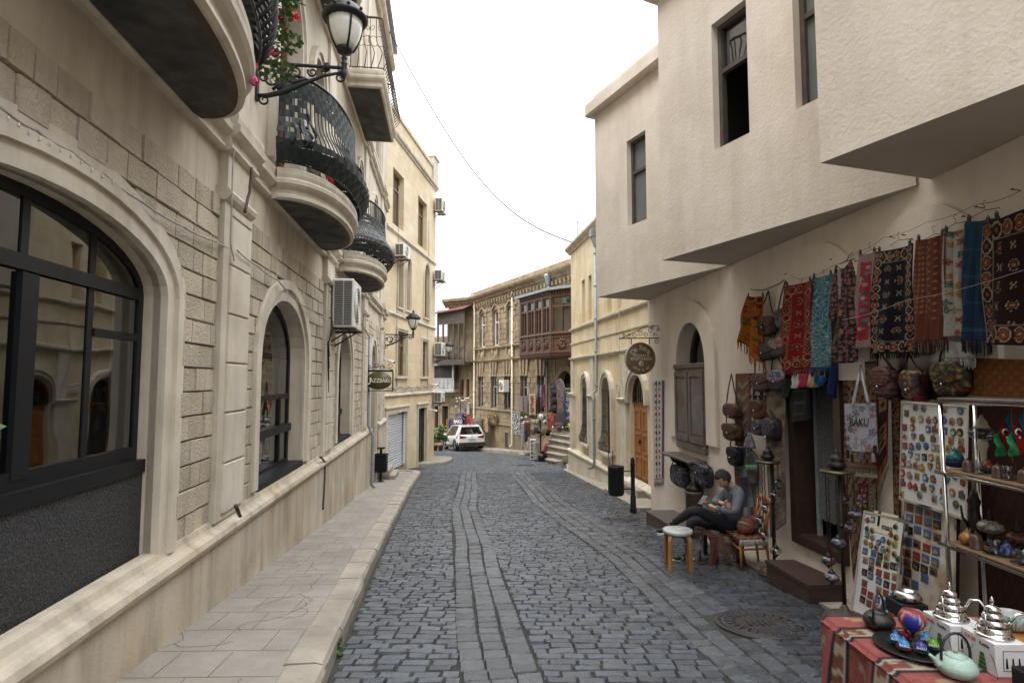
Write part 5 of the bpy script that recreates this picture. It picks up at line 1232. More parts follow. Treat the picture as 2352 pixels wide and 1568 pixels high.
# roof and pillars: glasshouse
cab = [(-2.2,1.05,.82,1.05,.82),(-1.85,1.05,.84,1.62,.60),(-1.2,1.05,.86,1.68,.63),(0,1.02,.87,1.69,.64),(.55,1.0,.87,1.64,.62),(1.35,.97,.84,.98,.82)]
rv = []
for y,zb_,wb,zt_,wt in cab: rv += [(-wt,y,zt_),(-wt*.6,y,zt_+.03 if zt_ > 1.2 else zt_),(wt*.6,y,zt_+.03 if zt_ > 1.2 else zt_),(wt,y,zt_)]
mb.sm = 1; mb.add([v for v in rv[4:20]],[(i*4+j,i*4+j+1,(i+1)*4+j+1,(i+1)*4+j) for i in range(3) for j in range(3)]); mb.sm = 0
for sg in (-1,1):
 mb.tube([(sg*.84,-2.15,1.05),(sg*.60,-1.85,1.62),(sg*.63,-1.2,1.68),(sg*.64,0,1.69),(sg*.62,.55,1.64),(sg*.83,1.35,.99)],[.07,.055,.035,.035,.04,.04],6)
 mb.add([(sg*.855,-2.1,1.06),(sg*.86,-1.35,1.06),(sg*.66,-1.5,1.6),(sg*.62,-1.8,1.58)],[(0,1,2,3)]);
mb.box(-.62,.62,-2.02,-1.75,1.56,1.63,.02)
body = mb.build('body',m_carp,t)
mb = MB(Tc); mb.box(-.55,.55,-1.75,.6,.95,1.52,.05); mb.build('cabin',m_room,t)
mb = MB(Tc); mb.add([(-.78,-2.17,1.07),(.78,-2.17,1.07),(.58,-1.86,1.57),(-.58,-1.86,1.57)],[(0,1,2,3)]); mb.build('rear_window',m_cgl,t)
mb = MB(Tc); mb.add([(-.8,1.33,.99),(.8,1.33,.99),(.6,.56,1.62),(-.6,.56,1.62)],[(0,1,2,3)]); mb.build('windscreen',m_cgl,t)
for sg in (-1,1):
 mb = MB(Tc); mb.add([(sg*.87,-1.4,1.07),(sg*.87,1.2,1.0),(sg*.63,.5,1.6),(sg*.63,-1.25,1.63)],[(0,1,2,3)]); mb.mi = 1
 for y in (-.35,): mb.add([(sg*.875,y-.05,1.05),(sg*.875,y+.05,1.05),(sg*.635,y+.05,1.66),(sg*.635,y-.05,1.66)],[(0,1,2,3)])
 mb.build('side_window',[m_cgl,m_trimb],t)
mb = MB(Tc); mb.box(-.5,.5,-2.325,-2.2,.30,.42,.02); mb.box(-.86,.86,-2.32,-1.95,.38,.60,.03)
for sg in (-1,1):
 mb.box(sg*.80,sg*.94,-2.2,-1.95,.35,.62,.03); mb.box(sg*.85,sg*.95,-1.1,1.1,.25,.42,.02)
 for y in (-1.4,1.42): mb.tube([(sg*.925,y+.43*math.cos(PI*q/10),.36+.43*math.sin(PI*q/10)) for q in range(11)],.045,5)
mb.build('black_cladding',m_trimb,t)
mb = MB(Tc)
for sg in (-1,1): mb.box(sg*.38,sg*.6,-2.345,-2.30,.46,.49)
mb.build('reflector',m_redl,t)
for sg in (-1,1):
 mb = MB(Tc); mb.add([(sg*.40,-2.33,.97),(sg*.80,-2.29,1.05),(sg*.945,-2.05,1.02),(sg*.95,-1.93,.86),(sg*.82,-2.31,.83),(sg*.40,-2.34,.90),(sg*.4,-2.1,.93)],[(0,1,4,5),(1,2,3,4),(0,6,1)]); mb.build('tail_light',m_redl,t)
 mb = MB(Tc); mb.ball((sg*1.02,.85,1.07),.1,10,6,.08,.07); mb.build('wing_mirror',m_carp,t)
 for y in (-1.4,1.42):
  Tw = (lambda y,sg: (lambda p: Tc((sg*.84+p[2]*sg,y+p[0],.36+p[1]))))(y,sg)
  mb = MB(Tw); mb.lathe([(.2,-.12),(.33,-.12),(.36,-.09),(.36,.07),(.33,.1),(.235,.1)],(0,0,0),22); w = mb.build('wheel',m_tyre,t)
  mb = MB(Tw); mb.lathe([(.235,.09),(.225,.06),(.05,.06),(.05,.08),(.001,.08)],(0,0,0),22)
  for k in range(5): q = k*2*PI/5; mb.tube([(.04*math.cos(q),.04*math.sin(q),.085),(.225*math.cos(q),.225*math.sin(q),.095)],.022,5)
  mb.build('rim',m_alloy,w)
mb = MB(Tc); mb.box(-.26,.26,-2.35,-2.315,.74,.86,.005); pl = mb.build('number_plate',m_white,t)
mb = MB(); text_mesh(mb,'99-DX-717',lambda p: Tc((p[0],-2.352-p[2],.80+p[1])),.105,depth=.001,bold=.01); mb.build('plate_text',m_black,pl)
mb = MB(Tc)
for q0 in (.09,.05): mb.tube([(.0+q0*math.cos(q*.5),-2.33,.93+q0*.6*math.sin(q*.5)) for q in range(13)],.008,4)
mb.build('badge',m_chrome,t)
mb = MB(Tc); mb.box(-.5,.5,-2.25,-2.2,1.035,1.05); mb.tube([(-.1,-2.2,1.12),(.35,-2.1,1.17)],.008,4); mb.build('rear_wiper',m_trimb,t)
mb = MB(Tc); mb.add([(-.03,-1.45,1.71),(.03,-1.45,1.71),(.0,-1.62,1.70),(.0,-1.56,1.77)],[(0,1,3),(1,2,3),(2,0,3)]); mb.build('aerial_fin',m_carp,t)
# ================= textile patterns =================
def hsh(i,j,s=0): return (math.sin(i*127.1+j*311.7+s*74.7)*43758.5453) % 1
def mixc(a,b,t): return tuple(x+(y-x)*t for x,y in zip(a,b))
def octo(x,y): x,y = abs(x),abs(y); return max(x,y,(x+y)*.72)
def rug(base,b1,b2,acc,W=.5,H=1.3,bw=.13,cell=.16,bc=.1):
 def f(u,v):
  x,y = u*W,v*H; e = min(x,W-x,y,H-y)
  if e < .012: return base
  if e < .018: return acc
  if e < bw:
   if x < bw or x > W-bw: t,c = y,(x if x < bw else W-x)
   else: t,c = x,(y if y < bw else H-y)
   k = math.floor(t/bc); fx = (t/bc-k)*2-1; fy = (c-.018)/(bw-.018)*2-1; d = octo(fx,fy)
   if k % 3 == 1:
    return acc if (d > .8 or (abs(fx*fy) > .25 and d > .45)) and d < .97 else (b1 if d < .3 else base)
   return (acc if .72 < d < .84 or d < .16 else b1 if d < .55 and d > .25 else b2 if .55 < d < .72 else base)
  if e < bw+.008: return mixc(base,acc,.5)
  i,j = math.floor(x/cell),math.floor(y/cell); fx,fy = (x/cell-i)*2-1,(y/cell-j)*2-1; d = math.hypot(fx,fy)
  if (i+j) % 2 == 0: return acc if (.5 < d < .6 and int(math.atan2(fy,fx)*3.5) % 2 == 0) or d < .12 else (b1 if .2 < d < .32 else base)
  return acc if (abs(abs(fx)-abs(fy)*.6-.1) < .07 and d < .5) else base
 return f
def kilim(pal,n=5,m=12,seed=1,edge=None):
 def f(u,v):
  j = math.floor(v*m); fy = (v*m-j)*2-1; x = abs(u*2-1)
  if edge and x > .84: return edge if math.floor(v*m*4) % 2 else pal[0]
  k = int(hsh(j,3,seed)*len(pal)); k2 = int(hsh(j,8,seed)*len(pal))
  z = (abs(fy)*.8+x*1.0)
  return pal[k] if z < .55 else pal[(k2+1) % len(pal)] if z < .95 else pal[0]
 return f
def paisley(base,c1,c2,sc_=9,asp=2.6,thr=.12):
 def f(u,v):
  x,y = u*sc_,v*sc_*asp; a = noise.noise((x*.5,y*.5,1.3)); b = noise.noise((x,y,5.1)); s = math.sin((a*9+b*2)*2.2)
  return c1 if s > 1-thr*4 else c2 if s < -.8 else base
 return f
def floral(base,cols,sc_=6,asp=2.6,r=.33,seed=2,ring=True):
 def f(u,v):
  x,y = u*sc_,v*sc_*asp; i,j = math.floor(x),math.floor(y); best = None
  for di in (-1,0,1):
   for dj in (-1,0,1):
    a,b = i+di,j+dj; cx,cy = a+.5+(hsh(a,b,seed)-.5)*.6,b+.5+(hsh(a,b,seed+1)-.5)*.6; d = math.hypot(x-cx,y-cy); th = math.atan2(y-cy,x-cx); rr = r*(.6+.5*hsh(a,b,seed+2))*(1+.25*math.cos(5*th))
    if d < rr: c = cols[int(hsh(a,b,seed+3)*len(cols))]; return mixc(c,base,.5) if ring and .4*rr < d < .6*rr else c
  return base
 return f
def stripes(cols,n=12,vert=True): return lambda u,v: cols[int((u if vert else v)*n*.9999) % len(cols)]
def plain(c,var=.12,s=4): return lambda u,v: tuple(x*(1+var*noise.noise((u*s,v*s,2))) for x in c)
def bordered(inner,bc,w=.12,c2=None):
 def f(u,v):
  if min(u,1-u) < w or min(v,1-v)*2.4 < w: return bc if not c2 or (int((u+v*2.4)*60) % 3) else c2
  return inner(u,v)
 return f
# ================= hanging cloth =================
def Fx(u): return R3 if u < 1690 else R2 if u < 2120 else R1
def cloth(name,F,P,o,pat,label,cat,nu=34,nv=80,folds=2,amp=.02,fr=None,frl=.06,group=None,mat=None,pegs=True,ph=0,ob=None,th=.005,parts=True):
 ob = o if ob is None else ob
 if fr or pegs: c0,c1 = (P[0][0]+P[1][0])/2,(P[2][0]+P[3][0])/2; P = [(c0+(P[0][0]-c0)*1.1,P[0][1]),(c0+(P[1][0]-c0)*1.1,P[1][1]),(c1+(P[2][0]-c1)*1.09,P[2][1]),(c1+(P[3][0]-c1)*1.09,P[3][1])]
 tl,tr,br,bl = F.pt(*P[0],o),F.pt(*P[1],o),F.pt(*P[2],ob),F.pt(*P[3],ob)
 def fn(u,v):
  p = (tl.lerp(tr,u)).lerp(bl.lerp(br,u),v); f = amp*1.6*(.35+.65*v)*(math.sin(2*PI*(folds*u+.12*math.sin(v*5+ph))+ph)+.4*math.sin(2*PI*folds*2.3*u+ph*2+v*3))
  sag = -.015*math.sin(PI*u)*(1-v) if folds else 0
  return p+F.n*(f+abs(amp)*1.6)+Vector((0,0,sag))
 n_hook = pegs
 if fr or pegs:
  t = thing(name,label,cat,tuple(fn(.5,1)),0,group); mb = MB(); mb.grid(fn,nu,nv,pat,-th); mb.build('fabric',mat or m_cloth,t)
 else: mb = MB(); mb.grid(fn,nu,nv,pat,-th); return solo(mb,name,mat or m_cloth,label,cat,group)
 if fr:
  mb = MB(); mb.col = fr; n = 26
  for i in range(n+1):
   p = fn(i/n,1); q = p+Vector((rnd.uniform(-.008,.008),rnd.uniform(-.008,.008),-frl*rnd.uniform(.8,1.1))); mb.tube([p,p.lerp(q,.5)+Vector((.003,0,0)),q],[.005,.006,.004],4)
  mb.build('fringe',m_cloth,t)
 if pegs:
  for u in (.12,.88): p = fn(u,0); mb = MB(LT(p)); mb.box(-.006,.006,-.014,.014,-.02,.03,.003); mb.tube([(0,-.012,.03),(0,0,.045),(0,.012,.03)],.004,4); mb.build('clip',m_dull,t)
 return t
RED = (.22,.012,.012); DRED = (.10,.008,.01); NAVY = (.008,.008,.018); CRM = (.42,.34,.22); ORG = (.42,.12,.02); TEAL = (.02,.13,.19)
S = 'textiles hanging over the shop'
cloth('hanging_rug',R2,((1812,657),(1871,641),(1868,842),(1802,854)),.16,rug((.20,.006,.008),(.02,.015,.03),(.3,.08,.02),(.42,.25,.12),.45,1.2),'deep red patterned rug with red fringe, leftmost on the clothes line','rug',40,110,1,.02,RED,.07,S,ob=.1)
cloth('paisley_scarf',R2,((1872,637),(1915,627),(1909,842),(1868,845)),.14,paisley((.025,.12,.19),(.28,.33,.28),(.05,.2,.26),5,4.5),'turquoise paisley scarf with dark fringe beside the deep red rug','scarf',30,120,2,.012,(.02,.05,.09),.09,S)
cloth('long_scarf',R2,((1981,583),(2016,576),(2006,797),(1968,802)),.14,bordered(floral((.38,.03,.05),[(.05,.25,.22),(.4,.38,.3),(.3,.02,.03),(.02,.1,.14)],3,6,.4),(.30,.30,.26),.2,(.36,.03,.06)),'coral red silk scarf with turquoise flowers beside the brown dress','scarf',26,110,1,.015,None,0,S)
cloth('hanging_rug',R2,((2025,578),(2104,558),(2104,810),(2007,813)),.17,rug(NAVY,(.35,.07,.015),(.02,.02,.02),(.5,.42,.28),.62,1.25,.14,.15),'black and navy rug with orange octagons and cream border motifs','rug',58,120,1,.02,(.008,.008,.008),.05,S,ob=.12)
cloth('wool_shawl',R1,((2113,551),(2175,534),(2175,779),(2107,787)),.15,lambda u,v: mixc((.17,.05,.03),(.33,.19,.1),1.0 if (u > .45 and v < .8 and math.hypot((u*5) % 1-.5,((v*14+.5*int(u*5)) % 1-.5)) < .17) or (u < .4 and .07 < v < .75 and abs(math.sin(v*60)*math.sin(u*30)) > .7) else .0),'rust brown wool shawl with pale dots and tasselled hem','shawl',40,110,2,.012,(.07,.03,.02),.1,S)
cloth('floral_shawl',R1,((2177,531),(2228,521),(2228,770),(2175,773)),.14,floral((.50,.48,.44),[(.35,.05,.03),(.08,.12,.08),(.4,.2,.05),(.5,.47,.43),(.5,.48,.44)],2.2,5,.42),'white shawl embroidered with red and green flowers','shawl',36,110,2,.012,None,0,S)
cloth('white_scarf',R1,((2176,779),(2238,783),(2239,822),(2174,822)),.12,plain((.52,.51,.5)),'plain white tasselled scarf end below the white floral shawl','scarf',20,14,2,.008,(.5,.49,.48),.08,S,pegs=False)
cloth('wool_shawl',R1,((2230,507),(2301,496),(2273,783),(2218,779)),.15,lambda u,v: mixc((.018,.075,.115),(.02,.045,.1),v) if (int(v*40) % 9) else (.03,.10,.13),'teal blue wool shawl with grey fringe','shawl',36,90,2,.014,(.03,.035,.04),.1,S)
cloth('hanging_rug',R1,((2276,515),(2400,455),(2400,795),(2277,790)),.2,rug((.022,.006,.006),(.28,.07,.02),(.07,.015,.01),(.42,.36,.25),.95,1.3,.2,.2,.17),'large black and maroon rug with orange medallions at the right end of the line','rug',60,110,1,.02,None,0,S,ob=.15)
cloth('hanging_carpet',R1,((2236,822),(2440,828),(2440,915),(2236,908)),.06,lambda u,v: (.22,.075,.02) if math.sin(u*50)*math.sin(v*22) < .4 else (.27,.12,.035),'amber orange patterned carpet on the wall above the shelves','carpet',60,30,0,0,None,0,S,pegs=False)
cloth('hanging_carpet',R1,((2240,915),(2560,935),(2560,1560),(2250,1420)),.03,lambda u,v: (.040,.012,.007) if math.sin(u*70)*math.sin(v*60) < .3 else (.06,.02,.01),'dark brown carpet covering the wall behind the shelves','carpet',40,40,0,0,None,0,S,pegs=False)
cloth('black_cloth',R1,((2012,812),(2216,806),(2216,918),(2022,918)),.04,plain((.012,.01,.01)),'black cloth backing the row of embroidered bags','cloth',12,8,0,0,None,0,S,pegs=False)
# dress
def dress():
 F = R2; o = .15; t = thing('embroidered_dress','brown tunic dress with silver embroidered neckline on a hanger','dress',tuple(F.pt(1945,833,o)),0,S)
 L = [(1929,608),(1921,640),(1906,734),(1927,738),(1932,700),(1928,760),(1916,833),(1947,836),(1976,832),(1972,740),(1972,700),(1974,690),(1972,640),(1962,594),(1956,606),(1948,616),(1938,615)]
 P = [F.px(*p,o) for p in L]; s0,s1 = min(p[0] for p in P),max(p[0] for p in P); z0,z1 = min(p[1] for p in P),max(p[1] for p in P)
 def inside(s,z):
  c = False; n = len(P)
  for i in range(n):
   (a,b),(c2,d) = P[i],P[(i+1) % n]
   if (b > z) != (d > z) and s < (c2-a)*(z-b)/(d-b)+a: c = not c
  return c
 nu,nv = 46,120; cm = (s0+s1)/2+.02
 fl = floral((.018,.012,.012),[(.22,.09,.08),(.26,.12,.10),(.2,.1,.09)],9,2.6,.42)
 mb = MB(F.T); idx = {}
 for j in range(nv+1):
  for i in range(nu+1):
   s,z = s0+(s1-s0)*i/nu,z1-(z1-z0)*j/nv
   if not inside(s,z): continue
   v = (z1-z)/(z1-z0); off = o+.03*math.sqrt(max(0,1-((s-cm)/(s1-s0)*2)**2))+.015*math.sin(s*55+v*2)*v
   dx = abs(s-cm)/(s1-s0); c = (.42,.36,.34) if ((dx < .035+.12*max(0,.3-v) and dx > .0 and v < .36 and (int(v*160)+int(dx*60)) % 3)) else (.30,.15,.05) if (dx < .03 and abs(v-.5) < .03 or dx < .03 and abs(v-.68) < .02) else fl((s-s0)/(s1-s0),v)
   mb.col = c; idx[(i,j)] = mb.add([(s,off,z)],[])
 mb.col = None
 for (i,j) in idx:
  q = [(i,j),(i+1,j),(i+1,j+1),(i,j+1)]
  if all(k in idx for k in q): mb.f.append([idx[k] for k in q]); mb.m.append(0); mb.s.append(1)
 ob = mb.build('fabric',m_cloth,t); md = ob.modifiers.new('s','SOLIDIFY'); md.thickness = .02
 mb = MB(F.T); a,b = F.px(1929,606,o),F.px(1962,594,o); mb.tube([(a[0],o,a[1]),(b[0],o,b[1])],.005,4); m_ = ((a[0]+b[0])/2,(a[1]+b[1])/2); mb.tube([(m_[0],o,m_[1]),(m_[0],o-.02,m_[1]+.05),(m_[0]+.02,o-.05,m_[1]+.08)],.004,4); mb.build('hanger',m_dull,t)
dress()
# clothes lines and hooks
def line(F,pts,r,label,mat=m_dull,o=.14):
 mb = MB(); Q = [F_.pt(u,v,o_) for F_,u,v,o_ in pts]; R_ = []
 for a,b in zip(Q,Q[1:]):
  for k in range(8): R_.append(a.lerp(b,k/8)-Vector((0,0,.02*math.sin(PI*k/8))))
 R_.append(Q[-1]); mb.tube(R_,r,4); return solo(mb,'clothes_line',mat,label,'clothes line')
line(R2,[(R2,1733,665,.02),(R2,1770,660,.1),(R2,1815,631,.02)],.006,'short dark rope between two nails above the brown bags')
line(R2,[(R2,1815,631,.04),(R2,1845,640,.14),(R2,1910,612,.14),(R2,1970,578,.14),(R2,2030,545,.05),(R1,2130,510,.14),(R1,2240,470,.14),(R1,2345,438,.03)],.0019,'thin wire clothes line carrying the rugs and scarves')
line(R2,[(R2,1930,735,.2),(R2,2080,690,.25),(R1,2352,620,.3)],.0018,'thin cord stretched across the hanging rugs',m_cable)
for i,(u,v) in enumerate(((1978,601),(2088,542),(2108,552),(2230,500),(1815,631),(1735,666),(2345,438),(1920,598),(2060,547),(2260,478))):
 F = Fx(u); p = F.pt(u,v,.0); q = MB(); q.tube([p,p+F.n*.06+Vector((0,0,.01))],.0035,5); q.tube([p+F.n*.06+Vector((0,-.008,.01)),p+F.n*.06+Vector((0,.008,.01))],.006,5); solo(q,'wall_nail',m_dull,'long nail %s in the plaster wall' % ['left of the coral scarf','above the black and navy rug','left of the rust shawl','above the teal shawl','above the deep red rug','above the orange scarf','at the far right of the wall','above the brown dress','at the left corner of the black and navy rug','right of the teal shawl'][i],'nail','nails in the plaster wall')
for i,(u,v) in enumerate(((1843,652),(1893,630),(1998,570),(2065,548),(2145,535),(2195,510),(2262,480))):
 F = Fx(u); p = F.pt(u,v+6,.15); q = MB(); q.tube([p+Vector((0,-.12,-.01)),p+Vector((0,0,.01)),p+Vector((0,.12,-.01))],.0028,4); q.tube([p+Vector((0,0,.02)),p+Vector((0,0,.04)),p+Vector((0,.018,.06)),p+Vector((0,.0,.08)),p+Vector((0,-.014,.065))],.0022,4)
 solo(q,'clothes_hanger',m_dull,'wire clothes hanger holding the %s' % ['deep red rug','turquoise scarf','coral scarf','black and navy rug','rust shawl','white floral shawl','teal shawl'][i],'hanger','wire hangers on the line')
# left cluster textiles
cloth('orange_scarf',R2,((1727,680),(1761,678),(1757,842),(1706,772)),.12,floral((.42,.13,.012),[(.12,.01,.01),(.05,.08,.02),(.4,.14,.01),(.3,.03,.01)],3.2,3,.42),'orange floral scarf with long fringe at the left of the shop front','scarf',26,60,2,.03,(.38,.13,.03),.12,S)
cloth('kilim_rug',R2,((1690,858),(1723,857),(1723,1024),(1689,1023)),.03,bordered(lambda u,v: [(.30,.27,.2),(.12,.14,.1),(.3,.12,.06)][int(abs((abs(u-.5)*1.3+v*6) % 1)*3)],(.20,.02,.02),.16,(.3,.26,.18)),'narrow kilim with arrow pattern and red border behind the leather bags','kilim',26,90,0,0,None,0,'kilims on the shop wall',pegs=False)
cloth('tree_kilim',R2,((1723,857),(1762,857),(1762,934),(1722,932)),.025,lambda u,v: (.25,.02,.02) if min(u,1-u) < .08 or v > .93 else (.5,.46,.36) if abs(u-.5)*3 % 1 < ((v*3) % 1)*.55 and .3 < v < .92 else (.012,.012,.012),'small black kilim with cream trees and red border','kilim',24,40,0,0,None,0,'kilims on the shop wall',pegs=False)
cloth('long_carpet',R2,((1764,892),(1811,888),(1806,1200),(1772,1235)),.05,floral((.17,.13,.09),[(.25,.2,.14),(.1,.065,.045),(.28,.23,.17),(.2,.15,.1)],3,7,.5),'long beige and brown medallion carpet hanging left of the shop door','carpet',30,150,1,.015,None,0,'kilims on the shop wall',pegs=False,ob=.16)
cloth('kilim_strip',R2,((1690,1026),(1731,1024),(1733,1185),(1700,1190)),.03,lambda u,v: [(.14,.2,.2),(.25,.05,.04),(.1,.12,.12),(.3,.3,.28),(.05,.06,.1)][int(hsh(int(u*6),int(v*7),4)*5)],'blue and red patchwork cloth strip behind the seated man','cloth',24,60,1,.015,None,0,'kilims on the shop wall',pegs=False)
cloth('narrow_kilim',R3,((1500,874),(1523,873),(1522,1098),(1503,1101)),.02,lambda u,v: (.2,.1,.24) if u > .9 else [(.4,.04,.03),(.03,.03,.03),(.45,.16,.05),(.25,.28,.3),(.04,.12,.07),(.03,.05,.2)][int(hsh(int(v*16),3,2)*6)] if .12 < abs(u-.48)*1.6+abs((v*16) % 1-.5)*.7 < .46 and abs(u-.48) > .07 else (.75,.70,.60),'long narrow kilim with bright diamonds and purple edge near the round sign','kilim',22,110,0,0,(.5,.47,.42),.13,'kilims on the shop wall',pegs=False)
cloth('dark_wall_rug',R3,((1570,1050),(1618,1058),(1613,1140),(1573,1125)),.02,bordered(plain((.015,.013,.02)),(.25,.05,.02),.13,(.4,.25,.1)),'small dark rug with red and gold border under the wooden wall shelf','rug',26,40,0,0,None,0,'kilims on the shop wall',pegs=False)
cloth('pictorial_kilim',R2,((1942,835),(2009,828),(2012,1080),(1943,1072)),.03,bordered(lambda u,v: (.36,.27,.15) if (int(u*9)+int(v*22)) % 2 or math.sin(u*40+int(v*11)*2) > .2 else (.16,.035,.03),(.17,.02,.02),.15,(.35,.3,.22)),'maroon bordered kilim with figures behind the white tote bag','kilim',40,110,0,0,(.4,.34,.24),.04,'kilims on the shop wall',pegs=False)
cloth('pictorial_kilim',R2,((1944,1090),(2012,1098),(2010,1335),(1962,1325)),.03,bordered(lambda u,v: (.20,.14,.08) if math.sin(u*30)*math.sin(v*44) > 0 else (.09,.04,.03),(.12,.015,.015),.17,(.3,.26,.2)),'lower maroon bordered kilim behind the second lantern stand','kilim',36,90,0,0,(.4,.34,.24),.05,'kilims on the shop wall',pegs=False)
cloth('flower_cloth',R2,((1971,1108),(1994,1110),(1994,1166),(1970,1162)),.07,floral((.03,.012,.015),[(.3,.02,.04),(.4,.4,.38),(.15,.04,.15),(.35,.2,.05)],4,2.2,.48),'small cloth covered in red and white rosettes on the lower kilim','cloth',26,50,0,0,None,0,'kilims on the shop wall',pegs=False)
cloth('flower_cloth',R2,((1996,1108),(2013,1115),(2012,1178),(1996,1172)),.07,paisley((.012,.012,.012),(.35,.3,.18),(.2,.16,.1),4,3,.16),'small black and gold scroll cloth beside the rosette cloth','cloth',20,50,0,0,None,0,'kilims on the shop wall',pegs=False)
cloth('red_band',R2,((2018,917),(2040,912),(2038,1060),(2018,1120)),.08,lambda u,v: (.2,.015,.012) if min(u,1-u) < .16 or (v*6) % 1 < .12 else [(.35,.26,.15),(.02,.02,.02),(.3,.18,.1)][int(v*6) % 3] if abs(u-.5)+abs((v*6) % 1-.5) > .28 else (.12,.02,.02),'red and cream woven band with fringed end right of the tote bag','woven band',18,100,0,0,(.35,.27,.15),.07,'kilims on the shop wall',pegs=False)
cloth('story_band',R1,((2048,912),(2069,910),(2068,1190),(2054,1180)),.05,lambda u,v: (.14,.02,.015) if min(u,1-u) < .14 or (v*11) % 1 < .1 else (.30,.20,.11) if hsh(int(u*7),int(v*66),9) > .35 else (.06,.02,.015),'long brown band of small woven animal squares beside the magnet board','woven band',18,140,0,0,None,0,'kilims on the shop wall',pegs=False)
for i,(P,c,lab) in enumerate(((((1828,858),(1845,858),(1842,892),(1828,892)),(.5,.49,.48),'folded white scarf tip hanging over the shop door'),(((1845,858),(1863,856),(1860,889),(1845,890)),(.35,.04,.08),'rose pink scarf tip hanging over the shop door'),(((1866,860),(1884,862),(1882,890),(1866,889)),(.5,.38,.2),'pale yellow scarf tip hanging over the shop door'),(((1880,862),(1905,862),(1897,886),(1884,888)),(.02,.12,.3),'bright blue scarf tip hanging over the shop door'),(((1902,845),(1932,835),(1930,915),(1908,905)),(.01,.02,.09),'navy bandana hanging over the shop door'),(((1802,864),(1828,866),(1822,915),(1804,912)),(.015,.025,.015),'dark green scarf tip left of the shop door'))):
 cloth('scarf_tip',R2,P,.1,plain(c,.2),lab,'scarf',10,12,1.5,.02,None,0,'scarf tips over the door',pegs=False,ph=i)
cloth('doorway_bag',R2,((1829,893),(1868,890),(1866,965),(1828,972)),.05,lambda u,v: (.018,.017,.017) if (int(v*14) % 5) or abs(u-.5) > .3 else (.06,.055,.055),'black and grey woven bag hanging in the shop doorway','bag',16,24,1,.01,None,0,None,pegs=False,th=.05)
# ================= bags =================
def puff(mb,F,s,z,w,h,d,o,pat=None,col=(.1,.05,.03),p=3.2,taper=0,n=40):
 R = [(.0,-.5,.80),(0,-.3,.97),(0,0,1.0),(0,.3,.97),(0,.45,.86)]+[(0,.5+.02*(1-k*k),k) for k in (.74,.62,.5,.38,.26,.14,.02)]; b = None; st = len(mb.v); C_ = []
 vs = []
 for _,q,k in R:
  for j in range(n):
   a = 2*PI*j/n; c,sn = math.cos(a),math.sin(a); x = math.copysign(abs(c)**(2/p),c)*w/2*k; y = math.copysign(abs(sn)**(2/p),sn)*h/2*k; x *= 1-taper*(y/h+.5)
   vs.append((s+x,o+d/2+q*d,z+y)); C_.append(pat(x/w+.5,.5-y/h) if pat else col)
 fs = [(i*n+j,i*n+(j+1) % n,(i+1)*n+(j+1) % n,(i+1)*n+j) for i in range(len(R)-1) for j in range(n)]+[tuple(range(n))[::-1]]
 mb.T = F.T; mb.sm = 1; b = mb.add(vs,fs); mb.sm = 0
 for i,c in enumerate(C_): mb.c[b+i] = c
def bag(u0,v0,u1,v1,label,col,flap=None,strap=None,d=.1,o=.06,hang=None,group='leather and fabric bags on the wall',pat=None,name='shoulder_bag',kind='bag',flaph=.6):
 F = Fx((u0+u1)/2); s0,z1 = F.px(u0,v0,o+d); s1,z0 = F.px(u1,v1,o+d); s0,s1 = min(s0,s1),max(s0,s1); zc = [F.px(u,v,o+d)[1] for u,v in ((u0,v0),(u1,v0),(u0,v1),(u1,v1))]; z1 = (zc[0]+zc[1])/2; z0 = (zc[2]+zc[3])/2
 cs,cz,w,h = (s0+s1)/2,(z0+z1)/2,s1-s0,z1-z0
 w = max(w-d*.35,w*.6)
 t = thing(name,label,kind,tuple(F.T((cs,o,z0))),0,group)
 mb = MB(); puff(mb,F,cs,cz,w,h,d,o,pat,col); mb.build('body',m_leather,t)
 if flap:
  mb = MB(); puff(mb,F,cs,cz+h*.5-h*flaph/2+.004,w*1.02,h*flaph,d*.5,o+d*.6,flap if callable(flap) else None,flap if not callable(flap) else col,2.6); mb.build('flap',m_leather,t)
  mb = MB(F.T); mb.ball((cs,o+d*1.16,cz+h*.5-h*flaph*.9),.01,6,4); mb.build('buckle',m_chrome,t)
 if strap:
  hp = F.pt(*strap,.06); mb = MB(); mb.col = tuple(x*.8 for x in col)
  a = F.T((cs-w*.42,o+d*.5,z1-.02)); b = F.T((cs+w*.42,o+d*.5,z1-.02)); mb.tube([a,a.lerp(hp,.5)+F.n*.01,hp,b.lerp(hp,.5)+F.n*.01,b],.009,4); mb.build('strap',m_leather,t)
 return t
BR = (.11,.038,.022); ROSE = floral((.38,.33,.28),[(.35,.06,.08),(.3,.12,.12),(.12,.14,.08)],3,1,.5); VIO = floral((.42,.4,.45),[(.16,.1,.28),(.1,.08,.2),(.3,.12,.2)],3,1,.5,5)
DOT = floral((.03,.03,.045),[(.45,.42,.5),(.3,.28,.38)],8,1,.36,3); DK = floral((.03,.025,.02),[(.14,.12,.1)],8,1,.45,4)
bag(1730,727,1775,773,'brown leather saddle bag hanging over the orange scarf',BR,(.13,.05,.035),(1765,668))
bag(1772,708,1820,753,'green black snakeskin bag with pale blue side on a long strap',(.13,.16,.24),DK,(1804,645))
bag(1723,790,1780,828,'dark embossed bag below the orange scarf',(.025,.018,.014),DK,(1752,740))
bag(1761,776,1808,820,'brown bag with rose print flap',(.10,.05,.035),ROSE,(1795,738))
bag(1721,858,1762,900,'reddish brown leather bag above the arrow kilim',(.13,.05,.035),(.15,.06,.042),(1738,800))
bag(1758,850,1801,899,'dark purple bag with violet flower flap',(.03,.015,.03),VIO,(1780,800))
bag(1657,926,1693,961,'small tan box bag with red and blue woven front on a black strap',(.14,.055,.03),lambda u,v: (.2,.03,.04) if v > .3 and int(u*9) % 2 else (.08,.03,.06) if v > .3 else (.2,.09,.05),(1680,858),d=.1,flaph=.95)
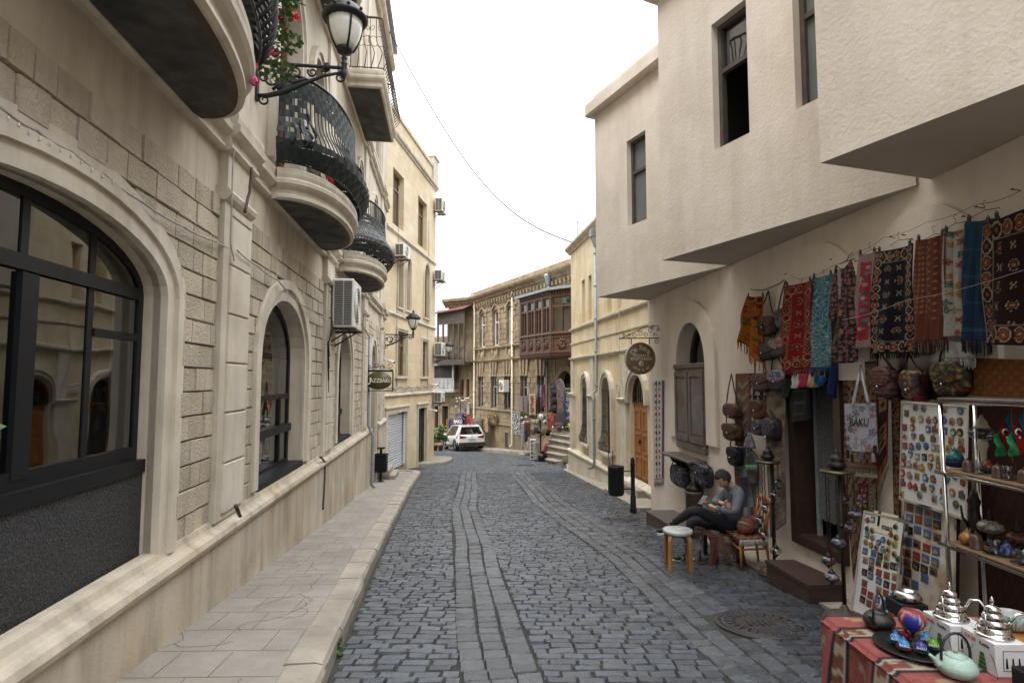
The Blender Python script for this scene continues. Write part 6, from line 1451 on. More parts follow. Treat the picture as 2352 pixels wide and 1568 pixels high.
bag(1718,918,1750,964,'chestnut brown tooled leather bag on the arrow kilim',(.15,.05,.022),(.12,.04,.02),(1735,868),d=.12)
bag(1654,972,1692,1012,'mid brown leather satchel below the tan box bag',(.11,.045,.015),(.14,.06,.02),(1672,940),d=.13)
bag(1665,1026,1693,1070,'small black camera bag on the plaster wall',(.01,.009,.012),(.012,.011,.014),(1682,985),d=.12)
bag(1721,965,1750,1000,'small mauve patterned bag beside the round backpack',(.1,.08,.1),DOT,(1738,930))
bag(1746,960,1778,1012,'round dark patterned backpack at the edge of the long beige carpet',(.04,.03,.035),lambda u,v: (.12,.09,.12) if .25 < math.hypot(u-.5,v-.5) < .33 or int((u+v)*9) % 3 == 0 else (.03,.022,.03),(1758,925),d=.16,flaph=.9,name='backpack',kind='backpack')
t = bag(1533,1068,1574,1117,'patterned dark duffel bag hanging low on the wall',(.03,.025,.03),None,None,d=.16,pat=DOT,name='duffel_bag')
F = R3; mb = MB(); mb.col = (.03,.015,.015)
for dd in (.12,.24): a,b,c = F.pt(1541,1072,dd),F.pt(1553,1045,.16),F.pt(1570,1074,dd); mb.tube([a,a.lerp(b,.55),b,b.lerp(c,.45),c],.009,5)
mb.build('handle',m_leather,t)
bag(1578,1062,1625,1117,'black and white printed backpack in front of the small dark rug',(.02,.02,.025),DOT,(1605,1055),d=.15,name='backpack',kind='backpack',pat=DOT,flaph=.45)
t = bag(1712,1040,1740,1114,'teal and grey cloth tote with pale green tassels',(.06,.10,.10),None,(1720,1024),d=.04,o=.08,name='cloth_tote',pat=lambda u,v: [(.06,.1,.1),(.16,.05,.05),(.07,.13,.12),(.15,.16,.15)][int(hsh(int(u*3),int(v*5),3)*4)])
mb = MB(); mb.col = (.22,.36,.26)
for i in range(14): p = R2.pt(1713+i*1.9,1067,.14); mb.tube([p,p+Vector((rnd.uniform(-.01,.01),0,-.09))],.005,4)
mb.build('tassels',m_cloth,t)
F = R2; c = F.pt(1722,1028,.12); mb = MB(LT(c)); mb.col = (.15,.13,.2)
t = thing('bell_hat','small bell shaped patterned cloth hat under the mauve bag','hat',tuple(c)); mb.lathe([(.075,.0),(.07,.03),(.052,.1),(.045,.13),(.02,.15),(.02,.2)],(0,0,0),18)
for i in range(18*6):
 if hsh(i,2) > .5: mb.c[i] = (.35,.33,.4)
mb.build('crown',m_cloth,t); mb = MB(LT(c)); mb.col = (.06,.03,.02); mb.lathe([(.077,0),(.078,.012)],(0,0,0),18); mb.build('brim',m_leather,t)
P3 = lambda a,b: (lambda u,v: a if int((u*6+(v*9) % 2)) % 2 and math.sin(v*40) > -.3 else b)
for (u0,v0,u1,v1,lab,f1,sd) in ((1993,842,2046,914,'rounded pink and brown scallop patterned bag',lambda u,v: (.26,.12,.10) if math.sin(v*38+abs(math.sin(u*14))*3) > .1 else (.09,.02,.02),(.06,.015,.015)),(2058,850,2114,922,'rounded maroon bag embroidered with bright flowers',floral((.08,.02,.02),[(.4,.25,.1),(.35,.3,.35),(.3,.05,.03),(.08,.12,.2)],4,1,.45),(.05,.01,.01)),(2128,830,2210,912,'rounded dark bag embroidered with red and green diamonds',lambda u,v: [(.3,.03,.02),(.05,.14,.04),(.4,.28,.06),(.035,.02,.015)][int(hsh(int((u+v)*11),int((u-v)*11),3)*4)] if (int((u+v)*22)+int((u-v)*22)) % 2 else (.03,.015,.012),(.03,.015,.012))):
 bag(u0,v0,u1,v1,lab,sd,f1,((u0+u1)/2,v0-38),d=.13,o=.06,pat=f1,group='embroidered bags above the magnet board',flaph=.7)
# tote bag reading BAKU
F = R2; o = .14; A_,B_,C2,D2 = F.pt(1943,928,o),F.pt(2013,925,o),F.pt(2018,1040,o+.03),F.pt(1950,1035,o+.03)
t = thing('printed_tote_bag','white tote bag with rope handles and BAKU city sketches','tote bag',tuple(D2))
sk = floral((.42,.41,.45),[(.12,.12,.13),(.2,.2,.22),(.42,.41,.45),(.3,.12,.12),(.25,.25,.27)],4,1.5,.45,8)
mb = MB(); mb.grid(lambda u,v: A_.lerp(B_,u).lerp(D2.lerp(C2,u),v)+F.n*(.03*math.sin(PI*u)*v),40,60,lambda u,v: (.43,.42,.46) if .3 < v < .52 and .25 < u < .85 or v < .06 else sk(u,v),-.02); bdy = mb.build('body',m_cloth,t)
mb = MB(); mb.col = (.5,.48,.55)
for dx in (0,.035):
 P = [F.pt(1958+dx*60,930,o+.03+dx),F.pt(1970,880,o+dx),F.pt(1977,841,.1),F.pt(1984,880,o+dx),F.pt(1994+dx*60,930,o+.03+dx)]; Q = []
 for a,b in zip(P,P[1:]):
  for k in range(10): Q.append(a.lerp(b,k/10)+Vector((0,.003*math.sin(k*2.5),.003*math.cos(k*2.5))))
 mb.tube(Q,.012,6)
mb.build('rope_handle',m_cloth,t)
ex = (B_-A_).normalized(); ez = Vector((0,0,1)); cc = A_.lerp(B_,.55).lerp(D2.lerp(C2,.55),.4); mb = MB(); text_mesh(mb,'BAKU',lambda p: cc+ex*p[0]+ez*p[1]+F.n*(.045+p[2]),.105,depth=.001,bold=.012,sh=.15,sx=.95); mb.build('lettering',m_black,bdy)
for i,(u,v,c,lab) in enumerate(((1957,1050,(.02,.018,.02),'small black charm pouch hanging by the tote bag'),(1980,1045,(.14,.1,.2),'violet tie shaped charm hanging on the tote bag'),(2006,1048,(.4,.3,.36),'pale pink tassel charm hanging on the tote bag'),(1947,1040,(.02,.02,.02),'black tassel keyring at the left of the tote bag'),(2010,1030,(.02,.018,.02),'black tassel keyring at the right of the tote bag'))):
 p = F.pt(u,v,.22); t = thing('charm',lab,'keyring charm',tuple(p),0,'charms hanging on the tote bag'); mb = MB(LT(p)); mb.col = c; mb.box(-.006,.006,-.022,.022,-.05,.03,.006); mb.build('pouch',m_cloth,t); mb = MB(LT(p)); mb.tube([(0,0,.03),(0,.004,.09)],.002,3); mb.build('cord',m_dull,t)
# ================= hanging sign: round cafe sign =================
Yr = R3.pt(1515,780)[1]; wl = R3.pt(1517,790)
wT = PX(Yr); ctr = atY(1470,823,Yr-.02); rr_ = (atY(1507,823,Yr).x-atY(1434,823,Yr).x)/2
t = thing('round_sign','round brown sign reading De Rama Vegan and Vegetarian Grab and Go on a scrolled bracket','sign',tuple(wl)); t['label'] = 'round brown De Rama vegan and vegetarian sign on a scrolled iron bracket'
mb = MB(); bx0,bx1 = atY(1424,777,Yr),atY(1518,776,Yr); zt_ = bx0.z
mb.tube([bx0,bx1],.011,6); mb.ball(bx0,.02,8,6); mb.box(bx1.x-.01,bx1.x+.012,Yr-.012,Yr+.012,zt_-.12,zt_+.27)
W_ = bx1.x-bx0.x
for cx_,cz_,r__,a_,tn in ((.1,.05,.035,2.5,-1.3),(.22,.045,.045,.5,1.3),(.36,.05,.05,3.5,-1.3),(.5,.1,.06,.5,1.4),(.63,.07,.05,3,-1.4),(.75,.16,.06,.2,1.3),(.87,.07,.045,3.4,-1.3),(.8,.22,.04,1,1.3),(.93,.17,.04,2,-1.3),(.9,-.06,.05,1.5,1.3)): spiral(mb,bx0.x+W_*cx_,zt_+cz_,Yr,r__,a_,tn,r__*.65,.006)
mb.tube([(bx0.x+W_*.05,Yr,zt_+.01),(bx0.x+W_*.3,Yr,zt_+.1),(bx0.x+W_*.55,Yr,zt_+.2),(bx0.x+W_*.8,Yr,zt_+.24),(bx1.x,Yr,zt_+.26)],.007,5)
for u in (1450,1491): a = atY(u,777,Yr); mb.tube([a,a-Vector((0,0,.12))],.009,5)
mb.build('bracket',m_iron,t)
yaw = math.radians(14); Ms = Matrix.Translation(ctr) @ Matrix.Rotation(yaw,4,'Z'); Ts = lambda p: Ms @ Vector(p)
mb = MB(lambda p: Ts((p[0],p[2],p[1]))); mb.lathe([(rr_*.97,-.05),(rr_,-.045),(rr_,.045),(rr_*.97,.05)],(0,0,0),48)
pn = mb.build('disc',[M('bronze_sign_paint',(.16,.10,.05),.45,.06,4,.03,60)],t)
mb = MB(lambda p: Ts((p[0],p[2],p[1]))); mb.lathe([(rr_*1.003,-.04),(rr_*1.003,.04)],(0,0,0),48); mb.f = mb.f[:-2]; mb.m = mb.m[:-2]; mb.s = mb.s[:-2]; mb.build('rim',M('pale_rim',(.35,.3,.25),.5),pn)
mb = MB(); fy = -.052
def arc_text(txt,R,a0,a1,size,up=1):
 n = len(txt)
 for i,ch in enumerate(txt):
  if ch == ' ': continue
  a = a0+(a1-a0)*i/(n-1); rot = (a-PI/2) if up > 0 else (a+PI/2)
  text_mesh(mb,ch,lambda p: Ts((R*math.cos(a)+p[0]*math.cos(rot)-p[1]*math.sin(rot),fy-p[2],R*math.sin(a)+p[0]*math.sin(rot)+p[1]*math.cos(rot))),size,bold=.01,depth=.001)
arc_text('De Rama',rr_*.66,2.5,.64,rr_*.46); arc_text('GRAB & GO',rr_*.74,PI*1.5-.72,PI*1.5+.72,rr_*.2,-1)
text_mesh(mb,'VEGAN &',lambda p: Ts((p[0],fy-p[2],p[1]+rr_*.17)),rr_*.25,bold=.02,ls=1.08,depth=.001); text_mesh(mb,'VEGETARIAN',lambda p: Ts((p[0],fy-p[2],p[1]-rr_*.04)),rr_*.25,bold=.02,ls=1.02,depth=.001)
mb.T = lambda p: Ts((p[0],fy-p[2],p[1])); mb.lathe([(rr_*.17,0),(rr_*.17,.002)],(0,-rr_*.33,0),24)
mb.build('lettering',M('sign_cream',(.55,.5,.45),.5,0,1,0),pn)
mb = MB(); q0 = (0,-rr_*.33); k = rr_*.012
for P in ([(-7,5),(-3,7),(0,5),(-3,1),(1,-2),(-1,-7),(-6,-6)],[(1,-1),(5,3),(8,0),(6,-5),(3,-4)],[(0,9),(4,7),(7,9)],[(3.6,11),(4.4,11)]): mb.tube([Ts((q0[0]+a*k,fy-.004,q0[1]+b*k)) for a,b in P],k*1.1,4)
mb.build('symbol',M('sign_symbol',(.09,.05,.12),.5,0,1,0),pn)
# wall shelf with brackets
F = R3; s0,z = F.px(1541,1022,.3); s1,_ = F.px(1632,1022,.05); t = thing('wall_shelf','dark wooden bracket shelf under the closed shutters','shelf',tuple(F.T((1.9,0,.3)))); mb = MB(F.T); mb.box(1.45,2.72,0,.3,.30,.33,.008); mb.box(1.47,2.7,0,.27,.28,.30); mb.build('board',m_lip,t)
for s in (1.75,2.5): mb = MB(F.T); mb.add([(s-.03,0,.28),(s-.03,.24,.28),(s-.03,.2,.2),(s-.03,.06,.12),(s-.03,0,-.02),(s+.03,0,.28),(s+.03,.24,.28),(s+.03,.2,.2),(s+.03,.06,.12),(s+.03,0,-.02)],[(0,1,2,3,4),(9,8,7,6,5),(0,5,6,1),(1,6,7,2),(2,7,8,3),(3,8,9,4)]); mb.build('bracket',m_dkwood,t)
# ================= lantern stands =================
def glbase(u,v,Y): p = atY(u,v,Y); return p
def stand(u,vtop,vbot,Y,label,lamps,glass,plate):
 p = atY(u,(vtop+vbot)/2,Y); x = p.x; z1 = atY(u,vtop,Y).z; z0 = G(Y)+.02
 t = thing('lantern_stand',label,'lantern stand',(x,Y,z0)); T = LT((x,Y,z0)); h = z1-z0
 mb = MB(T); mb.lathe([(.17,0),(.17,.02),(.15,.03),(.155,.045),(.09,.06),(.05,.08),(.03,.12),(.018,.14)],(0,0,0),24); mb.build('base',m_rust,t)
 mb = MB(T); mb.tube([(0,0,.1),(0,0,h)],.017,8); mb.lathe([(.024,.0),(.024,.04)],(0,0,h*.62),8); mb.build('pole',m_dull,t)
 mb = MB(T); mb.lathe([(.13,h-.01),(.14,h),(.14,h+.012),(.13,h+.02)],(plate,0,0),8); mb.build('crown_plate',M('old_brass',(.10,.09,.05),.4,.2,20,.1,60,metal=.8),t)
 mb = MB(T); mb.lathe([(.05,h+.03),(.075,h+.05),(.07,h+.08),(.045,h+.1),(.06,h+.115),(.035,h+.14),(.015,h+.16),(.02,h+.175),(.003,h+.2)],(plate,0,0),14); mb.build('finial',m_dull,t)
 for i,(lu,lv,R) in enumerate(lamps):
  q = atY(lu,lv,Y+(-.1 if i % 2 else .1)); top = Vector((q.x,q.y,z1)); mb = MB(LT(q)); mb.col = (.35,.36,.36)
  if glass: mb.ball((0,0,0),R,16,10,R*.72)
  else:
   mb.ball((0,0,0),R,14,8,R*.72); b = len(mb.v)
   for k in range(b): mb.c[k] = glass_cols[int(hsh(k,i,3)*len(glass_cols))]
  nm = mb.build('lantern',(m_clear if glass else m_gloss),t)
  mb = MB(LT(q)); mb.lathe([(R*.5,R*.55),(R*.62,R*.5),(R*.35,R*.85),(R*.2,R*1.05),(R*.1,R*1.25)],(0,0,0),12); mb.build('cap',m_dull,nm); mb = MB(LT(q)); mb.lathe([(R*.06,-R*1.15),(R*.2,-R*.9),(R*.45,-R*.62)],(0,0,0),12); mb.build('drop',m_dull,nm)
  ch = MB(); n_ = max(2,int((top.z-q.z-R)/.03))
  ch.tube([(q.x+.004*math.sin(k*2.2),q.y,q.z+R+(top.z-q.z-R)*k/n_) for k in range(n_+1)],.005,4); ch.build('chain',m_dull,t)
m_clear = glass_mat('clear_lamp_glass',(.75,.77,.78),.05)
glass_cols = [(.03,.03,.035),(.2,.03,.05),(.05,.05,.09),(.25,.25,.27),(.02,.02,.02),(.06,.12,.16)]
q8 = lambda x,y: (1665+x*.3297,861+y*.3297)
stand(1775,1061,1295,6.55,'dark metal stand hung with clear glass globe lanterns beside the wooden chair',[(*q8(372,758),.06),(*q8(345,838),.055),(*q8(283,922),.062),(*q8(240,1012),.062),(*q8(270,1112),.062),(*q8(355,1225),.065)],True,-.04)
stand(1934,1084,1390,4.95,'dark metal stand hung with mosaic glass lanterns right of the shop door',[(*q8(828,865),.055),(*q8(905,972),.055),(*q8(865,1062),.05),(*q8(790,1165),.055),(*q8(722,1292),.058),(*q8(745,1408),.06)],False,-.02)
# wooden step boxes, lantern cylinder
def stepbox(P,h,label,mat,over=.04):
 t = thing('wooden_step',label,'step',tuple(P[0])); z0 = min(p.z for p in P)
 mb = MB(); k = len(P); c = sum(P,Vector())/k
 o_ = [p+(p-c)*over for p in P]; top = [Vector((p.x,p.y,z0+h)) for p in o_]; lo_ = [Vector((p.x,p.y,z0+h-.035)) for p in o_]
 mb.add(top+lo_,[tuple(range(k)),tuple(range(k,2*k))[::-1]]+[(i,k+i,k+(i+1) % k,(i+1) % k) for i in range(k)]); mb.build('tread',mat,t)
 mb = MB(); mb.add([Vector((p.x,p.y,z0+h-.035)) for p in P]+[Vector((p.x,p.y,z0-.1)) for p in P],[(i,k+i,k+(i+1) % k,(i+1) % k) for i in range(k)]); mb.build('riser',mat,t)
def tzz(u,v,z): d = ray(u,v); k = (z-EYE)/d[2]; return Vector((d[0]*k,d[1]*k,z))
z_ = G(5.9)+.02
stepbox([Vector((q.x,q.y,z_)) for q in (tzz(u,v,z_+.2) for u,v in ((1760,1286),(1857,1342),(1935,1340),(1927,1330),(1824,1285)))],.2,'dark brown wooden step box in front of the shop door',M('worn_brown_step',(.04,.02,.014),.5,.3,6,.15,40))
z_ = G(9.6)+.02
z_ = G(10.6)+.02
stepbox([Vector((q.x,q.y,z_)) for q in (tzz(u,v,z_+.25) for u,v in ((1484,1172),(1568,1222),(1628,1216),(1548,1171)))],.25,'low grey wooden step box at the far corner of the plastered house',m_lip)
p = Vector((2.83,8.95,G(8.95)+.02)); t = thing('brass_lantern','tall pierced brass cylinder lantern standing against the wall behind the man','lantern',tuple(p)); T = LT(p); zt = R3.px(1608,1098,.15)[1]-p.z
mb = MB(T); mb.lathe([(.13,0),(.14,.02),(.125,.05),(.125,zt-.25),(.145,zt-.23),(.13,zt-.2)],(0,0,0),20); mb.build('pierced_body',m_rust,t)
mb = MB(T); mb.lathe([(.12,zt-.2),(.1,zt-.14),(.05,zt-.1),(.06,zt-.08),(.02,zt-.04),(.005,zt+.02)],(0,0,0),16); mb.build('dome',m_dull,t)
# ================= display boards with magnets =================
class Plane3:
 def __init__(s,a,b,c): s.o = a; s.x = (b-a); s.w = s.x.length; s.x.normalize(); d = (c-a); d = d-s.x*d.dot(s.x); s.h = d.length; s.y = d.normalized(); s.n = s.x.cross(s.y).normalized(); s.n = -s.n if s.n.x > 0 or s.n.y > .2 else s.n
 def px(s,u,v): r = Vector(ray(u,v)); e = Vector((0,0,EYE)); t = s.n.dot(s.o-e)/s.n.dot(r); p = e+r*t-s.o; return p.dot(s.x),p.dot(s.y)
 def T(s,p): return s.o+s.x*p[0]+s.n*p[1]+s.y*(-p[2])
q9 = lambda x,y: (1895+x*.2198,861+y*.2198); q10 = lambda x,y: (1895+x*.2678,1148+y*.2678)
def board(B,label,mat,fr=m_chrome):
 t = thing('display_board',label,'display board',tuple(B.T((B.w/2,0,-B.h)))); mb = MB(B.T); mb.box(0,B.w,-.015,0,-B.h,0); mb.build('panel',mat,t)
 mb = MB(B.T); e = .012; mb.ring(rect(-e,B.w+e,-B.h-e,e),rect(.008,B.w-.008,-B.h+.008,-.008),-.02,.008); mb.build('frame',fr,t); return t
ptA = lambda q,o,F=R1: F.pt(q[0],q[1],o)
BD1 = Plane3(ptA(q9(812,283),.12),ptA(q9(1500,330),.12),ptA(q9(757,1275),.17))
BD2 = Plane3(ptA(q9(832,1300),.13),ptA(q9(1372,1430),.13),ptA(q10(642,950),.22))
BD3 = Plane3(atY(*q10(345,100),5.25),atY(*q10(690,180),4.78),atY(*q10(287,968),5.1))
m_wb = M('white_board',(.50,.50,.49),.4,.06,3,.02,50)
m_wbr = M('rusty_white_board',(.48,.46,.40),.5,.1,3,.05,50,col2=(.24,.12,.04),c2s=5,c2a=.9)
board(BD1,'upper white board covered with souvenir magnets',m_wb); board(BD2,'tall rust stained board with rows of picture magnets',m_wbr); board(BD3,'leaning white board with 1 man price card and magnets',m_wb)
CN = {'brown': (.17,.09,.05),'tan': (.36,.24,.13),'red': (.3,.02,.02),'blue': (.04,.13,.3),'green': (.05,.16,.05),'grey': (.25,.25,.24),'orange': (.4,.16,.04),'yellow': (.45,.33,.07),'white': (.5,.48,.45),'black': (.02,.02,.02),'pink': (.32,.16,.14),'purple': (.1,.06,.16),'teal': (.05,.2,.2),'gold': (.35,.22,.06)}
def outline(kd,w,h):
 if kd == 'oval': return [(w/2*math.cos(k*PI/8),h/2*math.sin(k*PI/8)) for k in range(16)]
 if kd == 'heart': return [(w/2*x,h/2*y) for x,y in ((0,-1),(.6,-.3),(1,.3),(.85,.8),(.45,.95),(0,.55),(-.45,.95),(-.85,.8),(-1,.3),(-.6,-.3))]
 if kd == 'pomegranate': return [(w/2*x,h/2*y) for x,y in ((0,-1),(.7,-.75),(1,-.1),(.7,.45),(.3,.62),(.4,1),(0,.8),(-.4,1),(-.3,.62),(-.7,.45),(-1,-.1),(-.7,-.75))]
 if kd == 'house': return [(w/2*x,h/2*y) for x,y in ((-1,-1),(1,-1),(1,.2),(.5,.3),(.4,.8),(0,1),(-.4,.7),(-1,.6))]
 return [(-w/2,-h/2),(w/2,-h/2),(w/2,h/2),(-w/2,h/2)]
def magnet(B,u,v,kd,c1,c2,w,h,label,grp,th=.008):
 a,b = B.px(u,v); L = outline(kd,w,h); t = random.Random(int(u*7+v)).uniform(-.08,.08); L = [(x*math.cos(t)-y*math.sin(t),x*math.sin(t)+y*math.cos(t)) for x,y in L]; k = len(L)
 mb = MB(B.T); mb.col = CN[c1]; mb.add([(a+x,.002,-b+y) for x,y in L]+[(a+x*.93,th,-b+y*.93) for x,y in L],[(i,(i+1) % k,k+(i+1) % k,k+i) for i in range(k)])
 inn = [(a+x*.9,th,-b+y*.9) for x,y in L]; mb.add(inn,[tuple(range(k))])
 mb.col = CN[c2]; sx,sy = w*.3,h*.3
 mb.add([(a-sx,th+.003,-b-sy),(a+sx,th+.003,-b-sy),(a+sx,th+.003,-b-sy*.1),(a+sx*.3,th+.003,-b+sy*.3),(a,th+.003,-b+sy),(a-sx*.5,th+.003,-b+sy*.2),(a-sx,th+.003,-b)],[(0,1,2,3,4,5,6)]); solo(mb,'fridge_magnet',m_gloss,label,'magnet',grp)
rows = [[(857,398,'square','brown','green'),(950,340,'oval','grey','brown'),(1035,348,'oval','grey','blue'),(1250,360,'oval','grey','red'),(1420,372,'oval','blue','grey')],
 [(922,465,'oval','tan','brown'),(1007,460,'oval','tan','white'),(1087,470,'pomegranate','pink','brown'),(1155,470,'pomegranate','brown','tan'),(1250,470,'pomegranate','blue','pink'),(1330,485,'oval','tan','brown'),(1415,485,'oval','brown','grey')],
 [(838,545,'square','red','blue'),(918,548,'oval','red','white'),(1083,565,'square','blue','white'),(1152,562,'house','brown','red'),(1255,580,'square','blue','white'),(1343,598,'oval','green','white'),(1415,600,'oval','black','yellow')],
 [(842,635,'oval','white','red'),(930,640,'heart','blue','orange'),(1018,650,'house','green','red'),(1137,658,'house','brown','green'),(1225,655,'oval','tan','brown'),(1322,685,'square','orange','brown'),(1425,695,'square','tan','brown')],
 [(840,735,'square','red','teal'),(908,740,'house','blue','orange'),(980,742,'oval','teal','green'),(1060,742,'oval','blue','brown'),(1140,755,'square','grey','white'),(1205,760,'house','pink','yellow'),(1295,765,'square','yellow','brown'),(1430,765,'house','red','brown')],
 [(828,845,'house','brown','grey'),(897,828,'heart','blue','white'),(970,850,'square','grey','white'),(1043,855,'square','black','grey'),(1113,860,'oval','orange','white'),(1190,870,'house','yellow','teal')],
 [(825,922,'pomegranate','red','white'),(885,925,'house','grey','white'),(952,940,'house','tan','red'),(1018,960,'house','gold','yellow'),(1103,955,'heart','brown','tan'),(1195,940,'house','brown','tan')],
 [(815,1020,'oval','red','white'),(888,1040,'house','pink','grey'),(965,1055,'square','gold','brown'),(1055,1065,'house','blue','white'),(1135,1078,'house','brown','orange'),(1280,1095,'heart','teal','blue'),(1360,1050,'oval','tan','green'),(1445,1115,'pomegranate','red','brown')],
 [(820,1115,'house','red','blue'),(892,1150,'pomegranate','red','orange'),(948,1170,'pomegranate','red','brown'),(1035,1165,'house','brown','green'),(1122,1185,'heart','blue','yellow'),(1235,1215,'oval','blue','red'),(1335,1225,'oval','orange','white'),(1435,1245,'house','purple','brown')],
 [(805,1240,'square','yellow','red'),(992,1250,'oval','grey','brown'),(1145,1290,'square','grey','red'),(1235,1310,'oval','blue','white'),(1372,1350,'oval','green','brown')]]
for j,row in enumerate(rows):
 for i,(x,y,kd,c1,c2) in enumerate(row):
  sz = .058 if kd != 'square' else .05; magnet(BD1,*q9(x,y),kd,c1,c2,sz,sz*1.12,'%s %s %s souvenir magnet, %s in the %s row of the upper board' % (c1,c2,kd,ORD[i],ORD[j]),'magnets on the upper board')
b2 = [[(730,65),(808,85),(885,105),(962,125)],[(727,155),(803,168),(883,188),(962,210)],[(725,258),(795,255),(878,290),(962,320)],[(718,355),(788,375),(872,410),(952,435)],[(710,455),(785,480),(863,500),(945,530)],[(706,540),(780,562),(852,590),(930,608)],[(712,620),(855,670)],[(697,700),(772,725)]]
pc = [('brown','red'),('blue','tan'),('red','brown'),('blue','brown'),('brown','black'),('black','brown'),('blue','gold'),('tan','brown')]
for j,row in enumerate(b2):
 for i,(x,y) in enumerate(row): c1,c2 = pc[int(hsh(i,j,6)*8)]; magnet(BD2,*q10(x,y),'square',c1,c2,.085,.068,'%s and %s picture magnet, %s in the %s row of the rust stained board' % (c1,c2,ORD[i],ORD[j]),'picture magnets on the stained board',.004)
b3 = [[(345,435),(418,455),(472,478),(530,487)],[(348,515),(403,520),(460,538),(525,557),(585,565),(625,575)],[(340,618),(396,585),(462,622),(530,645),(600,660)],[(340,712),(392,650),(462,690),(527,722),(595,745)],[(335,780),(390,815),(462,772),(522,800),(583,835)],[(323,850),(378,885),(447,850),(513,885),(573,905)],[(437,920),(500,935),(563,975)]]
for j,row in enumerate(b3):
 for i,(x,y) in enumerate(row): c1,c2 = pc[int(hsh(i,j,9)*8)]; magnet(BD3,*q10(x,y),'square',c1,c2,.068,.06,'%s and %s picture magnet, %s in the %s row of the leaning board' % (c1,c2,ORD[i],ORD[j]),'picture magnets on the leaning board',.004)
for i,(x,y,kd,c1,c2) in enumerate([(368,170,'pomegranate','red','brown'),(415,165,'square','teal','white'),(363,243,'pomegranate','green','black'),(408,258,'oval','tan','black'),(365,295,'square','teal','grey'),(410,320,'oval','tan','brown'),(352,360,'oval','gold','brown'),(398,385,'oval','brown','gold'),(445,405,'oval','tan','black'),(462,362,'oval','blue','tan'),(502,338,'oval','blue','grey'),(502,415,'house','teal','grey'),(552,360,'oval','gold','black'),(612,318,'oval','gold','black'),(600,380,'square','yellow','green'),(546,425,'oval','yellow','black'),(596,462,'oval','gold','black'),(570,290,'pomegranate','red','brown'),(607,228,'pomegranate','green','black'),(630,505,'pomegranate','green','black')]):
 magnet(BD3,*q10(x,y),kd,c1,c2,.055,.055,'%s %s %s magnet, %s of the shaped magnets around the 1 man price card' % (c1,c2,kd,ORD[i]),'shaped magnets on the leaning board')
a,b = BD3.px(*q10(515,200)); mb = MB(BD3.T); mb.box(a-.14,a+.14,.001,.004,-b-.09,-b+.09); t = solo(mb,'price_card',M('cream_card',(.5,.45,.36),.7),'cream price card reading 1 man','price card')
mb = MB(); text_mesh(mb,'1',lambda p: BD3.T((a-.07+p[0],.006+p[2],-b+.02+p[1])),.17,bold=.03,depth=.001,sx=1.0); mb.T = BD3.T; mb.sheet([(a-.105,-b+.065),(a-.075,-b+.085),(a-.075,-b+.065)],(),.007); mb.T = None; text_mesh(mb,'man',lambda p: BD3.T((a+.035+p[0],.006+p[2],-b-.03+p[1])),.075,bold=.012,depth=.001); mb.build('price_text',m_black,t)
# ================= stall table and its goods =================
def tz(u,v,z=.425): d = ray(u,v); t = (z-EYE)/d[2]; return Vector((d[0]*t,d[1]*t,z))
TX0,TX1,TY0,TY1,TZ = 1.57,3.0,.6,2.92,.42
t = thing('stall_table','stall table under a red and cream woven cloth at the lower right','table',(2.2,1.8,G(1.8)))
def tcol(u,y,z=0):
 k = (y % .30)/.30; f = math.sin(u*60)*math.sin(y*90)
 if k < .30:
  e = abs(k-.15)/.15
  if e > .86: return (.02,.018,.02)
  if e > .72: return (.42,.37,.3)
  return (.38,.32,.22) if (int(u*22) % 3 or f > .2) and int(u*22+y*7) % 2 else (.18,.06,.045)
 if k < .36 or k > .94: return (.035,.025,.03)
 return (.33,.26,.15) if (int(u*13) % 2 and abs(k-.65) < .09 and f > -.1) else (.20,.06,.05) if f > .8 else (.30,.085,.075)
mb = MB()
def tc(u,v):
 y = TY0+(TY1-TY0)*v
 if u < .4: q = u/.4; zz = TZ-.68*(1-q); x = TX0-.025-.05*(1-q)+.045*(1-q)**.7*math.sin(y*17+1)+.014*(1-q)*math.sin(y*41+q*3); return (x,y,max(zz,G(y)+.02))
 if u < .44: q = (u-.4)/.04; return (TX0-.03+.03*math.sin(q*PI/2),y,TZ-.02+.02*(1-math.cos(q*PI/2)))
 q = (u-.44)/.56; return (TX0+(TX1-TX0)*q,y,TZ+.0015*math.sin(q*40)*math.sin(y*13))
def tcc(u,v): p = tc(u,v); return tcol((p[0]-TX0) if u > .44 else (p[2]-TZ),p[1])
mb.grid(tc,130,190,tcc); m_tc = M('woven_tablecloth',(1,1,1),.9,.12,60,.5,200,attr=True,spec=.2,dim=.8); cl = mb.build('tablecloth',m_tc,t)
mb = MB()
def tb_(u,v):
 x = TX0+(TX1-TX0)*u; return (x,TY1+.005+.03*v+.02*v*math.sin(x*20),TZ-.65*v)
mb.grid(tb_,60,30,lambda u,v: tcol(v*.65,u*1.4)); mb.build('cloth_drop',m_tc,t)
mb = MB(); mb.box(TX0+.01,TX1,TY0,TY1-.01,TZ-.04,TZ-.005)
for x in (TX0+.1,TX1-.1):
 for y in (TY0+.1,TY1-.1): mb.box(x-.025,x+.025,y-.025,y+.025,G(y),TZ-.04)
mb.build('table_frame',m_dkwood,t)
def handle_arch(mb,c,w,h,r,ax): mb.tube([c+ax*(w*math.cos(PI*k/12))+Vector((0,0,h*math.sin(PI*k/12)**.8)) for k in range(13)],r,7)
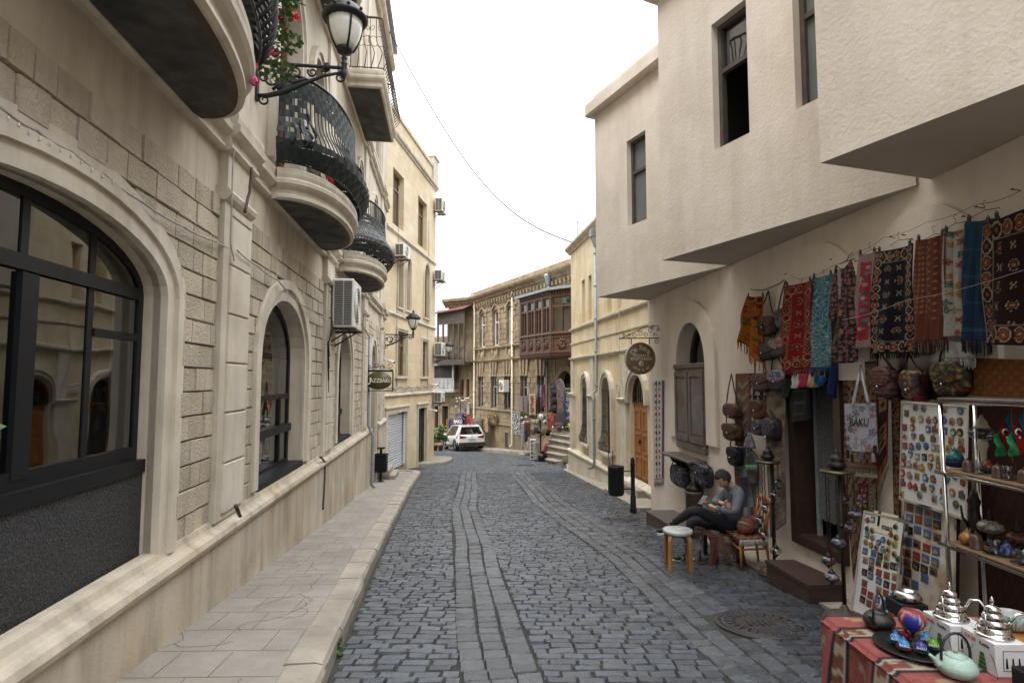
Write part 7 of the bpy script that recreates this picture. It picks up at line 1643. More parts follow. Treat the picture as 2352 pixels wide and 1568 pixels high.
def teapot(c,R,H,body,label,sa,hcol,knob,dimple=False):
 c = Vector(c); t = thing('teapot',label,'teapot',tuple(c)); mb = MB(LT(c)); mb.col = body; n = 40
 fl = (lambda q,z: 1+.012*math.sin(q*20)*math.sin(z*400)) if dimple else (lambda q,z: 1+.01*math.sin(q*11+z*60))
 mb.lathe([(R*.6,0),(R*.78,H*.08),(R*.97,H*.3),(R,H*.42),(R*.93,H*.6),(R*.7,H*.8),(R*.5,H*.86)]+[(R*.001,H*.865)],(0,0,0),n,flute=fl); sd = Vector((math.cos(sa),math.sin(sa),0))
 s0 = sd*R*.85+Vector((0,0,H*.45)); mb.tube([s0-sd*.01,s0+sd*R*.28+Vector((0,0,H*.1)),s0+sd*R*.5+Vector((0,0,H*.38)),s0+sd*R*.68+Vector((0,0,H*.5))],[R*.2,R*.16,R*.1,R*.075],9); mb.build('body',m_glz,t)
 mb = MB(LT(c)); mb.col = body; mb.lathe([(R*.52,H*.84),(R*.5,H*.9),(R*.25,H*.98),(R*.06,H*1.0)],(0,0,0),n); ld = mb.build('lid',m_glz,t)
 mb = MB(LT(c)); mb.col = knob; mb.ball((0,0,H*1.06),R*.13,10,8); mb.build('knob',m_glz,ld)
 mb = MB(); mb.col = hcol; handle_arch(mb,c+Vector((0,0,H*.7)),R*.86,H*1.15,R*.075,sd); mb.build('handle',m_glz,t)
m_glz = M('cast_iron_glaze',(1,1,1),.35,.12,60,.25,160,attr=True)
p = tz(*q10(465,1095)); teapot(p,.068,.085,(.012,.011,.011),'black cast iron teapot with upright hoop handle on the striped cloth',PI*1.2,(.01,.01,.01),(.12,.05,.02))
p = tz(*q10(1130,1500)); teapot(p,.072,.088,(.30,.42,.36),'pale green dimpled teapot with black hoop handle nearest the camera',PI*1.02,(.012,.012,.012),(.3,.26,.2),True)
def pomegranate(c,R,col,label,cat='pomegranate ornament',group=None,bowl=None,txt=None,spots=None):
 t = thing('pomegranate_pot',label,cat,tuple(c),0,group); c = Vector(c); mb = MB(LT(c)); mb.col = col; z0 = R*.35 if bowl else 0
 mb.lathe([(R*.3,z0),(R*.8,z0+R*.25),(R,z0+R*.8),(R*.85,z0+R*1.3),(R*.45,z0+R*1.62),(R*.3,z0+R*1.75),(R*.36,z0+R*1.95)],(0,0,0),20)
 if spots:
  for k,v in enumerate(mb.v):
   if hsh(k,3,1) > .7: mb.c[k] = spots[int(hsh(k,5)*len(spots))]
 bd = mb.build('body',m_gloss,t)
 mb = MB(LT(c)); mb.col = col
 for k in range(6): q = k*PI/3; a = (R*.3*math.cos(q),R*.3*math.sin(q),z0+R*1.85); mb.add([(a[0]*.9-R*.12*math.sin(q),a[1]*.9+R*.12*math.cos(q),a[2]),(a[0]*.9+R*.12*math.sin(q),a[1]*.9-R*.12*math.cos(q),a[2]),(a[0]*1.5,a[1]*1.5,a[2]+R*.45)],[(0,1,2),(2,1,0)])
 mb.build('crown',m_gloss,t)
 if bowl: mb = MB(LT(c)); mb.col = bowl; mb.lathe([(R*.5,0),(R*.9,R*.12),(R*1.3,R*.6),(R*1.32,R*.68),(R*1.22,R*.66),(R*.9,R*.3),(R*.2,R*.2)],(0,0,0),20); mb.build('saucer',m_gloss,t)
 if txt:
  mb = MB(); ex = Vector((.85,-.5,0)).normalized(); fo = Vector((-.5,-.85,0)).normalized(); text_mesh(mb,txt,lambda p: c+ex*p[0]+Vector((0,0,z0+R*.85+p[1]))+fo*(R*.99+p[2]-.4*p[0]**2/R),R*.62,bold=.015,depth=.001,sh=.1); mb.build('lettering',m_white,bd)
tr = tz(*q10(768,1275)); t = thing('round_tray','round dark pewter tray carrying small glazed pomegranates','tray',tuple(tr)); mb = MB(LT(tr)); mb.lathe([(.12,0),(.15,.008),(.158,.014),(.15,.016),(.12,.008),(.001,.006)],(0,0,0),40); mb.build('dish',m_dull,t)
for x,y,c,b,tx,lab in ((607,1232,(.05,.22,.5),(.01,.06,.08),'BAKU','light blue BAKU pomegranate in a dark bowl at the left of the tray'),(692,1205,(.3,.01,.02),(.02,.05,.06),None,'red pomegranate at the back of the tray'),(677,1288,(.05,.24,.55),(.12,.02,.02),'BAKU','light blue BAKU pomegranate in a red dish at the front of the tray'),(862,1232,(.06,.25,.5),(.03,.03,.03),'BAKU','light blue BAKU pomegranate behind the green one'),(826,1312,(.06,.05,.30),(.01,.06,.08),'BAKU','violet blue BAKU pomegranate at the front of the tray'),(928,1285,(.13,.32,.02),(.01,.08,.08),'BAKU','lime green BAKU pomegranate at the right of the tray')):
 q = tz(*q10(x,y),z=.437); pomegranate(q,.0225,c,lab,group='glazed pomegranates on the tray',bowl=b,txt=tx)
g = tz(*q10(757,1240),z=.437); t = thing('mosaic_goblet','red mosaic glass goblet with blue star standing on the tray','goblet',tuple(g)); mb = MB(LT(g)); mb.lathe([(.032,0),(.03,.006),(.008,.014),(.006,.05),(.02,.062)],(0,0,0),16); mb.build('stem',m_dull,t)
mb = MB(LT(g)); mb.col = (.25,.03,.03); mb.lathe([(.015,.06),(.04,.075),(.053,.1),(.052,.125),(.038,.148)],(0,0,0),36)
for k,v in enumerate(mb.v):
 d = (v-g); a = math.atan2(d.y,d.x)+2.2
 mb.c[k] = (.02,.03,.3) if abs(a) < .5 and abs(d.z-.1) < .03 else (.5,.48,.5) if hsh(k,1) > .85 else (.3,.05,.05) if hsh(k,2) > .3 else (.12,.02,.03)
mb.build('bowl',m_gloss,t)
m_box = M('white_carton',(.55,.55,.56),.6,.04,4,.02,50)
def carton(x0,y0,y1,h,label,wdt=.2):
 t = thing('kettle_box',label,'carton box',(x0+wdt/2,(y0+y1)/2,TZ),0,'white kettle cartons'); mb = MB(); mb.box(x0,x0+wdt,y0,y1,TZ+.002,TZ+h,.002); b = mb.build('carton',m_box,t)
 T = lambda p: Vector((x0-.0015-p[2],y1-(p[0]),TZ+p[1])); L = y1-y0
 mb = MB(); text_mesh(mb,'ZHUJIE',lambda p: T((p[0]+.012,p[1]+h*.82,p[2])),.02,depth=.0005,align='LEFT'); mb.build('red_lettering',M('red_ink',(.5,.06,.02),.6,0,1,0),b)
 mb = MB(); text_mesh(mb,'Kettle',lambda p: T((p[0]+.09,p[1]+h*.82,p[2])),.02,depth=.0005,align='LEFT'); mb.build('black_lettering',m_black,b)
 mb = MB(T); mb.T = lambda p: T((p[0]+L*.62,p[2]+h*.32,p[1]));
 for k in range(4): w = .022-.0035*k; mb.sheet([(-w,-.035+.017*k),(w,-.035+.017*k),(w*.9,-.02+.017*k),(-w*.9,-.02+.017*k)],(),.0008)
 mb.build('kettle_picture',M('print_green',(.02,.12,.02),.6,0,1,0),b)
 mb = MB();
 for sg in (-1,1): mb.tube([T((L*.62+sg*(.04+.01*k),h*.65-.012*k*k*.6,.001)) for k in range(5)],.001,3)
 mb.T = lambda p: Vector((x0+.03+p[0],y0-.001-p[1],TZ+h*.2+p[2]))
 mb.ring(rect(0,wdt*.72,0,h*.6),rect(.002,wdt*.72-.002,.002,h*.6-.002),0,.0006)
 for k in range(5): mb.sheet([(.01+.025*k,.01),(.02+.025*k,.01),(.017+.025*k,.05),(.012+.025*k,.05)],(),.0006)
 mb.build('line_drawing',m_black,b); return t
pa = tz(*q10(1100,1330)); carton(1.88,2.506,2.67,.13,'white kettle carton under the farther silver kettle',.15); carton(1.925,2.335,2.5,.13,'white kettle carton under the nearer silver kettle',.13)
def kettle(c,label,sp):
 t = thing('beehive_kettle',label,'kettle',tuple(c),0,'silver beehive kettles'); mb = MB(LT(c)); P = [(.066,0),(.067,.006),(.056,.012)]
 for k in range(4): r = .056-.0105*k; z = .012+.027*k; P += [(r,z),(r+.003,z+.012),(r-.003,z+.024),(r-.011,z+.027)]
 P += [(.012,.121),(.004,.123)]; mb.lathe(P,(0,0,0),36); mb.build('body',m_chrome,t)
 mb = MB(LT(c)); mb.lathe([(.003,.122),(.007,.13),(.008,.138),(.004,.15),(.001,.155)],(0,0,0),12); mb.build('lid_knob',m_chrome,t)
 mb = MB(LT(c)); mb.tube([Vector((.035,-.03,.05))*1+Vector(sp)*a+Vector((0,0,b)) for a,b in ((0,.0),(.2,.045),(.42,.05),(.65,.01),(.85,-.04),(1,-.06))],[.007,.006,.005,.004,.004,.004],7); mb.build('spout',m_chrome,t)
 mb = MB(LT(c)); mb.tube([(-.04,-.02,.10),(-.06,-.035,.09),(-.062,-.04,.04)],.004,6); mb.build('handle',m_chrome,t)
kettle((1.945,2.585,TZ+.131),'silver beehive kettle on the farther white carton',(.10,-.08,0)); kettle((1.99,2.415,TZ+.131),'silver beehive kettle on the nearer white carton',(.15,-.04,.01))
def warmer(c,label,box):
 t = thing('tealight_warmer',label,'warmer',tuple(c),0,'steel tealight warmers'); mb = MB(LT(c)); mb.lathe([(.048,0),(.058,.012),(.058,.03),(.045,.045),(.03,.046),(.028,.03),(.001,.03)],(0,0,0),28); mb.build('ring',M('brushed_steel',(.45,.45,.45),.3,.05,9,0,metal=1),t)
 mb = MB(LT(c))
 for k in range(8): q = k*PI/4; mb.ball((.0575*math.cos(q),.0575*math.sin(q),.02),.008,8,5)
 mb.build('hole',m_black,t)
c = tz(*q10(760,1020),z=TZ); mb = MB(LT((c.x,c.y+.05,TZ))); mb.box(-.06,.07,-.06,.07,.001,.07,.002); solo(mb,'black_box',m_black,'small black box under the steel warmer behind the black teapot','box'); warmer((c.x+.01,c.y+.055,TZ+.071),'steel tealight warmer on a black box behind the black teapot',1)
c = tz(*q10(1600,1500),z=TZ); mb = MB(LT((1.97,2.08,TZ))); mb.box(-.1,.18,-.2,.12,.001,.115,.002); solo(mb,'black_box',m_black,'black box at the right edge in front of the white cartons','box'); warmer((2.02,2.1,TZ+.116),'steel tealight warmer on the black box at the right edge',1)
mb = MB(LT((2.55,2.6,TZ))); mb.box(-.42,.42,-.3,.22,.001,.022,.003); solo(mb,'wooden_board',m_door,'honey coloured wooden board lying behind the cartons','board')
c = (2.33,2.72,TZ+.023); t = thing('patterned_bowl','white ceramic bowl with green scrollwork on the wooden board','bowl',c); mb = MB(LT(c)); mb.lathe([(.03,0),(.055,.02),(.068,.05),(.064,.075),(.06,.075),(.062,.05),(.04,.02),(.001,.012)],(0,0,0),60)
for k,v in enumerate(mb.v): mb.c[k] = (.5,.5,.48) if (hsh(k % 60,k//60) > .45 or k//60 > 3) else (.05,.2,.17)
mb.build('bowl',m_gloss,t)
c = Vector((2.62,2.5,TZ+.023)); mb = MB(); mb.grid(lambda u,v: (c.x-.22+.44*u,c.y-.22+.36*v,c.z+.17*max(0,1-abs(u-.5)*2.1)*(1-.3*v)+.004*math.sin(u*30)),50,30,paisley((.07,.012,.012),(.28,.25,.2),(.03,.008,.008),9,1),.004); solo(mb,'paisley_cloth',m_cloth,'dark red paisley cloth draped in a peak at the right edge','cloth')
m_shb = M('worn_shelf_board',(.16,.09,.045),.6,.3,8,.1,40)
t = thing('shelf_rack','chrome tube shelf rack with wooden shelves in front of the brown carpet','shelf rack',(3.0,3.3,G(3.3)))
for x,y in ((2.86,3.8),(3.13,3.85)): mb = MB(); mb.tube([(x,y,G(y)+.02),(x,y,1.47)],.014,10); mb.build('upright',m_chrome,t)
for k,z in enumerate((.53,1.0,1.47)):
 mb = MB(); mb.box(2.86,3.13,1.2,3.83,z,z+.014,.003); mb.build('shelf_board',m_greywood if k == 2 else m_shb,t)
 mb = MB();
 for x in (2.85,3.14): mb.tube([(x,1.2,z-.012),(x,3.86,z-.012)],.013,8)
 mb.build('shelf_rail',m_chrome,t)
def sy(u,X=2.99): return X*FPX/(u-1176)*1.01
def son(x,y,q,z,X=2.99): u,_ = q(x,y); return Vector((X,sy(u,X),z))
Zm,Zl = 1.015,.545
t0 = son(1350,900,q9,Zm); pomegranate(t0+Vector((0,0,.02)),.052,(.02,.17,.2),'turquoise lidded pomegranate in a navy bowl on the middle shelf',spots=[(.01,.05,.06)]); mb = MB(LT(t0)); mb.col = (.012,.012,.05); mb.lathe([(.03,0),(.05,.006),(.072,.045),(.07,.047),(.05,.012),(.001,.01)],(0,0,0),28); solo(mb,'navy_bowl',m_gloss,'navy glazed bowl holding the turquoise pomegranate','bowl')
def dome(c,label,R=.03): t = thing('brown_ornament',label,'ornament',tuple(c),0,'brown dome ornaments on the shelves'); mb = MB(LT(c)); mb.col = (.09,.045,.035); mb.lathe([(R*1.1,0),(R,.006),(R,R*1.6),(R*.8,R*2.2),(R*.3,R*2.6)],(0,0,0),20); mb.build('body',m_gloss,t); mb = MB(LT(c)); mb.col = (.09,.045,.035); mb.lathe([(R*.3,R*2.6),(R*.12,R*2.8),(R*.02,R*3.1)],(0,0,0),10); mb.build('tip',m_gloss,t)
def glass(c,label,R=.025,H=.085): t = thing('tea_glass',label,'tea glass',tuple(c),0,'tulip tea glasses on the shelves'); mb = MB(LT(c)); mb.lathe([(R*.8,.006),(R,.02),(R*.7,H*.55),(R*1.05,H),(R,H),(R*.64,H*.55),(R*.9,.02),(R*.001,.014)],(0,0,0),20); mb.build('glass',m_clear,t); mb = MB(LT(c)); mb.col = (.2,.2,.2); mb.lathe([(R*.8,0),(R*1.9,.008),(R*1.9,.01),(R*.8,.004),(R*.001,.004)],(0,0,0),20); mb.build('saucer',m_clear,t)
for x,lab in ((1480,'brown dome ornament right of the turquoise pomegranate'),(1790,'brown dome ornament between two tea glasses on the middle shelf'),(2060,'brown dome ornament at the right end of the middle shelf')): dome(son(x,900,q9,Zm,2.93),lab)
for x,lab in ((1590,'tea glass right of the first brown dome on the middle shelf'),(1890,'tea glass under the flags on the middle shelf')): glass(son(x,930,q9,Zm,2.92),lab)
pomegranate(son(1690,900,q9,Zm,3.02),.034,(.3,.04,.02),'red and yellow painted pomegranate on the middle shelf',spots=[(.4,.3,.03),(.02,.1,.14)],bowl=(.02,.09,.11))
c = son(1650,700,q9,Zm+.0,3.07); t = thing('glass_lamp','clear glass lantern with cream fittings behind the flags','lamp',tuple(c)); mb = MB(LT(c)); mb.ball((0,0,.24),.078,24,12,.042); mb.build('globe',m_clear,t); mb = MB(LT(c)); mb.lathe([(.05,0),(.04,.02),(.015,.05),(.018,.12),(.032,.17),(.025,.2)],(0,0,0),16); mb.lathe([(.045,.275),(.035,.29),(.03,.32),(.012,.34),(.008,.36)],(0,0,0),16); mb.build('fittings',M('cream_metal',(.35,.32,.24),.4),t)
def flag(off,label,Yf):
 P = lambda x,y: atY(*q9(x+off,y),Yf); t = thing('table_flag',label,'flag',tuple(P(1960,900)),0,'small table flags'); mb = MB()
 S3 = [((.02,.18,.35),(1945,375),(1888,480),(1975,828),(2062,808)),((.38,.015,.012),(1888,480),(1825,590),(1885,842),(1975,828)),((.03,.30,.12),(1825,590),(1765,695),(1800,856),(1885,842))]
 for col,a,b,c_,d in S3:
  mb.col = col; A1,B1_,C1,D1 = P(*a),P(*b),P(*c_),P(*d); mb.col = None
  mb.grid(lambda u,v: A1.lerp(B1_,u).lerp(D1.lerp(C1,u),v)+Vector((0,.012*math.sin(u*3+v*6),0)),6,16,lambda u,v: col,.002)
 fl = mb.build('cloth',m_cloth,t); mb = MB(); cx,cz = P(1862,593),P(1872,647)
 mb.tube([cx+Vector((.017*math.cos(a),-.016,.017*math.sin(a))) for a in [(.2+4.2*k/16)*1 for k in range(17)]],[.001+.0045*math.sin(PI*k/16) for k in range(17)],4)
 mb.T = None; L = [cz+Vector(((.009 if k % 2 else .004)*math.cos(k*PI/8),-.018,(.009 if k % 2 else .004)*math.sin(k*PI/8))) for k in range(16)]; mb.add([cz+Vector((0,-.018,0))]+L,[(0,k+1,(k+1) % 16+1) for k in range(16)]); mb.build('crescent_and_star',m_white,fl)
 mb = MB(); mb.tube([P(1943,340),P(1960,905)],.003,5); mb.build('stick',m_door,t)
flag(0,'small blue red and green flag with white crescent and star',3.42); flag(135,'second blue red and green table flag cut by the right edge',3.30)
pomegranate(son(1180,330,q10,Zl,2.93),.048,(.42,.16,.02),'orange painted pomegranate on the lower shelf',spots=[(.3,.04,.02),(.03,.12,.15)]); dome(son(1250,380,q10,Zl,2.92),'brown dome ornament beside the orange pomegranate',.036)
glass(son(1405,400,q10,Zl,2.93),'cut crystal tea glass left of the blue pomegranate',.032,.09); glass(son(1640,450,q10,Zl,2.93),'cut crystal tea glass right of the blue pomegranate',.032,.09); pomegranate(son(1510,420,q10,Zl,2.98),.042,(.012,.03,.2),'cobalt blue pomegranate between the crystal glasses',spots=[(.3,.3,.35)])
def moslamp(c,R,cols,label):
 t = thing('mosaic_lamp',label,'lamp',tuple(c),0,'mosaic lamps on the shelves'); mb = MB(LT(c)); mb.ball((0,0,R*1.6),R,36,16,R*.62)
 for k in range(len(mb.v)): mb.c[k] = cols[int(hsh(k,4)*len(cols))]
 mb.build('mosaic_globe',m_gloss,t); mb = MB(LT(c)); mb.lathe([(R*.5,0),(R*.4,R*.2),(R*.2,R*.5),(R*.3,R*1.05)],(0,0,0),16); mb.lathe([(R*.35,R*2.15),(R*.15,R*2.5),(R*.2,R*2.8),(R*.02,R*3.4)],(0,0,0),14); mb.build('mount',m_dull,t)
moslamp(son(1380,300,q10,Zl,3.08),.072,[(.45,.44,.4),(.4,.4,.36),(.3,.22,.08),(.05,.08,.12)],'white mosaic lamp with blue diamonds on the lower shelf'); moslamp(son(1610,300,q10,Zl,3.09),.06,[(.12,.03,.02),(.08,.02,.02),(.2,.08,.03)],'dark red mosaic lamp at the right of the lower shelf')
c = son(1375,100,q10,Zl,3.1)+Vector((0,.12,0)); t = thing('coffee_pot','tall dark metal coffee pot in shadow between the shelves','coffee pot',tuple(c)); mb = MB(LT(c)); mb.lathe([(.05,0),(.06,.05),(.035,.14),(.03,.2),(.04,.25),(.02,.29),(.005,.33)],(0,0,0),18); mb.build('body',m_dull,t); mb = MB(LT(c)); mb.tube([(-.04,0,.08),(-.08,0,.14),(-.09,0,.22)],[.012,.008,.006],6); mb.build('spout',m_dull,t)
# ================= street furniture on the right =================
def cover(x,y,R,label):
 t = thing('manhole_cover',label,'manhole cover',(x,y,G(y)+.012)); sl_ = .092; T = lambda p: Vector((x+p[0],y+p[1],G(y)+.012+p[2]-sl_*p[1]))
 mb = MB(T); mb.lathe([(R*1.12,-.02),(R*1.12,0),(R*1.02,0),(R*1.0,-.004)],(0,0,0),40); mb.f = mb.f[:-2]; mb.m = mb.m[:-2]; mb.s = mb.s[:-2]; mb.build('rim',m_mh,t)
 mb = MB(T); mb.lathe([(R*1.0,-.004)]+[(R*(1-.1*k-.0),.001 if k % 2 else -.004) for k in range(1,9)]+[(.001,0)],(0,0,0),40);
 for k in range(24): q = k*PI/12; mb.tube([(R*.62*math.cos(q),R*.62*math.sin(q),.001),(R*.9*math.cos(q),R*.9*math.sin(q),.001)],.008,4)
 for k in range(-2,3): mb.box(k*.05-.012,k*.05+.012,-.06,.06,0,.006)
 mb.build('iron_plate',m_mh,t)
m_mh = M('worn_cast_iron',(.045,.04,.04),.5,.3,20,.3,60,metal=.3)
cover(2.1,4.93,.33,'round cast iron manhole cover in the setts near the stall'); cover(2.0,10.7,.33,'distant round manhole cover near the litter barrel')
p = Vector((2.42,11.5,G(11.5)+.02)); t = thing('barrel_bin','black ribbed barrel litter bin mounted beside an iron bollard','litter bin',tuple(p)); h = 1.05
mb = MB(LT(p)); mb.lathe([(.07,0),(.075,.02),(.06,.06),(.055,.3),(.042,.32),(.042,.9),(.05,.92),(.05,.95),(.035,.97),(.045,1.0),(.03,1.06),(.005,1.08)],(0,0,0),14); mb.build('bollard',m_black,t)
cb = Vector((p.x-.34,p.y-.02,p.z+.33)); mb = MB(LT(cb)); P = [(.13,0),(.15,.02)]
for k in range(9): P += [(.155,.04+.055*k),(.162,.06+.055*k)]
mb.lathe(P+[(.165,.56),(.16,.575),(.14,.575),(.14,.3)],(0,0,0),26); mb.build('barrel',m_black,t); mb = MB();
for z in (.45,.8): mb.tube([(cb.x+.14,p.y,p.z+z),(p.x-.03,p.y,p.z+z)],.012,5)
mb.build('bracket',m_black,t)
mb = MB();
for u0,u1 in ((1397,1404),(1407,1408)): mb.tube([atY(u0,1035,15.4),atY(u1,1108,15.4)],.012,5)
mb.ball(atY(1406,1108,15.4),.07,8,6); solo(mb,'iron_rods',m_iron,'two thin iron rods standing in front of the yellow house','rods')
for x,y,lab in ((-3.7,22.6,'iron drain grate in front of the roller shutter'),(.6,24.6,'small iron drain grate in the road ahead of the hat stand')):
 mb = MB(lambda p: Vector((x+p[0],y+p[1],G(y)+.008+p[2]-.077*p[1])));
 for k in range(12): mb.box(-.35+.06*k,-.32+.06*k,-.16,.16,0,.012)
 mb.box(-.37,.37,-.19,-.16,0,.012); mb.box(-.37,.37,.16,.19,0,.012); solo(mb,'drain_grate',m_mh,lab,'drain grate')
# ================= seating and the seated man =================
q5b = lambda x,y: (1435.5+x*.2563,976+y*.2563)
J = lambda x,y,Y: atY(*q5b(x,y),Y)
def gz(p): return G(p.y)+.012
# round stool
c = J(473,952,6.85); R = .172; g_ = G(6.85)+.01; t = thing('round_stool','round stool with white seat and bent birch legs in front of the man','stool',(c.x,c.y,g_)); T = LT((c.x,c.y,0))
mb = MB(T); mb.lathe([(R*.96,c.z-.015),(R,c.z-.01),(R,c.z+.02),(R*.95,c.z+.028),(.001,c.z+.028)],(0,0,0),36); mb.build('seat',M('worn_white_laminate',(.42,.42,.41),.4,.25,12,.1,40,col2=(.2,.2,.2),c2s=8,c2a=.6),t)
m_birch = M('birch',(.30,.15,.055),.45,.2,9,.05,60)
for a in (.55,2.2,3.9,5.35):
 d = Vector((math.cos(a),math.sin(a),0)); mb = MB(T); P = [d*.05+Vector((0,0,c.z-.025)),d*(R-.05)+Vector((0,0,c.z-.025)),d*(R-.015)+Vector((0,0,c.z-.035)),d*(R+.003)+Vector((0,0,c.z-.075)),d*(R+.01)+Vector((0,0,g_))]; pr = Vector((-d.y,d.x,0))*.022
 vs = []
 for i,q in enumerate(P):
  tn = (P[min(i+1,4)]-P[max(i-1,0)]).normalized(); nn = tn.cross(pr).normalized()*.013; vs += [q+pr+nn,q-pr+nn,q-pr-nn,q+pr-nn]
 mb.add(vs,[(i*4+k,i*4+(k+1) % 4,i*4+4+(k+1) % 4,i*4+4+k) for i in range(4) for k in range(4)]+[(16,17,18,19)]); mb.build('leg',m_birch,t)
# wooden chair
sz_ = J(1100,985,7.0).z; t = thing('wooden_chair','honey wood chair with fringed rug seat and slatted back behind the man','chair',tuple(J(1150,1250,7.0)))
FL,FR_,BL_,BR_ = J(1035,1000,6.75),J(925,985,7.15),J(1262,990,6.8),J(1165,985,7.2)
m_ch = M('orange_beech',(.27,.10,.025),.4,.2,9,.05,60)
for q,bx in ((FL,0),(FR_,0),(BL_,.03),(BR_,.03)): mb = MB(); mb.tube([Vector((q.x,q.y,sz_-.02)),Vector((q.x+bx*1.2,q.y,G(q.y)+.015))],[.019,.013],7); mb.build('leg',m_ch,t)
mb = MB();
for a,b in ((FL,BL_),(FR_,BR_),(FL,FR_),(BL_,BR_)): mb.tube([Vector((a.x,a.y,sz_-.1)),Vector((b.x,b.y,sz_-.1))],.011,6)
mb.build('stretcher',m_ch,t)
mb = MB(); k4 = [FL,BL_,BR_,FR_]; mb.add([Vector((p.x,p.y,sz_-.03)) for p in k4]+[Vector((p.x,p.y,sz_)) for p in k4],[(0,1,2,3)[::-1],(4,5,6,7)]+[(i,(i+1) % 4,4+(i+1) % 4,4+i) for i in range(4)]); mb.build('seat',m_ch,t)
zt = J(1200,655,7.0).z; mb = MB()
for q in (BL_,BR_): mb.tube([Vector((q.x,q.y,sz_)),Vector((q.x+.02,q.y,(sz_+zt)/2)),Vector((q.x+.06,q.y,zt-.04))],.017,7)
for f in (.25,.5,.75): a = BL_.lerp(BR_,f); mb.tube([Vector((a.x,a.y,sz_)),Vector((a.x+.07,a.y,zt-.03))],.009,6)
mb.build('back_posts',m_ch,t); mb = MB(); mb.grid(lambda u,v: (lambda a: Vector((a.x+.06+.03*math.sin(PI*u),a.y,zt-.07+.085*v+.012*math.sin(PI*u)*v)))(BL_.lerp(BR_,u*1.1-.05)),12,2,None,.018); mb.build('top_rail',m_ch,t)
KIL = lambda u,v: (.20,.03,.025) if (int(u*8)+int(v*6)) % 2 and abs(math.sin(u*26)) > .3 else (.05,.02,.02) if math.sin(v*30) > .2 else (.28,.2,.12)
ctr_ = sum(k4,Vector())/4
def drape(u,v):
 p = (FL+Vector((-.02,-.03,0))).lerp(BL_+Vector((.0,-.03,0)),u).lerp((FR_+Vector((-.04,.03,0))).lerp(BR_+Vector((0,.03,0)),u),v); return Vector((p.x,p.y,sz_+.014+.006*math.sin(u*9)*math.sin(v*7)))
mb = MB(); mb.grid(drape,30,24,KIL,.012); th_ = solo(mb,'seat_rug',m_cloth,'small red kilim with white fringe lying on the wooden chair seat','rug')
mb = MB(); mb.col = (.5,.48,.42)
for i in range(34): p = drape(i/33,0); mb.tube([p,p+Vector((rnd.uniform(-.01,.01),-.02,-.01)),p+Vector((rnd.uniform(-.01,.01),-.03,-.06))],.006,4)
mb.build('fringe',m_cloth,th_)
pc_ = J(1110,895,6.98); mb = MB(); Mp = Matrix.Translation(pc_) @ Matrix.Rotation(math.radians(-18),4,'Y') @ Matrix.Rotation(.3,4,'Z'); ru = stripes([(.30,.07,.05),(.30,.07,.05),(.12,.05,.04),(.34,.28,.2),(.08,.05,.04),(.30,.07,.05),(.28,.08,.06),(.2,.14,.1),(.06,.04,.04)],18,False)
n1,n2 = 26,18
mb.grid(lambda u,v: Mp @ Vector((math.copysign(abs(math.cos(2*PI*u))**.7,math.cos(2*PI*u))*.155*math.sin(PI*v)**.6,-.09*math.cos(PI*v),math.copysign(abs(math.sin(2*PI*u))**.8,math.sin(2*PI*u))*.095*math.sin(PI*v)**.6)),n1,n2,lambda u,v: ru(u,(u*2) % 1)); solo(mb,'kilim_cushion',m_cloth,'plump red striped kilim cushion on the wooden chair','cushion')
# bench with draped rugs
b0,b1 = J(690,935,7.35),J(960,935,7.2); zb_ = b0.z-.01; gb = G(7.3)+.02
t = thing('draped_bench','low dark bench draped with patterned rugs on which the man sits','bench',(b0.x+.3,7.3,gb))
mb = MB(); mb.box(b0.x+.05,b1.x+.1,7.1,7.6,zb_-.05,zb_-.015);
for x in (b0.x+.1,b1.x+.05):
 for y in (7.14,7.55): mb.box(x-.025,x+.025,y-.025,y+.025,gb,zb_-.05)
mb.build('frame',m_dkwood,t)
def bd(u,v):
 x = b0.x-.02+(b1.x-b0.x+.12)*u
 if v < .55: return Vector((x,7.62-.55*v/.55,zb_+.004*math.sin(x*40)))
 k = (v-.55)/.45; hl = .22+.12*math.sin(u*7+1)**2; return Vector((x+.02*math.sin(k*4+u*9),7.07-.035*math.sin(PI*k*.5)-.02*math.sin(u*19)*k,zb_-hl*k))
mb = MB(); mb.grid(bd,50,40,lambda u,v: ((.16,.03,.025) if int(v*30) % 4 < 2 else (.1,.07,.05)) if u < .28 else floral((.14,.10,.085),[(.3,.25,.2),(.2,.06,.05),(.1,.06,.06)],6,1.6,.45)(u,v),.008); mb.build('draped_rug',m_cloth,t)
def bd2(u,v): x = b0.x-.05+.16*u; k = v; return Vector((x-.09*math.sin(PI*k*.6),7.1+.4*u-.04*k,zb_+.01-.40*k))
mb = MB(); mb.grid(bd2,14,24,lambda u,v: [(.2,.03,.025),(.3,.26,.18),(.12,.1,.06),(.05,.05,.03)][int(hsh(int(u*5),int(v*9),2)*4)],.02); mb.build('hanging_rug_end',m_cloth,t)
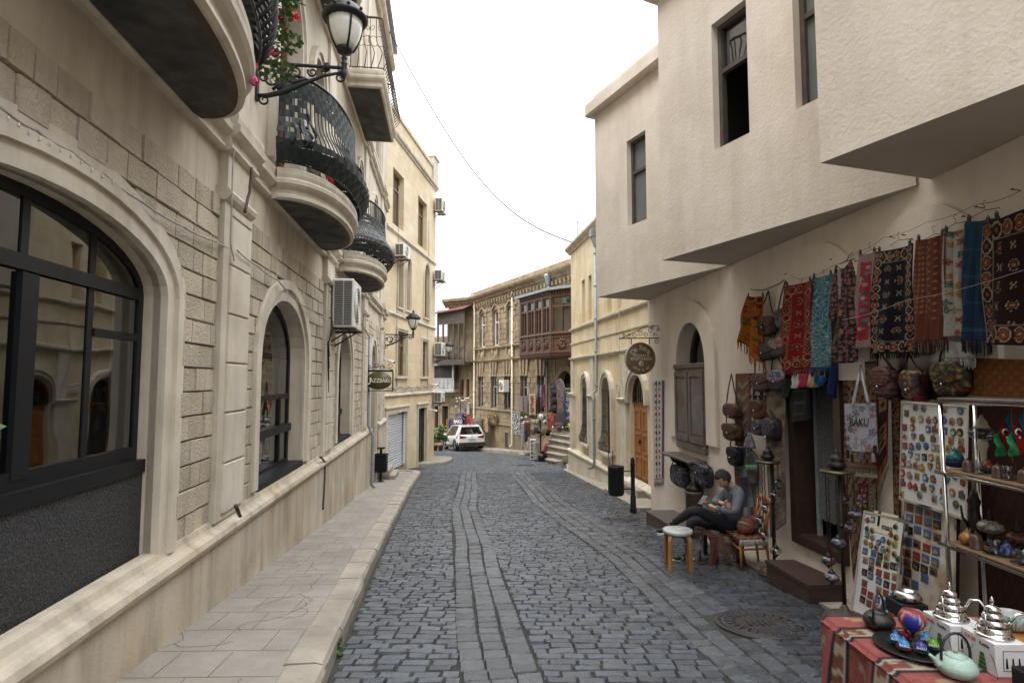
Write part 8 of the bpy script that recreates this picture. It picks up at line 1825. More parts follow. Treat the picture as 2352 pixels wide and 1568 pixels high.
# ---- man ----
man = thing('person','dark haired man in grey shirt, dark jeans and slippers sitting cross legged, looking at a phone','person',tuple(J(560,1165,7.35))); man['label'] = 'seated dark haired man in grey shirt and dark jeans, legs crossed, looking at a phone'
def skin(name,pts,edges,mat,sub=2,bevel=0,root=0):
 W4 = wm(man).inverted(); me = bpy.data.meshes.new(name); ks = list(pts); me.from_pydata([tuple(W4 @ Vector(pts[k][0])) for k in ks],[(ks.index(a),ks.index(b)) for a,b in edges],[]); o = bpy.data.objects.new(name,me); C.objects.link(o); o.parent = man
 md = o.modifiers.new('skin','SKIN'); md.use_smooth_shade = True; sv = me.skin_vertices[0].data
 for i,k in enumerate(ks): r = pts[k][1]; sv[i].radius = r if isinstance(r,tuple) else (r,r); sv[i].use_root = (i == root)
 s_ = o.modifiers.new('sub','SUBSURF'); s_.levels = sub; s_.render_levels = sub; me.materials.append(mat)
 bpy.context.view_layer.update(); dg = bpy.context.evaluated_depsgraph_get(); m2 = bpy.data.meshes.new_from_object(o.evaluated_get(dg)); o.modifiers.clear(); o.data = m2
 return o
m_skin = M('skin',(.42,.235,.16),.5,.06,30,.05,90); m_shirt = M('grey_shirt',(.085,.093,.108),.85,.1,9,.5,14); m_jean = M('dark_jeans',(.005,.006,.011),.85,.2,30,.3,120); m_hair = M('dark_hair',(.010,.008,.007),.6,.3,60,.5,140)
hip,lsh,rsh,nk,hd = J(935,850,7.30),J(1025,625,7.12),J(925,600,7.48),J(965,545,7.3),J(885,480,7.28)
lel,lwr,lha = J(985,785,7.0),J(815,745,7.02),J(745,712,7.05); rel,rwr,rha = J(805,690,7.35),J(860,695,7.12),J(890,705,7.0)
hl_,hr_ = J(915,880,7.16),J(920,885,7.42); kn1,an1,ft1 = J(612,752,7.14),J(420,880,7.30),J(270,915,7.33); kn2,an2,ft2 = J(590,860,7.40),J(560,1085,7.36),J(450,1150,7.30)
ch = J(985,690,7.3); ab = J(965,800,7.3)
skin('shirt',dict(a=(hip,(.15,.12)),b=(ab,(.145,.12)),c=(ch,(.15,.12)),n=(J(975,590,7.3),(.11,.09)),n2=(J(957,548,7.3),(.062,.06)),ls=(lsh,.078),le=(lel,.058),lw=(J(835,755,7.01),.045),rs=(rsh,.075),re=(rel,.056),rw=(J(835,700,7.2),.045)),[('a','b'),('b','c'),('c','n'),('n','n2'),('n','ls'),('ls','le'),('le','lw'),('n','rs'),('rs','re'),('re','rw')],m_shirt)
skin('trousers',dict(a=(J(930,875,7.3),(.15,.12)),l=(hl_,.1),lk=(kn1,.064),lm=(J(510,830,7.22),.054),la=(J(425,880,7.29),.043),r=(hr_,.1),rk=(kn2,.064),rm=(J(575,960,7.38),.055),ra=(J(560,1075,7.36),.046)),[('a','l'),('l','lk'),('lk','lm'),('lm','la'),('a','r'),('r','rk'),('rk','rm'),('rm','ra')],m_jean)
bod = skin('body',dict(h=(hip,.08),c=(ch,.09),n=(nk,.052),hd=(J(915,505,7.29),.05),ls=(lsh,.045),le=(lel,.035),lw=(lwr,.027),lp=(lha,(.034,.022)),rs=(rsh,.045),re=(rel,.035),rw=(rwr,.027),rp=(rha,(.036,.02)),l=(hl_,.06),lk=(kn1,.045),la=(an1,.033),r=(hr_,.06),rk=(kn2,.045),ra=(an2,.033)),[('h','c'),('c','n'),('n','hd'),('c','ls'),('ls','le'),('le','lw'),('lw','lp'),('c','rs'),('rs','re'),('re','rw'),('rw','rp'),('h','l'),('l','lk'),('lk','la'),('h','r'),('r','rk'),('rk','ra')],m_skin)
# head and fingers are welded into the same mesh object
hf = Vector((-.80,-.28,-.52)).normalized(); hu = Vector((-.50,-.18,.85)); hu = (hu-hf*hu.dot(hf)).normalized(); hr = hf.cross(hu)
HC = J(880,482,7.28)
def headpt(u,v,ex=0):
 th = 2*PI*u; ph = PI*v; d = Vector((math.sin(ph)*math.cos(th),math.sin(ph)*math.sin(th),math.cos(ph)))
 x,y,z = d.x*.095,d.y*.074,d.z*.118
 if z < -.02: k = (-.02-z)/.1; y *= 1-.38*k; x *= (1-.12*k) if x > 0 else (1-.45*k)
 g = lambda cy,cz,sy_,sz_: math.exp(-((y-cy)/sy_)**2-((z-cz)/sz_)**2) if x > 0 else 0
 x += .024*g(0,-.022,.011,.017)+.012*g(0,.0,.008,.02)+.006*g(0,.028,.04,.01)-.010*(g(.03,.008,.014,.01)+g(-.03,.008,.014,.01))+.006*g(0,-.055,.022,.008)-.003*g(0,-.066,.02,.005)+.009*g(0,-.095,.022,.014)
 for s_ in (-1,1): y += s_*.014*math.exp(-((x-.0)/.014)**2-((z+.005)/.028)**2) if y*s_ > .05 else 0
 p = Vector((x,y,z)); p = p+p.normalized()*ex; return HC+hf*p.x+hr*p.y+hu*p.z
mb = MB(); mb.grid(lambda u,v: headpt(u,v),56,44)
def finger(mb,p,dirs,r): mb.tube([p]+[p+d for d in dirs],[r,r*.95,r*.85,r*.6][:len(dirs)+1],7)
fw = (lha-lwr).normalized()
for k in range(4):
 b = lha+fw*.03+Vector((-.005,.012-.014*k,.022-.012*k)); L = [.9,1,.95,.8][k]; finger(mb,b,[Vector((-.022*L,-.012,.020)),Vector((-.030*L,-.028,.036)),Vector((-.022*L,-.036,.048))],.0088)
finger(mb,lha+Vector((.0,-.01,.02)),[Vector((-.02,-.012,.018)),Vector((-.04,-.014,.03))],.0105)
rf = (rha-rwr); rf = Vector((.65,-.35,-.15)).normalized()
for k in range(4):
 b = rha+rf*.02+Vector((0,0,.024-.016*k)); L = [.88,1,.96,.8][k]; finger(mb,b,[rf*.03*L+Vector((0,-.006,0)),rf*.052*L+Vector((0,-.002,-.008)),rf*.068*L+Vector((0,.008,-.016))],.0088)
finger(mb,rha+Vector((-.005,-.01,.02)),[Vector((.018,-.008,.018)),Vector((.036,-.006,.024))],.0105)
W4 = wm(man).inverted(); import bmesh
bm = bmesh.new(); bm.from_mesh(bod.data); nv = [bm.verts.new(W4 @ v) for v in mb.v]
for f in mb.f:
 try: ff = bm.faces.new([nv[i] for i in f]); ff.smooth = True
 except ValueError: pass
bm.to_mesh(bod.data); bm.free()
mb = MB(); mb.grid(lambda u,v: headpt(u,v,.013+.010*noise.noise((u*34,v*26,1)) if (lambda th,ph: (math.cos(ph) > .52-.1*math.cos(th)) or (math.cos(th) < .15 and math.cos(ph) > -.28) or (math.cos(th) < .5 and math.cos(ph) > .12))(2*PI*u,PI*v) else -.02),64,48); mb.build('hair',m_hair,man)
mb = MB()
for s_ in (-1,1):
 e = HC+hf*.086+hr*(.03*s_)+hu*.024; mb.tube([e-hr*.018*s_*-1+hu*-.002,e+hf*.004,e+hr*.018*s_*1],.0035,5); e2 = HC+hf*.082+hr*(.03*s_)+hu*.008; mb.tube([e2-hr*.012,e2+hf*.003-hu*.002,e2+hr*.012],.003,5)
mb.build('eyebrow',m_hair,man)
mb = MB()
for s_ in (-1,1): mb.ball(HC+hf*.0-hr*(-.076*s_)+hu*-.005-hf*.006,.012,10,8,.026,.022)
mb.build('ear',m_skin,man)
nc = J(950,560,7.3); mb = MB(); mb.tube([nc+Vector((-.06,-.05,-.01)),nc+Vector((.0,-.068,.01)),nc+Vector((.06,-.04,.03)),nc+Vector((.07,.04,.03)),nc+Vector((0,.06,.01)),nc+Vector((-.06,.04,-.01))],.014,6,closed=True); mb.build('collar',m_shirt,man)
mb = MB();
for a,b,r in ((J(845,758,7.01),J(812,747,7.02),.046),(J(815,693,7.3),J(850,697,7.15),.045)): mb.tube([a,b],r,12)
mb.build('rolled_cuff',m_shirt,man)
def foot(an,toe,sole,label):
 d = (toe-an); d.z = 0 if sole else d.z; d.normalize(); s_ = d.cross(Vector((0,0,1))).normalized(); up_ = s_.cross(d); b = an+Vector((0,0,-.03 if sole else 0))-up_*(.045 if not sole else 0.0)
 if sole: b.z = G(b.y)+.055
 heel = b-d*.05; L = .26; mb = MB(); st2 = [(0,.03,.035),(.06,.036,.05),(.13,.04,.04),(.19,.045,.028),(.235,.038,.02),(.255,.02,.012)]
 vs = [];
 for x,w_,h_ in st2:
  for k in range(10): a = 2*PI*k/10; vs.append(heel+d*x+s_*w_*math.cos(a)+up_*(h_*math.sin(a)-.01))
 mb.sm = 1; mb.add(vs,[(i*10+k,i*10+(k+1) % 10,i*10+10+(k+1) % 10,i*10+10+k) for i in range(5) for k in range(10)]+[tuple(range(10))[::-1],tuple(50+k for k in range(10))]); mb.sm = 0; mb.tube([heel+d*.035+up_*.0,an+up_*.02],.036,10); mb.build('sock',m_black,man)
 mb = MB(); vs = []
 for x,w_ in ((-.03,.03),(.0,.04),(.08,.038),(.16,.05),(.22,.05),(.26,.03)):
  for y,z in ((-w_,-.052),(w_,-.052),(w_,-.032),(-w_,-.032)): vs.append(heel+d*x+s_*y+up_*z)
 mb.add(vs,[(i*4+k,i*4+(k+1) % 4,i*4+4+(k+1) % 4,i*4+4+k) for i in range(5) for k in range(4)]+[(0,3,2,1),(20,21,22,23)]); sl2 = mb.build('slipper_sole',m_white,man)
 mb = MB(); mb.col = (.30,.22,.13)
 for x,c in ((.10,(.33,.24,.13)),(.13,(.03,.03,.03)),(.15,(.33,.24,.13)),(.17,(.14,.13,.13))): mb.col = c; mb.tube([heel+d*x+s_*(.052*math.cos(PI*k/8))+up_*(.05*math.sin(PI*k/8)-.035) for k in range(9)],.012,5)
 mb.build('slipper_strap',m_cloth,sl2)
foot(an1,ft1,False,''); foot(an2,ft2,True,'')
pp = lha+fw*.045+Vector((-.025,-.02,.04)); mb = MB(LT(pp)); Mq = Matrix.Translation(pp) @ Matrix.Rotation(math.radians(35),4,'Z') @ Matrix.Rotation(math.radians(-38),4,'Y'); mb.T = lambda p: Mq @ Vector(p); mb.box(-.075,.075,-.036,.036,-.004,.004,.003); ph_ = mb.build('handset',m_black,None,label='dark smartphone held in the hand of the seated man',cat='phone'); ph_.name = 'smartphone'
mb = MB(lambda p: Mq @ Vector(p)); mb.box(-.07,.07,-.033,.033,.0041,.005); mb.build('screen',M('phone_screen',(.02,.022,.03),.25,0,1,0,spec=.3),ph_)
# ================= goods in front of the brown stone house =================
qr = lambda x,y: (976+x*.1465,890+y*.1465)
def dcloth(name,F,x0,y0,x1,y1,o,pat,label,cat='rug',nu=14,nv=30,group='goods hung on the brown house',fr=None,folds=0,amp=.0):
 P = [qr(x0,y0),qr(x1,y0),qr(x1,y1),qr(x0,y1)]; return cloth(name,F,P,o,pat,label,cat,nu,nv,folds,amp,fr,.12,group,m_col2,False,th=.01)
m_col2 = M('dyed_cloth',(1,1,1),.9,.15,12,.2,60,attr=True,spec=.2)
rr = random.Random(11)
PAL = [(.25,.03,.03),(.03,.06,.2),(.3,.14,.04),(.04,.12,.1),(.2,.2,.2),(.15,.03,.1),(.35,.3,.2),(.02,.02,.03),(.08,.12,.03)]
for i,x in enumerate((765,800,838,875,905,935,962)):
 a,b = PAL[(i*4) % 9],PAL[(i*4+5) % 9]; dcloth('scarf',FD,x,478+rr.randint(0,12),x+34,590+20*i,.45,kilim([a,b,PAL[(i+6) % 9]],3,9,i),'colourful scarf, %s from the left, on the rail right of the cream pipe' % ORD[i],'scarf',8,16,'scarves on the rail behind the car',folds=2,amp=.03)
for i,(x0,x1,c) in enumerate(((345,375,(.35,.15,.02)),(380,415,(.03,.05,.2)),(420,445,(.2,.06,.1)),(448,475,(.12,.12,.14)),(598,640,(.1,.08,.1)),(665,722,(.4,.04,.03)))):
 dcloth('garment',FE,x0,490-(80 if i == 5 else 20 if i == 4 else 0),x1,650,.5,kilim([c,(.03,.03,.04),tuple(v*.5 for v in c)],3,8,i+20),'%s garment hanging left of the cream pipe behind the car' % ['orange','deep blue','wine','grey','mottled','bright red'][i],'garment',8,16,'garments left of the cream pipe',folds=1,amp=.03)
for i,(x0,y0,x1,y1) in enumerate(((568,250,610,432),(617,250,657,445),(660,262,700,452))):
 dcloth('narrow_rug',FE,x0,y0,x1,y1,.2,kilim([(.3,.27,.22),(.15,.03,.03),(.04,.04,.05)],3,9,i) if i < 2 else plain((.4,.36,.3)),'narrow %s runner by the doorway of the dark side wing' % ['red and cream','cream and black','plain cream'][i],'runner rug',8,24,'runners by the side wing door')
def dbag(x0,y0,x1,y1,F,o,pat,label,txt=None,hd=60):
 P = [F.pt(*qr(x,y),o) for x,y in ((x0,y0),(x1,y0),(x1-6,y1),(x0+6,y1))]; t = thing('beach_bag',label,'bag',tuple(P[3]),0,'straw bottomed bags'); mb = MB(); mb.grid(lambda u,v: P[0].lerp(P[1],u).lerp(P[3].lerp(P[2],u),v),14,12,lambda u,v: (.25,.13,.06) if v > .72 else pat(u,v),.12); b = mb.build('body',m_col2,t)
 mb = MB(); m_ = (x0+x1)/2; mb.tube([F.pt(*qr(x0+25,y0),o),F.pt(*qr(m_-8,y0-hd),o),F.pt(*qr(m_+8,y0-hd),o),F.pt(*qr(x1-25,y0),o)],.018,5); mb.build('handle',m_cable,t)
 if txt: c = P[0].lerp(P[2],.5)+F.n*.06; mb = MB(); ex = F.d*(1 if F.d.x > 0 else -1); text_mesh(mb,txt,lambda p: c+ex*p[0]+Vector((0,0,p[1]+.06))+F.n*(.07+p[2]),.34,bold=.02,depth=.002,sx=.85); mb.build('lettering',m_white,b)
dbag(478,500,595,586,FE,.7,lambda u,v: (.02,.035,.11),'navy straw bag with white BAKU lettering behind the car','BAKU')
dbag(470,405,592,490,FE,.6,lambda u,v: (.05,.08,.16) if int(u*9) % 2 else (.13,.06,.12),'blue and purple striped straw bag above the BAKU bag')
for i,(x,y) in enumerate(((497,168),(545,162),(575,197),(600,203),(510,213),(628,190),(637,160),(660,167),(685,163),(690,240),(488,290))):
 p = FE.pt(*qr(x,y),.5); t = thing('globe_light','white globe bulb, %s of the garland over the side wing doorway' % ORD[i],'globe light',tuple(p),0,'globe bulbs of the garland'); mb = MB(); mb.ball(p,.065,10,8); mb.build('globe',m_lampg,t); mb = MB(); mb.tube([p+Vector((0,0,.05)),p+Vector((0,0,.12))],.04,6); mb.build('cap',m_black,t)
mb = MB(); mb.tube([FE.pt(*qr(x,y),.5) for x,y in ((480,160),(520,155),(575,165),(620,160),(660,150),(705,155))],.02,4); solo(mb,'garland_cable',m_black,'black cable of the globe bulb garland over side wing doorway','cable')
dcloth('tapestry',FD,985,412,1122,575,.2,bordered(floral((.05,.06,.03),[(.25,.12,.04),(.05,.12,.15),(.3,.25,.1),(.2,.05,.04)],5,1,.5),(.09,.06,.03),.07),'dark green pictorial tapestry with wavy gold fringe right of the car','tapestry',26,24,None,(.35,.25,.08))
dcloth('printed_throw',FD,1393,398,1512,735,.3,lambda u,v: (.45,.44,.42) if noise.noise((u*9,v*16,3))+.35*noise.noise((u*25,v*40,1)) > 0 else (.03,.03,.03),'black and white mottled throw hung on the brown wall','throw',24,50,None,None,1,.04)
dcloth('knit_top',FD,1475,135,1537,378,.25,floral((.2,.15,.15),[(.14,.1,.1),(.3,.24,.22)],5,3,.4),'mauve patterned top hanging left of the window with scarves','top',12,24); dcloth('knit_top',FD,1562,130,1610,388,.25,floral((.14,.12,.12),[(.22,.2,.2),(.1,.08,.08)],5,3,.4),'grey patterned top hanging right of the window with scarves','top',12,24)
dcloth('runner_rug',FD,1642,98,1732,432,.25,bordered(floral((.2,.025,.02),[(.4,.33,.22),(.12,.12,.05),(.4,.33,.22)],2,4,.5),(.42,.36,.26),.14),'cream and red runner rug with medallions right of the shop windows','runner rug',22,60,None,(.4,.35,.27))
for i,(x,c) in enumerate(((1770,(.2,.22,.26)),(1795,(.06,.06,.07)),(1820,(.3,.32,.36)),(1845,(.1,.06,.12)),(1868,(.25,.05,.1)))): dcloth('hanging_scarf',FD,x,-45+rr.randint(-10,10),x+24,150+rr.randint(0,170)*(i > 2)+rr.randint(0,30),.5,kilim([c,tuple(v*.4 for v in c),tuple(min(.5,v*1.5) for v in c)],3,14,i+5),'%s scarf hanging before the last ground floor window' % ['pale blue grey','black','silver grey','dark violet','crimson'][i],'scarf',8,24,'scarves before the last window',None,1,.03)
dcloth('hanging_carpet',FD,1940,-60,1966,352,.6,kilim([(.3,.18,.05),(.05,.04,.02)],3,30,3),'very narrow gold and black strip beside the grey drain pipe','woven band',6,40); dcloth('hanging_carpet',FD,1966,-60,2034,402,.55,floral((.16,.03,.07),[(.03,.02,.05),(.25,.08,.1),(.1,.02,.06)],5,6,.4),'long magenta carpet left of the black pom pom strings','carpet',16,60)
for i in range(6): y = 20+i*62; p = FD.pt(*qr(2042+(8 if i % 2 else -6),y),.75); mb = MB(); mb.ball(p,.26,12,8,.3); solo(mb,'black_fur_hat',m_hair,'black fur hat, %s from the top in the stack beside the shop sign' % ORD[i],'fur hat','black fur hats beside the shop sign')
c = FD.pt(*qr(2117,85),.8); mb = MB(FD.T); sc0 = FD.px(*qr(2117,85),.8)
mb.grid(lambda u,v: (sc0[0]+.52*v*math.cos(2*PI*u),.8+.05*(1-v*v),sc0[1]+.72*v*math.sin(2*PI*u)),30,8,lambda u,v: mixc((.22,.16,.16),(.1,.06,.07),abs(noise.noise((u*8,v*5,2)))*2) if v < .9 else (.3,.25,.24),.03); solo(mb,'fur_rug',m_col2,'oval mauve fur mat above the small dark rug','fur mat')
dcloth('small_rug',FD,2076,222,2172,330,.85,bordered(lambda u,v: (.3,.22,.16) if (int(u*10)+int(v*8)) % 2 else (.03,.02,.02),(.04,.02,.02),.06),'small dark chequered rug with pale fringe left of shop sign','rug',20,20,None,(.4,.36,.3)); dcloth('folded_cloth',FD,2048,335,2175,412,.8,plain((.33,.3,.27)),'pale folded cloth below the small chequered rug','cloth',8,6)
dcloth('red_carpet',FD,1917,398,2035,628,1.0,floral((.22,.03,.02),[(.35,.25,.15),(.12,.02,.02),(.3,.1,.06)],6,2,.4),'red speckled carpet standing behind the hat stand','carpet',22,36); dcloth('grey_carpet',FD,2035,415,2172,640,.95,bordered(floral((.13,.09,.08),[(.3,.26,.24),(.2,.06,.05)],5,1.6,.4),(.2,.04,.04),.08),'grey medallion carpet behind the black leather chair','carpet',26,36)
# shop sign boards
def signboard(x0,y0,x1,y1,o,lines,label,bg,name='shop_sign'):
 a,b,d = FD.pt(*qr(x0,y0),o),FD.pt(*qr(x1,y0),o),FD.pt(*qr(x0,y1),o); w = (b-a).length; h = (d-a).length; ex = (b-a).normalized()
 t = thing(name,label,'sign',tuple(d)); mb = MB(); n_ = FD.n*.04; c_ = b+(d-a); mb.add([a,b,c_,d,a-n_,b-n_,c_-n_,d-n_],[(3,2,1,0),(0,1,5,4),(1,2,6,5),(2,3,7,6),(3,0,4,7)]); pn = mb.build('panel',M('sign_panel',bg,.5,.05,4,0),t)
 by = {}
 for txt,fx,fy,sz,col in lines: by.setdefault(col,[]).append((txt,fx,fy,sz))
 for col,L in by.items():
  mb = MB()
  for txt,fx,fy,sz in L: text_mesh(mb,txt,lambda p: a+ex*(w*fx+p[0])+Vector((0,0,-h*fy+p[1]))+FD.n*(.006+p[2]),sz*h,bold=.015,depth=.001,sx=.9)
  mb.build('lettering',M('sign_ink',col,.6,0,1,0),pn)
 return t
Yl,Wt,Gn = (.5,.42,.03),(.5,.55,.55),(.4,.6,.05)
signboard(2172,-5,2318,38,1.2,[('SHIRVAN SHOP',.5,.5,.62,Yl)],'small blue SHIRVAN SHOP header sign over the doorway',(.02,.06,.12))
t = signboard(2178,45,2312,645,1.25,[('SHIRVAN',.5,.05,.062,Yl),('SHOP',.55,.13,.075,Yl),('HANDMADE',.52,.20,.042,Wt),('SOUVENIRS',.52,.25,.042,Wt),('2000',.5,.305,.035,(.3,.5,.8)),('SILK & WOOL',.52,.36,.042,Wt),('SCARVES',.55,.41,.042,Wt),('AZERBAIJAN',.52,.51,.040,Wt),('CARPETS',.55,.56,.042,Wt),('HAND',.55,.67,.042,Wt),('ACCESSORIES',.52,.72,.040,Wt),('WELCOME',.52,.80,.045,(.5,.02,.12)),('DOOR IS HERE',.52,.865,.03,Gn)],'tall navy shop board with yellow SHIRVAN SHOP lettering and a green arrow',(.008,.02,.06))
a = FD.pt(*qr(2225,608),1.27); b = FD.pt(*qr(2275,608),1.27); mb = MB(); mb.tube([a,b],.03,4); mb.tube([b-(b-a)*.4+Vector((0,0,.14)),b,b-(b-a)*.4-Vector((0,0,.14))],.03,4); mb.build('arrow',M('arrow_green',Gn,.6,0,1,0),t)
# clothing rail
Yr_ = 28.6; Q = lambda x,y,Y=28.6: atY(*qr(x,y),Y)
t = thing('clothes_rail','white clothes rail with hanging garments on the pavement edge','clothes rail',(Q(1560,1045).x,Yr_,G(Yr_)))
mb = MB(); a,b = Q(1535,525),Q(1650,530); mb.tube([a,b],.02,6); mb.tube([Q(1548,525),Q(1548,1030)],.022,6); mb.tube([Q(1600,850),Q(1608,900),Q(1590,950),Q(1550,965)],.015,5); mb.tube([Q(1485,1042,28.3),Q(1650,1035,28.9)],.03,5); mb.tube([Q(1520,1020),Q(1548,985),Q(1580,1022)],.03,5); mb.build('rail',m_white,t)
def gar(x0,y0,x1,y1,Y,pat,label,cat='garment',grp='garments on the white rail'):
 A_,B_,C_,D_ = Q(x0,y0,Y),Q(x1,y0,Y),Q(x1,y1,Y),Q(x0,y1,Y); mb = MB(); mb.grid(lambda u,v: A_.lerp(B_,u).lerp(D_.lerp(C_,u),v)+Vector((0,.06*math.sin(u*9+v*2),0)),10,24,pat,.05); solo(mb,'garment',m_col2,label,cat,grp)
gar(1508,550,1556,960,28.5,lambda u,v: (.42,.41,.4) if noise.noise((u*9,v*30,2)) > -.2 else (.2,.2,.2),'long white knitted shawl at the left end of the white rail'); gar(1560,545,1592,665,28.6,plain((.35,.09,.03)),'orange embroidered waistcoat on the white rail'); gar(1556,660,1600,850,28.65,plain((.08,.09,.12)),'grey blue skirt with yellow motif on the white rail'); gar(1612,535,1656,768,28.7,floral((.14,.1,.08),[(.25,.18,.14),(.08,.05,.05)],4,3,.4),'brown patterned jacket at the right end of the white rail'); gar(1596,560,1614,820,28.75,plain((.12,.1,.14)),'thin violet scarf on the white rail')
# hat stand
Yh = 27.2; hx = Q(1812,800,Yh).x; t = thing('hat_stand','black hat stand with fluffy hats standing in the street','hat stand',(hx,Yh,G(Yh)))
mb = MB(); mb.tube([(hx,Yh,G(Yh)+.02),(hx,Yh,Q(1812,500,Yh).z)],.035,8); mb.box(hx-.27,hx+.27,Yh-.2,Yh+.2,G(Yh),G(Yh)+.035); mb.build('post',m_black,t)
hats = [(1815,455,.165,(.6,.59,.57),'big white fluffy hat on top of the hat stand'),(1692,528,.15,(.45,.42,.34),'cream fluffy hat at the left of the hat stand'),(1762,530,.155,(.48,.43,.3),'pale yellow fluffy hat left of the stand post'),(1870,540,.145,(.5,.48,.42),'cream fluffy hat with dark opening right of the post'),(1942,672,.14,(.13,.05,.02),'rust brown fur hat at the right of the hat stand'),(1925,722,.12,(.01,.01,.01),'black fur hat under the rust brown one'),(1745,640,.12,(.07,.08,.1),'dark blue grey hat in the middle of the hat stand'),(1700,700,.13,(.14,.11,.1),'brown mottled fur hat low on the left of the hat stand'),(1835,725,.11,(.2,.16,.13),'taupe fur hat low beside the post'),(1868,660,.1,(.3,.22,.15),'beige flat hat right of the post'),(1680,440,.12,(.12,.05,.03),'brown fur hat at the back left of the hat stand'),(1770,690,.11,(.1,.08,.08),'dark brown hat just left of the stand post'),(1517,475,.08,(.55,.55,.56),'small white hat on the left of the pair near the throw'),(1584,462,.08,(.55,.55,.56),'small white hat on the right of the pair near the throw')]
mb = MB()
for x,y,R,c,lab in hats[:12]: q = Q(x,y,Yh); mb.tube([(hx,Yh,q.z-.25),((q.x+hx)/2,Yh,q.z-.18),(q.x,Yh,q.z-.03)],.01,4)
mb.build('arms',m_black,t)
for i,(x,y,R,c,lab) in enumerate(hats):
 Y_ = Yh-.12+.1*(i % 3) if i < 12 else 29; p = Q(x,y,Y_); t = thing('fluffy_hat',lab,'hat',tuple(p),0,'hats on the hat stand'); mb = MB(); r2 = random.Random(i); mb.col = c; mb.ball(p,R*.85,14,10,R*.75)
 n_ = 260 if i < 12 else 60
 for k in range(n_):
  d = Vector((r2.gauss(0,1),r2.gauss(0,1),r2.gauss(0,1))).normalized(); a = d.cross(Vector((.2,.4,.9))).normalized()*R*.07; q = p+Vector((d.x*R*.8,d.y*R*.8,d.z*R*.7)); mb.add([q-a,q+a,q+d*R*.3+Vector((0,0,-R*.1))],[(0,1,2)])
 mb.build('fur',m_col2,t)
 if i == 3: mb = MB(); mb.ball(p+Vector((.05,-R*.75,-.02)),R*.4,8,6,R*.4,R*.2); mb.build('lining',m_hair,t)
p = Vector((hx+.05,Yh-.1,G(Yh)+.2)); t = thing('black_bag','knotted black plastic bag weighing down the hat stand foot','plastic bag',tuple(p)); mb = MB(); mb.grid(lambda u,v: p+Vector((.19*math.sin(PI*v)*math.cos(2*PI*u)*(1+.15*math.sin(u*30+v*5)),.17*math.sin(PI*v)*math.sin(2*PI*u),-.2*math.cos(PI*v)*(1+.1*math.sin(u*19)))),26,14); mb.build('sack',M('black_plastic_film',(.012,.012,.013),.2,.1,9,.8,12),t); mb = MB(); mb.tube([p+Vector((.0,0,.15)),p+Vector((.03,0,.3))],[.05,.09],8); mb.build('knot',m_black,t)
# white shelf rack, vest, pink board, chair, can
a,b = Q(1648,812,28.4),Q(1738,1072,28.0); gx = min(a.x,b.x); t = thing('white_shelf_rack','small white open shelf rack behind the hat stand','shelf',(gx,28.2,G(28.2)))
mb = MB(); x0,x1 = Q(1650,900,28.2).x,Q(1738,900,28.2).x; z0,z1 = G(28.2)+.02,Q(1690,812,28.2).z
mb.box(x0,x0+.03,28.1,28.4,z0,z1); mb.box(x1-.03,x1,28.1,28.4,z0,z1); mb.box(x0,x1,28.4,28.42,z0,z1); mb.build('sides',m_white,t)
for k in range(6): mb = MB(); zz = z0+.04+(z1-z0-.07)*k/5; mb.box(x0+.03,x1-.03,28.08,28.4,zz,zz+.03); mb.build('shelf',m_white,t)
p0,p1 = Q(1705,835,27.6),Q(1790,1095,27.6); mb = MB(); mb.col = (.5,.48,.43); zc = (p0.z+p1.z)/2; hh = (p0.z-p1.z)/2; xc = (p0.x+p1.x)/2; r2 = random.Random(2)
mb.grid(lambda u,v: Vector((xc+(p1.x-p0.x)*.5*(.75+.25*v)*math.cos(2*PI*u)*(.6 if v < .08 else 1),27.7+.1*math.sin(2*PI*u),p0.z-2*hh*v)),22,20,lambda u,v: (.5,.48,.43))
for k in range(500):
 u,v = r2.random(),r2.random(); q = Vector((xc+(p1.x-p0.x)*.5*math.cos(2*PI*u),27.7+.1*math.sin(2*PI*u),p0.z-2*hh*v)); d = Vector((math.cos(2*PI*u),math.sin(2*PI*u)-.3,-.5))*.05; mb.add([q-Vector((.015,0,0)),q+Vector((.015,0,0)),q+d],[(0,1,2)])
solo(mb,'sheepskin_vest',m_col2,'shaggy white sheepskin vest hanging low beside the shelf rack','vest')
A_,B_,D_ = Q(1868,850,27.9),Q(1945,855,27.9),Q(1832,1040,27.5); t = thing('pink_board','pink painted board with dark brush lettering leaning on the steps','board',tuple(D_)); mb = MB(); mb.grid(lambda u,v: A_+(B_-A_)*u+(D_-A_)*v,2,2,None,.04); bo_ = mb.build('panel',M('pink_paint',(.42,.09,.1),.7),t); mb = MB(); ex = (B_-A_).normalized(); ey = (D_-A_).normalized()
for k in range(5):
 for j in range(3): c = A_+(B_-A_)*(.2+.28*j)+(D_-A_)*(.12+.18*k)+Vector((0,-.05,0)); mb.tube([c,c+ex*.05+ey*.03*((j+k) % 2),c+ex*.02+ey*.07],.012,4)
mb.build('brush_marks',m_black,bo_)
c = FD.pt(*qr(2110,750),1.6); z_ = -1.0; t = thing('leather_chair','black leather chair on the top step of the carpet shop','chair',(c.x,c.y,z_)); T = LT((c.x,c.y,z_),math.radians(-25)); mb = MB(T); mb.box(-.28,.28,-.26,.26,.42,.5,.03); mb.build('seat',m_trimb,t); mb = MB(T); mb.add([(-.26,.22,.55),(.26,.22,.55),(.26,.34,1.05),(-.26,.34,1.05),(-.26,.28,.55),(.26,.28,.55),(.26,.4,1.05),(-.26,.4,1.05)],[(3,2,1,0),(4,5,6,7),(0,1,5,4),(2,3,7,6),(1,2,6,5),(3,0,4,7)]); mb.build('backrest',m_trimb,t)
for x in (-.25,.25):
 for y in (-.22,.22): mb = MB(T); mb.tube([(x,y,.42),(x*1.1,y*1.1,0)],.013,5); mb.build('leg',m_chrome,t)
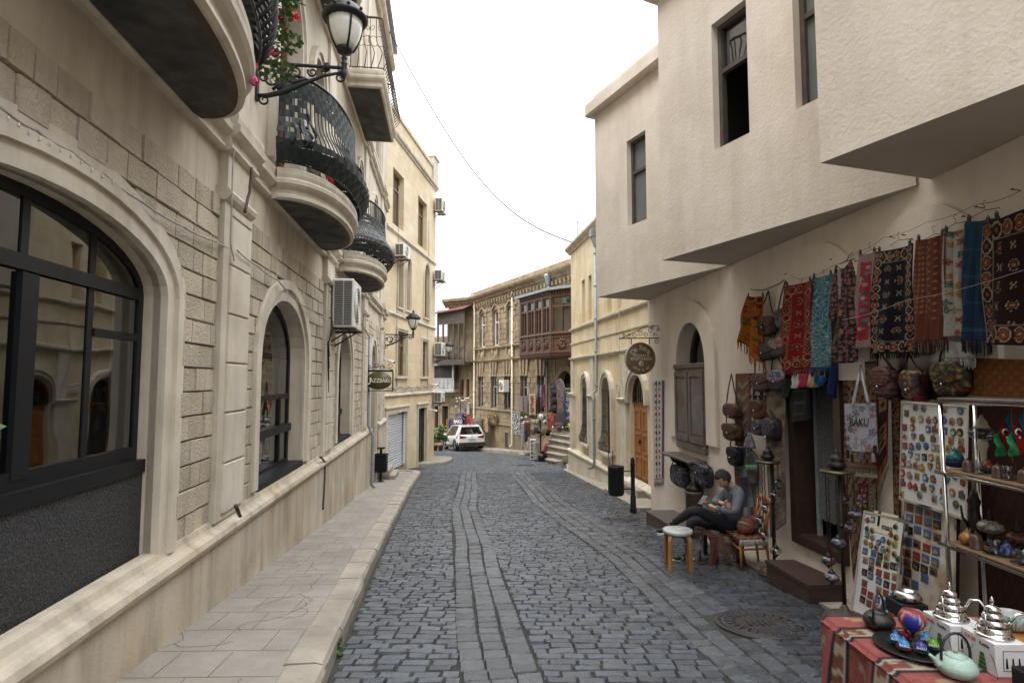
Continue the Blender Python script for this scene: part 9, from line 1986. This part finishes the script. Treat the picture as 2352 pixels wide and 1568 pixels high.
c = Vector((Q(2012,830,28.2).x,28.2,G(28.2)+.75)); t = thing('metal_churn','old grey metal churn on a wire stand beside the pink board','churn',tuple(c)); mb = MB(LT(c)); mb.lathe([(.15,0),(.17,.05),(.16,.3),(.1,.42),(.07,.46),(.09,.55),(.08,.6)],(0,0,0),16); mb.build('body',m_dull,t); mb = MB(LT(c));
for x,y in ((-.15,-.12),(.15,-.12),(-.15,.12),(.15,.12)): mb.tube([(x,y,0),(x*1.2,y*1.2,-.75)],.012,4)
mb.build('wire_stand',m_iron,t)
# basket bag at the corner of the yellow house and yellow packets
P = [atY(*qr(x,y),22.2) for x,y in ((2262,300),(2352,300),(2345,440),(2235,400))]; t = thing('basket_bag','white leaf printed basket bag hanging at the corner of yellow house','bag',tuple(P[3])); mb = MB(); fl = floral((.5,.47,.4),[(.08,.14,.05),(.5,.47,.4),(.15,.2,.1)],5,1,.45,4); mb.grid(lambda u,v: P[0].lerp(P[1],u).lerp(P[3].lerp(P[2],u),v),18,14,lambda u,v: (.28,.13,.05) if v > .72 else fl(u,v),.1); mb.build('body',m_col2,t); mb = MB(); mb.tube([P[0],atY(*qr(2330,215),22.2),P[1]],.014,5); mb.build('handle',m_cable,t)
for i,(y0,y1) in enumerate(((455,560),(565,640),(645,700))): a,b = atY(*qr(2322,y0),22.0),atY(*qr(2362,y1),22.0); mb = MB(); mb.box(a.x,b.x,21.95,22.0,b.z,a.z,.01); solo(mb,'yellow_packet',M('yellow_packet',(.5,.42,.05),.4,.2,12,0,col2=(.05,.2,.3),c2s=9,c2a=.6),'%s yellow packet hanging at the corner of yellow house' % ['uppermost','middle','lowest'][i],'packet','yellow packets at the corner')
a = atY(1327,560,21.5); mb = MB(); mb.tube([a,a+Vector((0,0,.9))],.012,4); mb.tube([a+Vector((0,0,.9)),a+Vector((.35,0,.1))],.01,4); mb.tube([a+Vector((.15,0,.4)),a+Vector((.4,0,.3))],.008,4); solo(mb,'roof_aerial',m_iron,'thin roof aerial at the top corner of the yellow house','aerial')
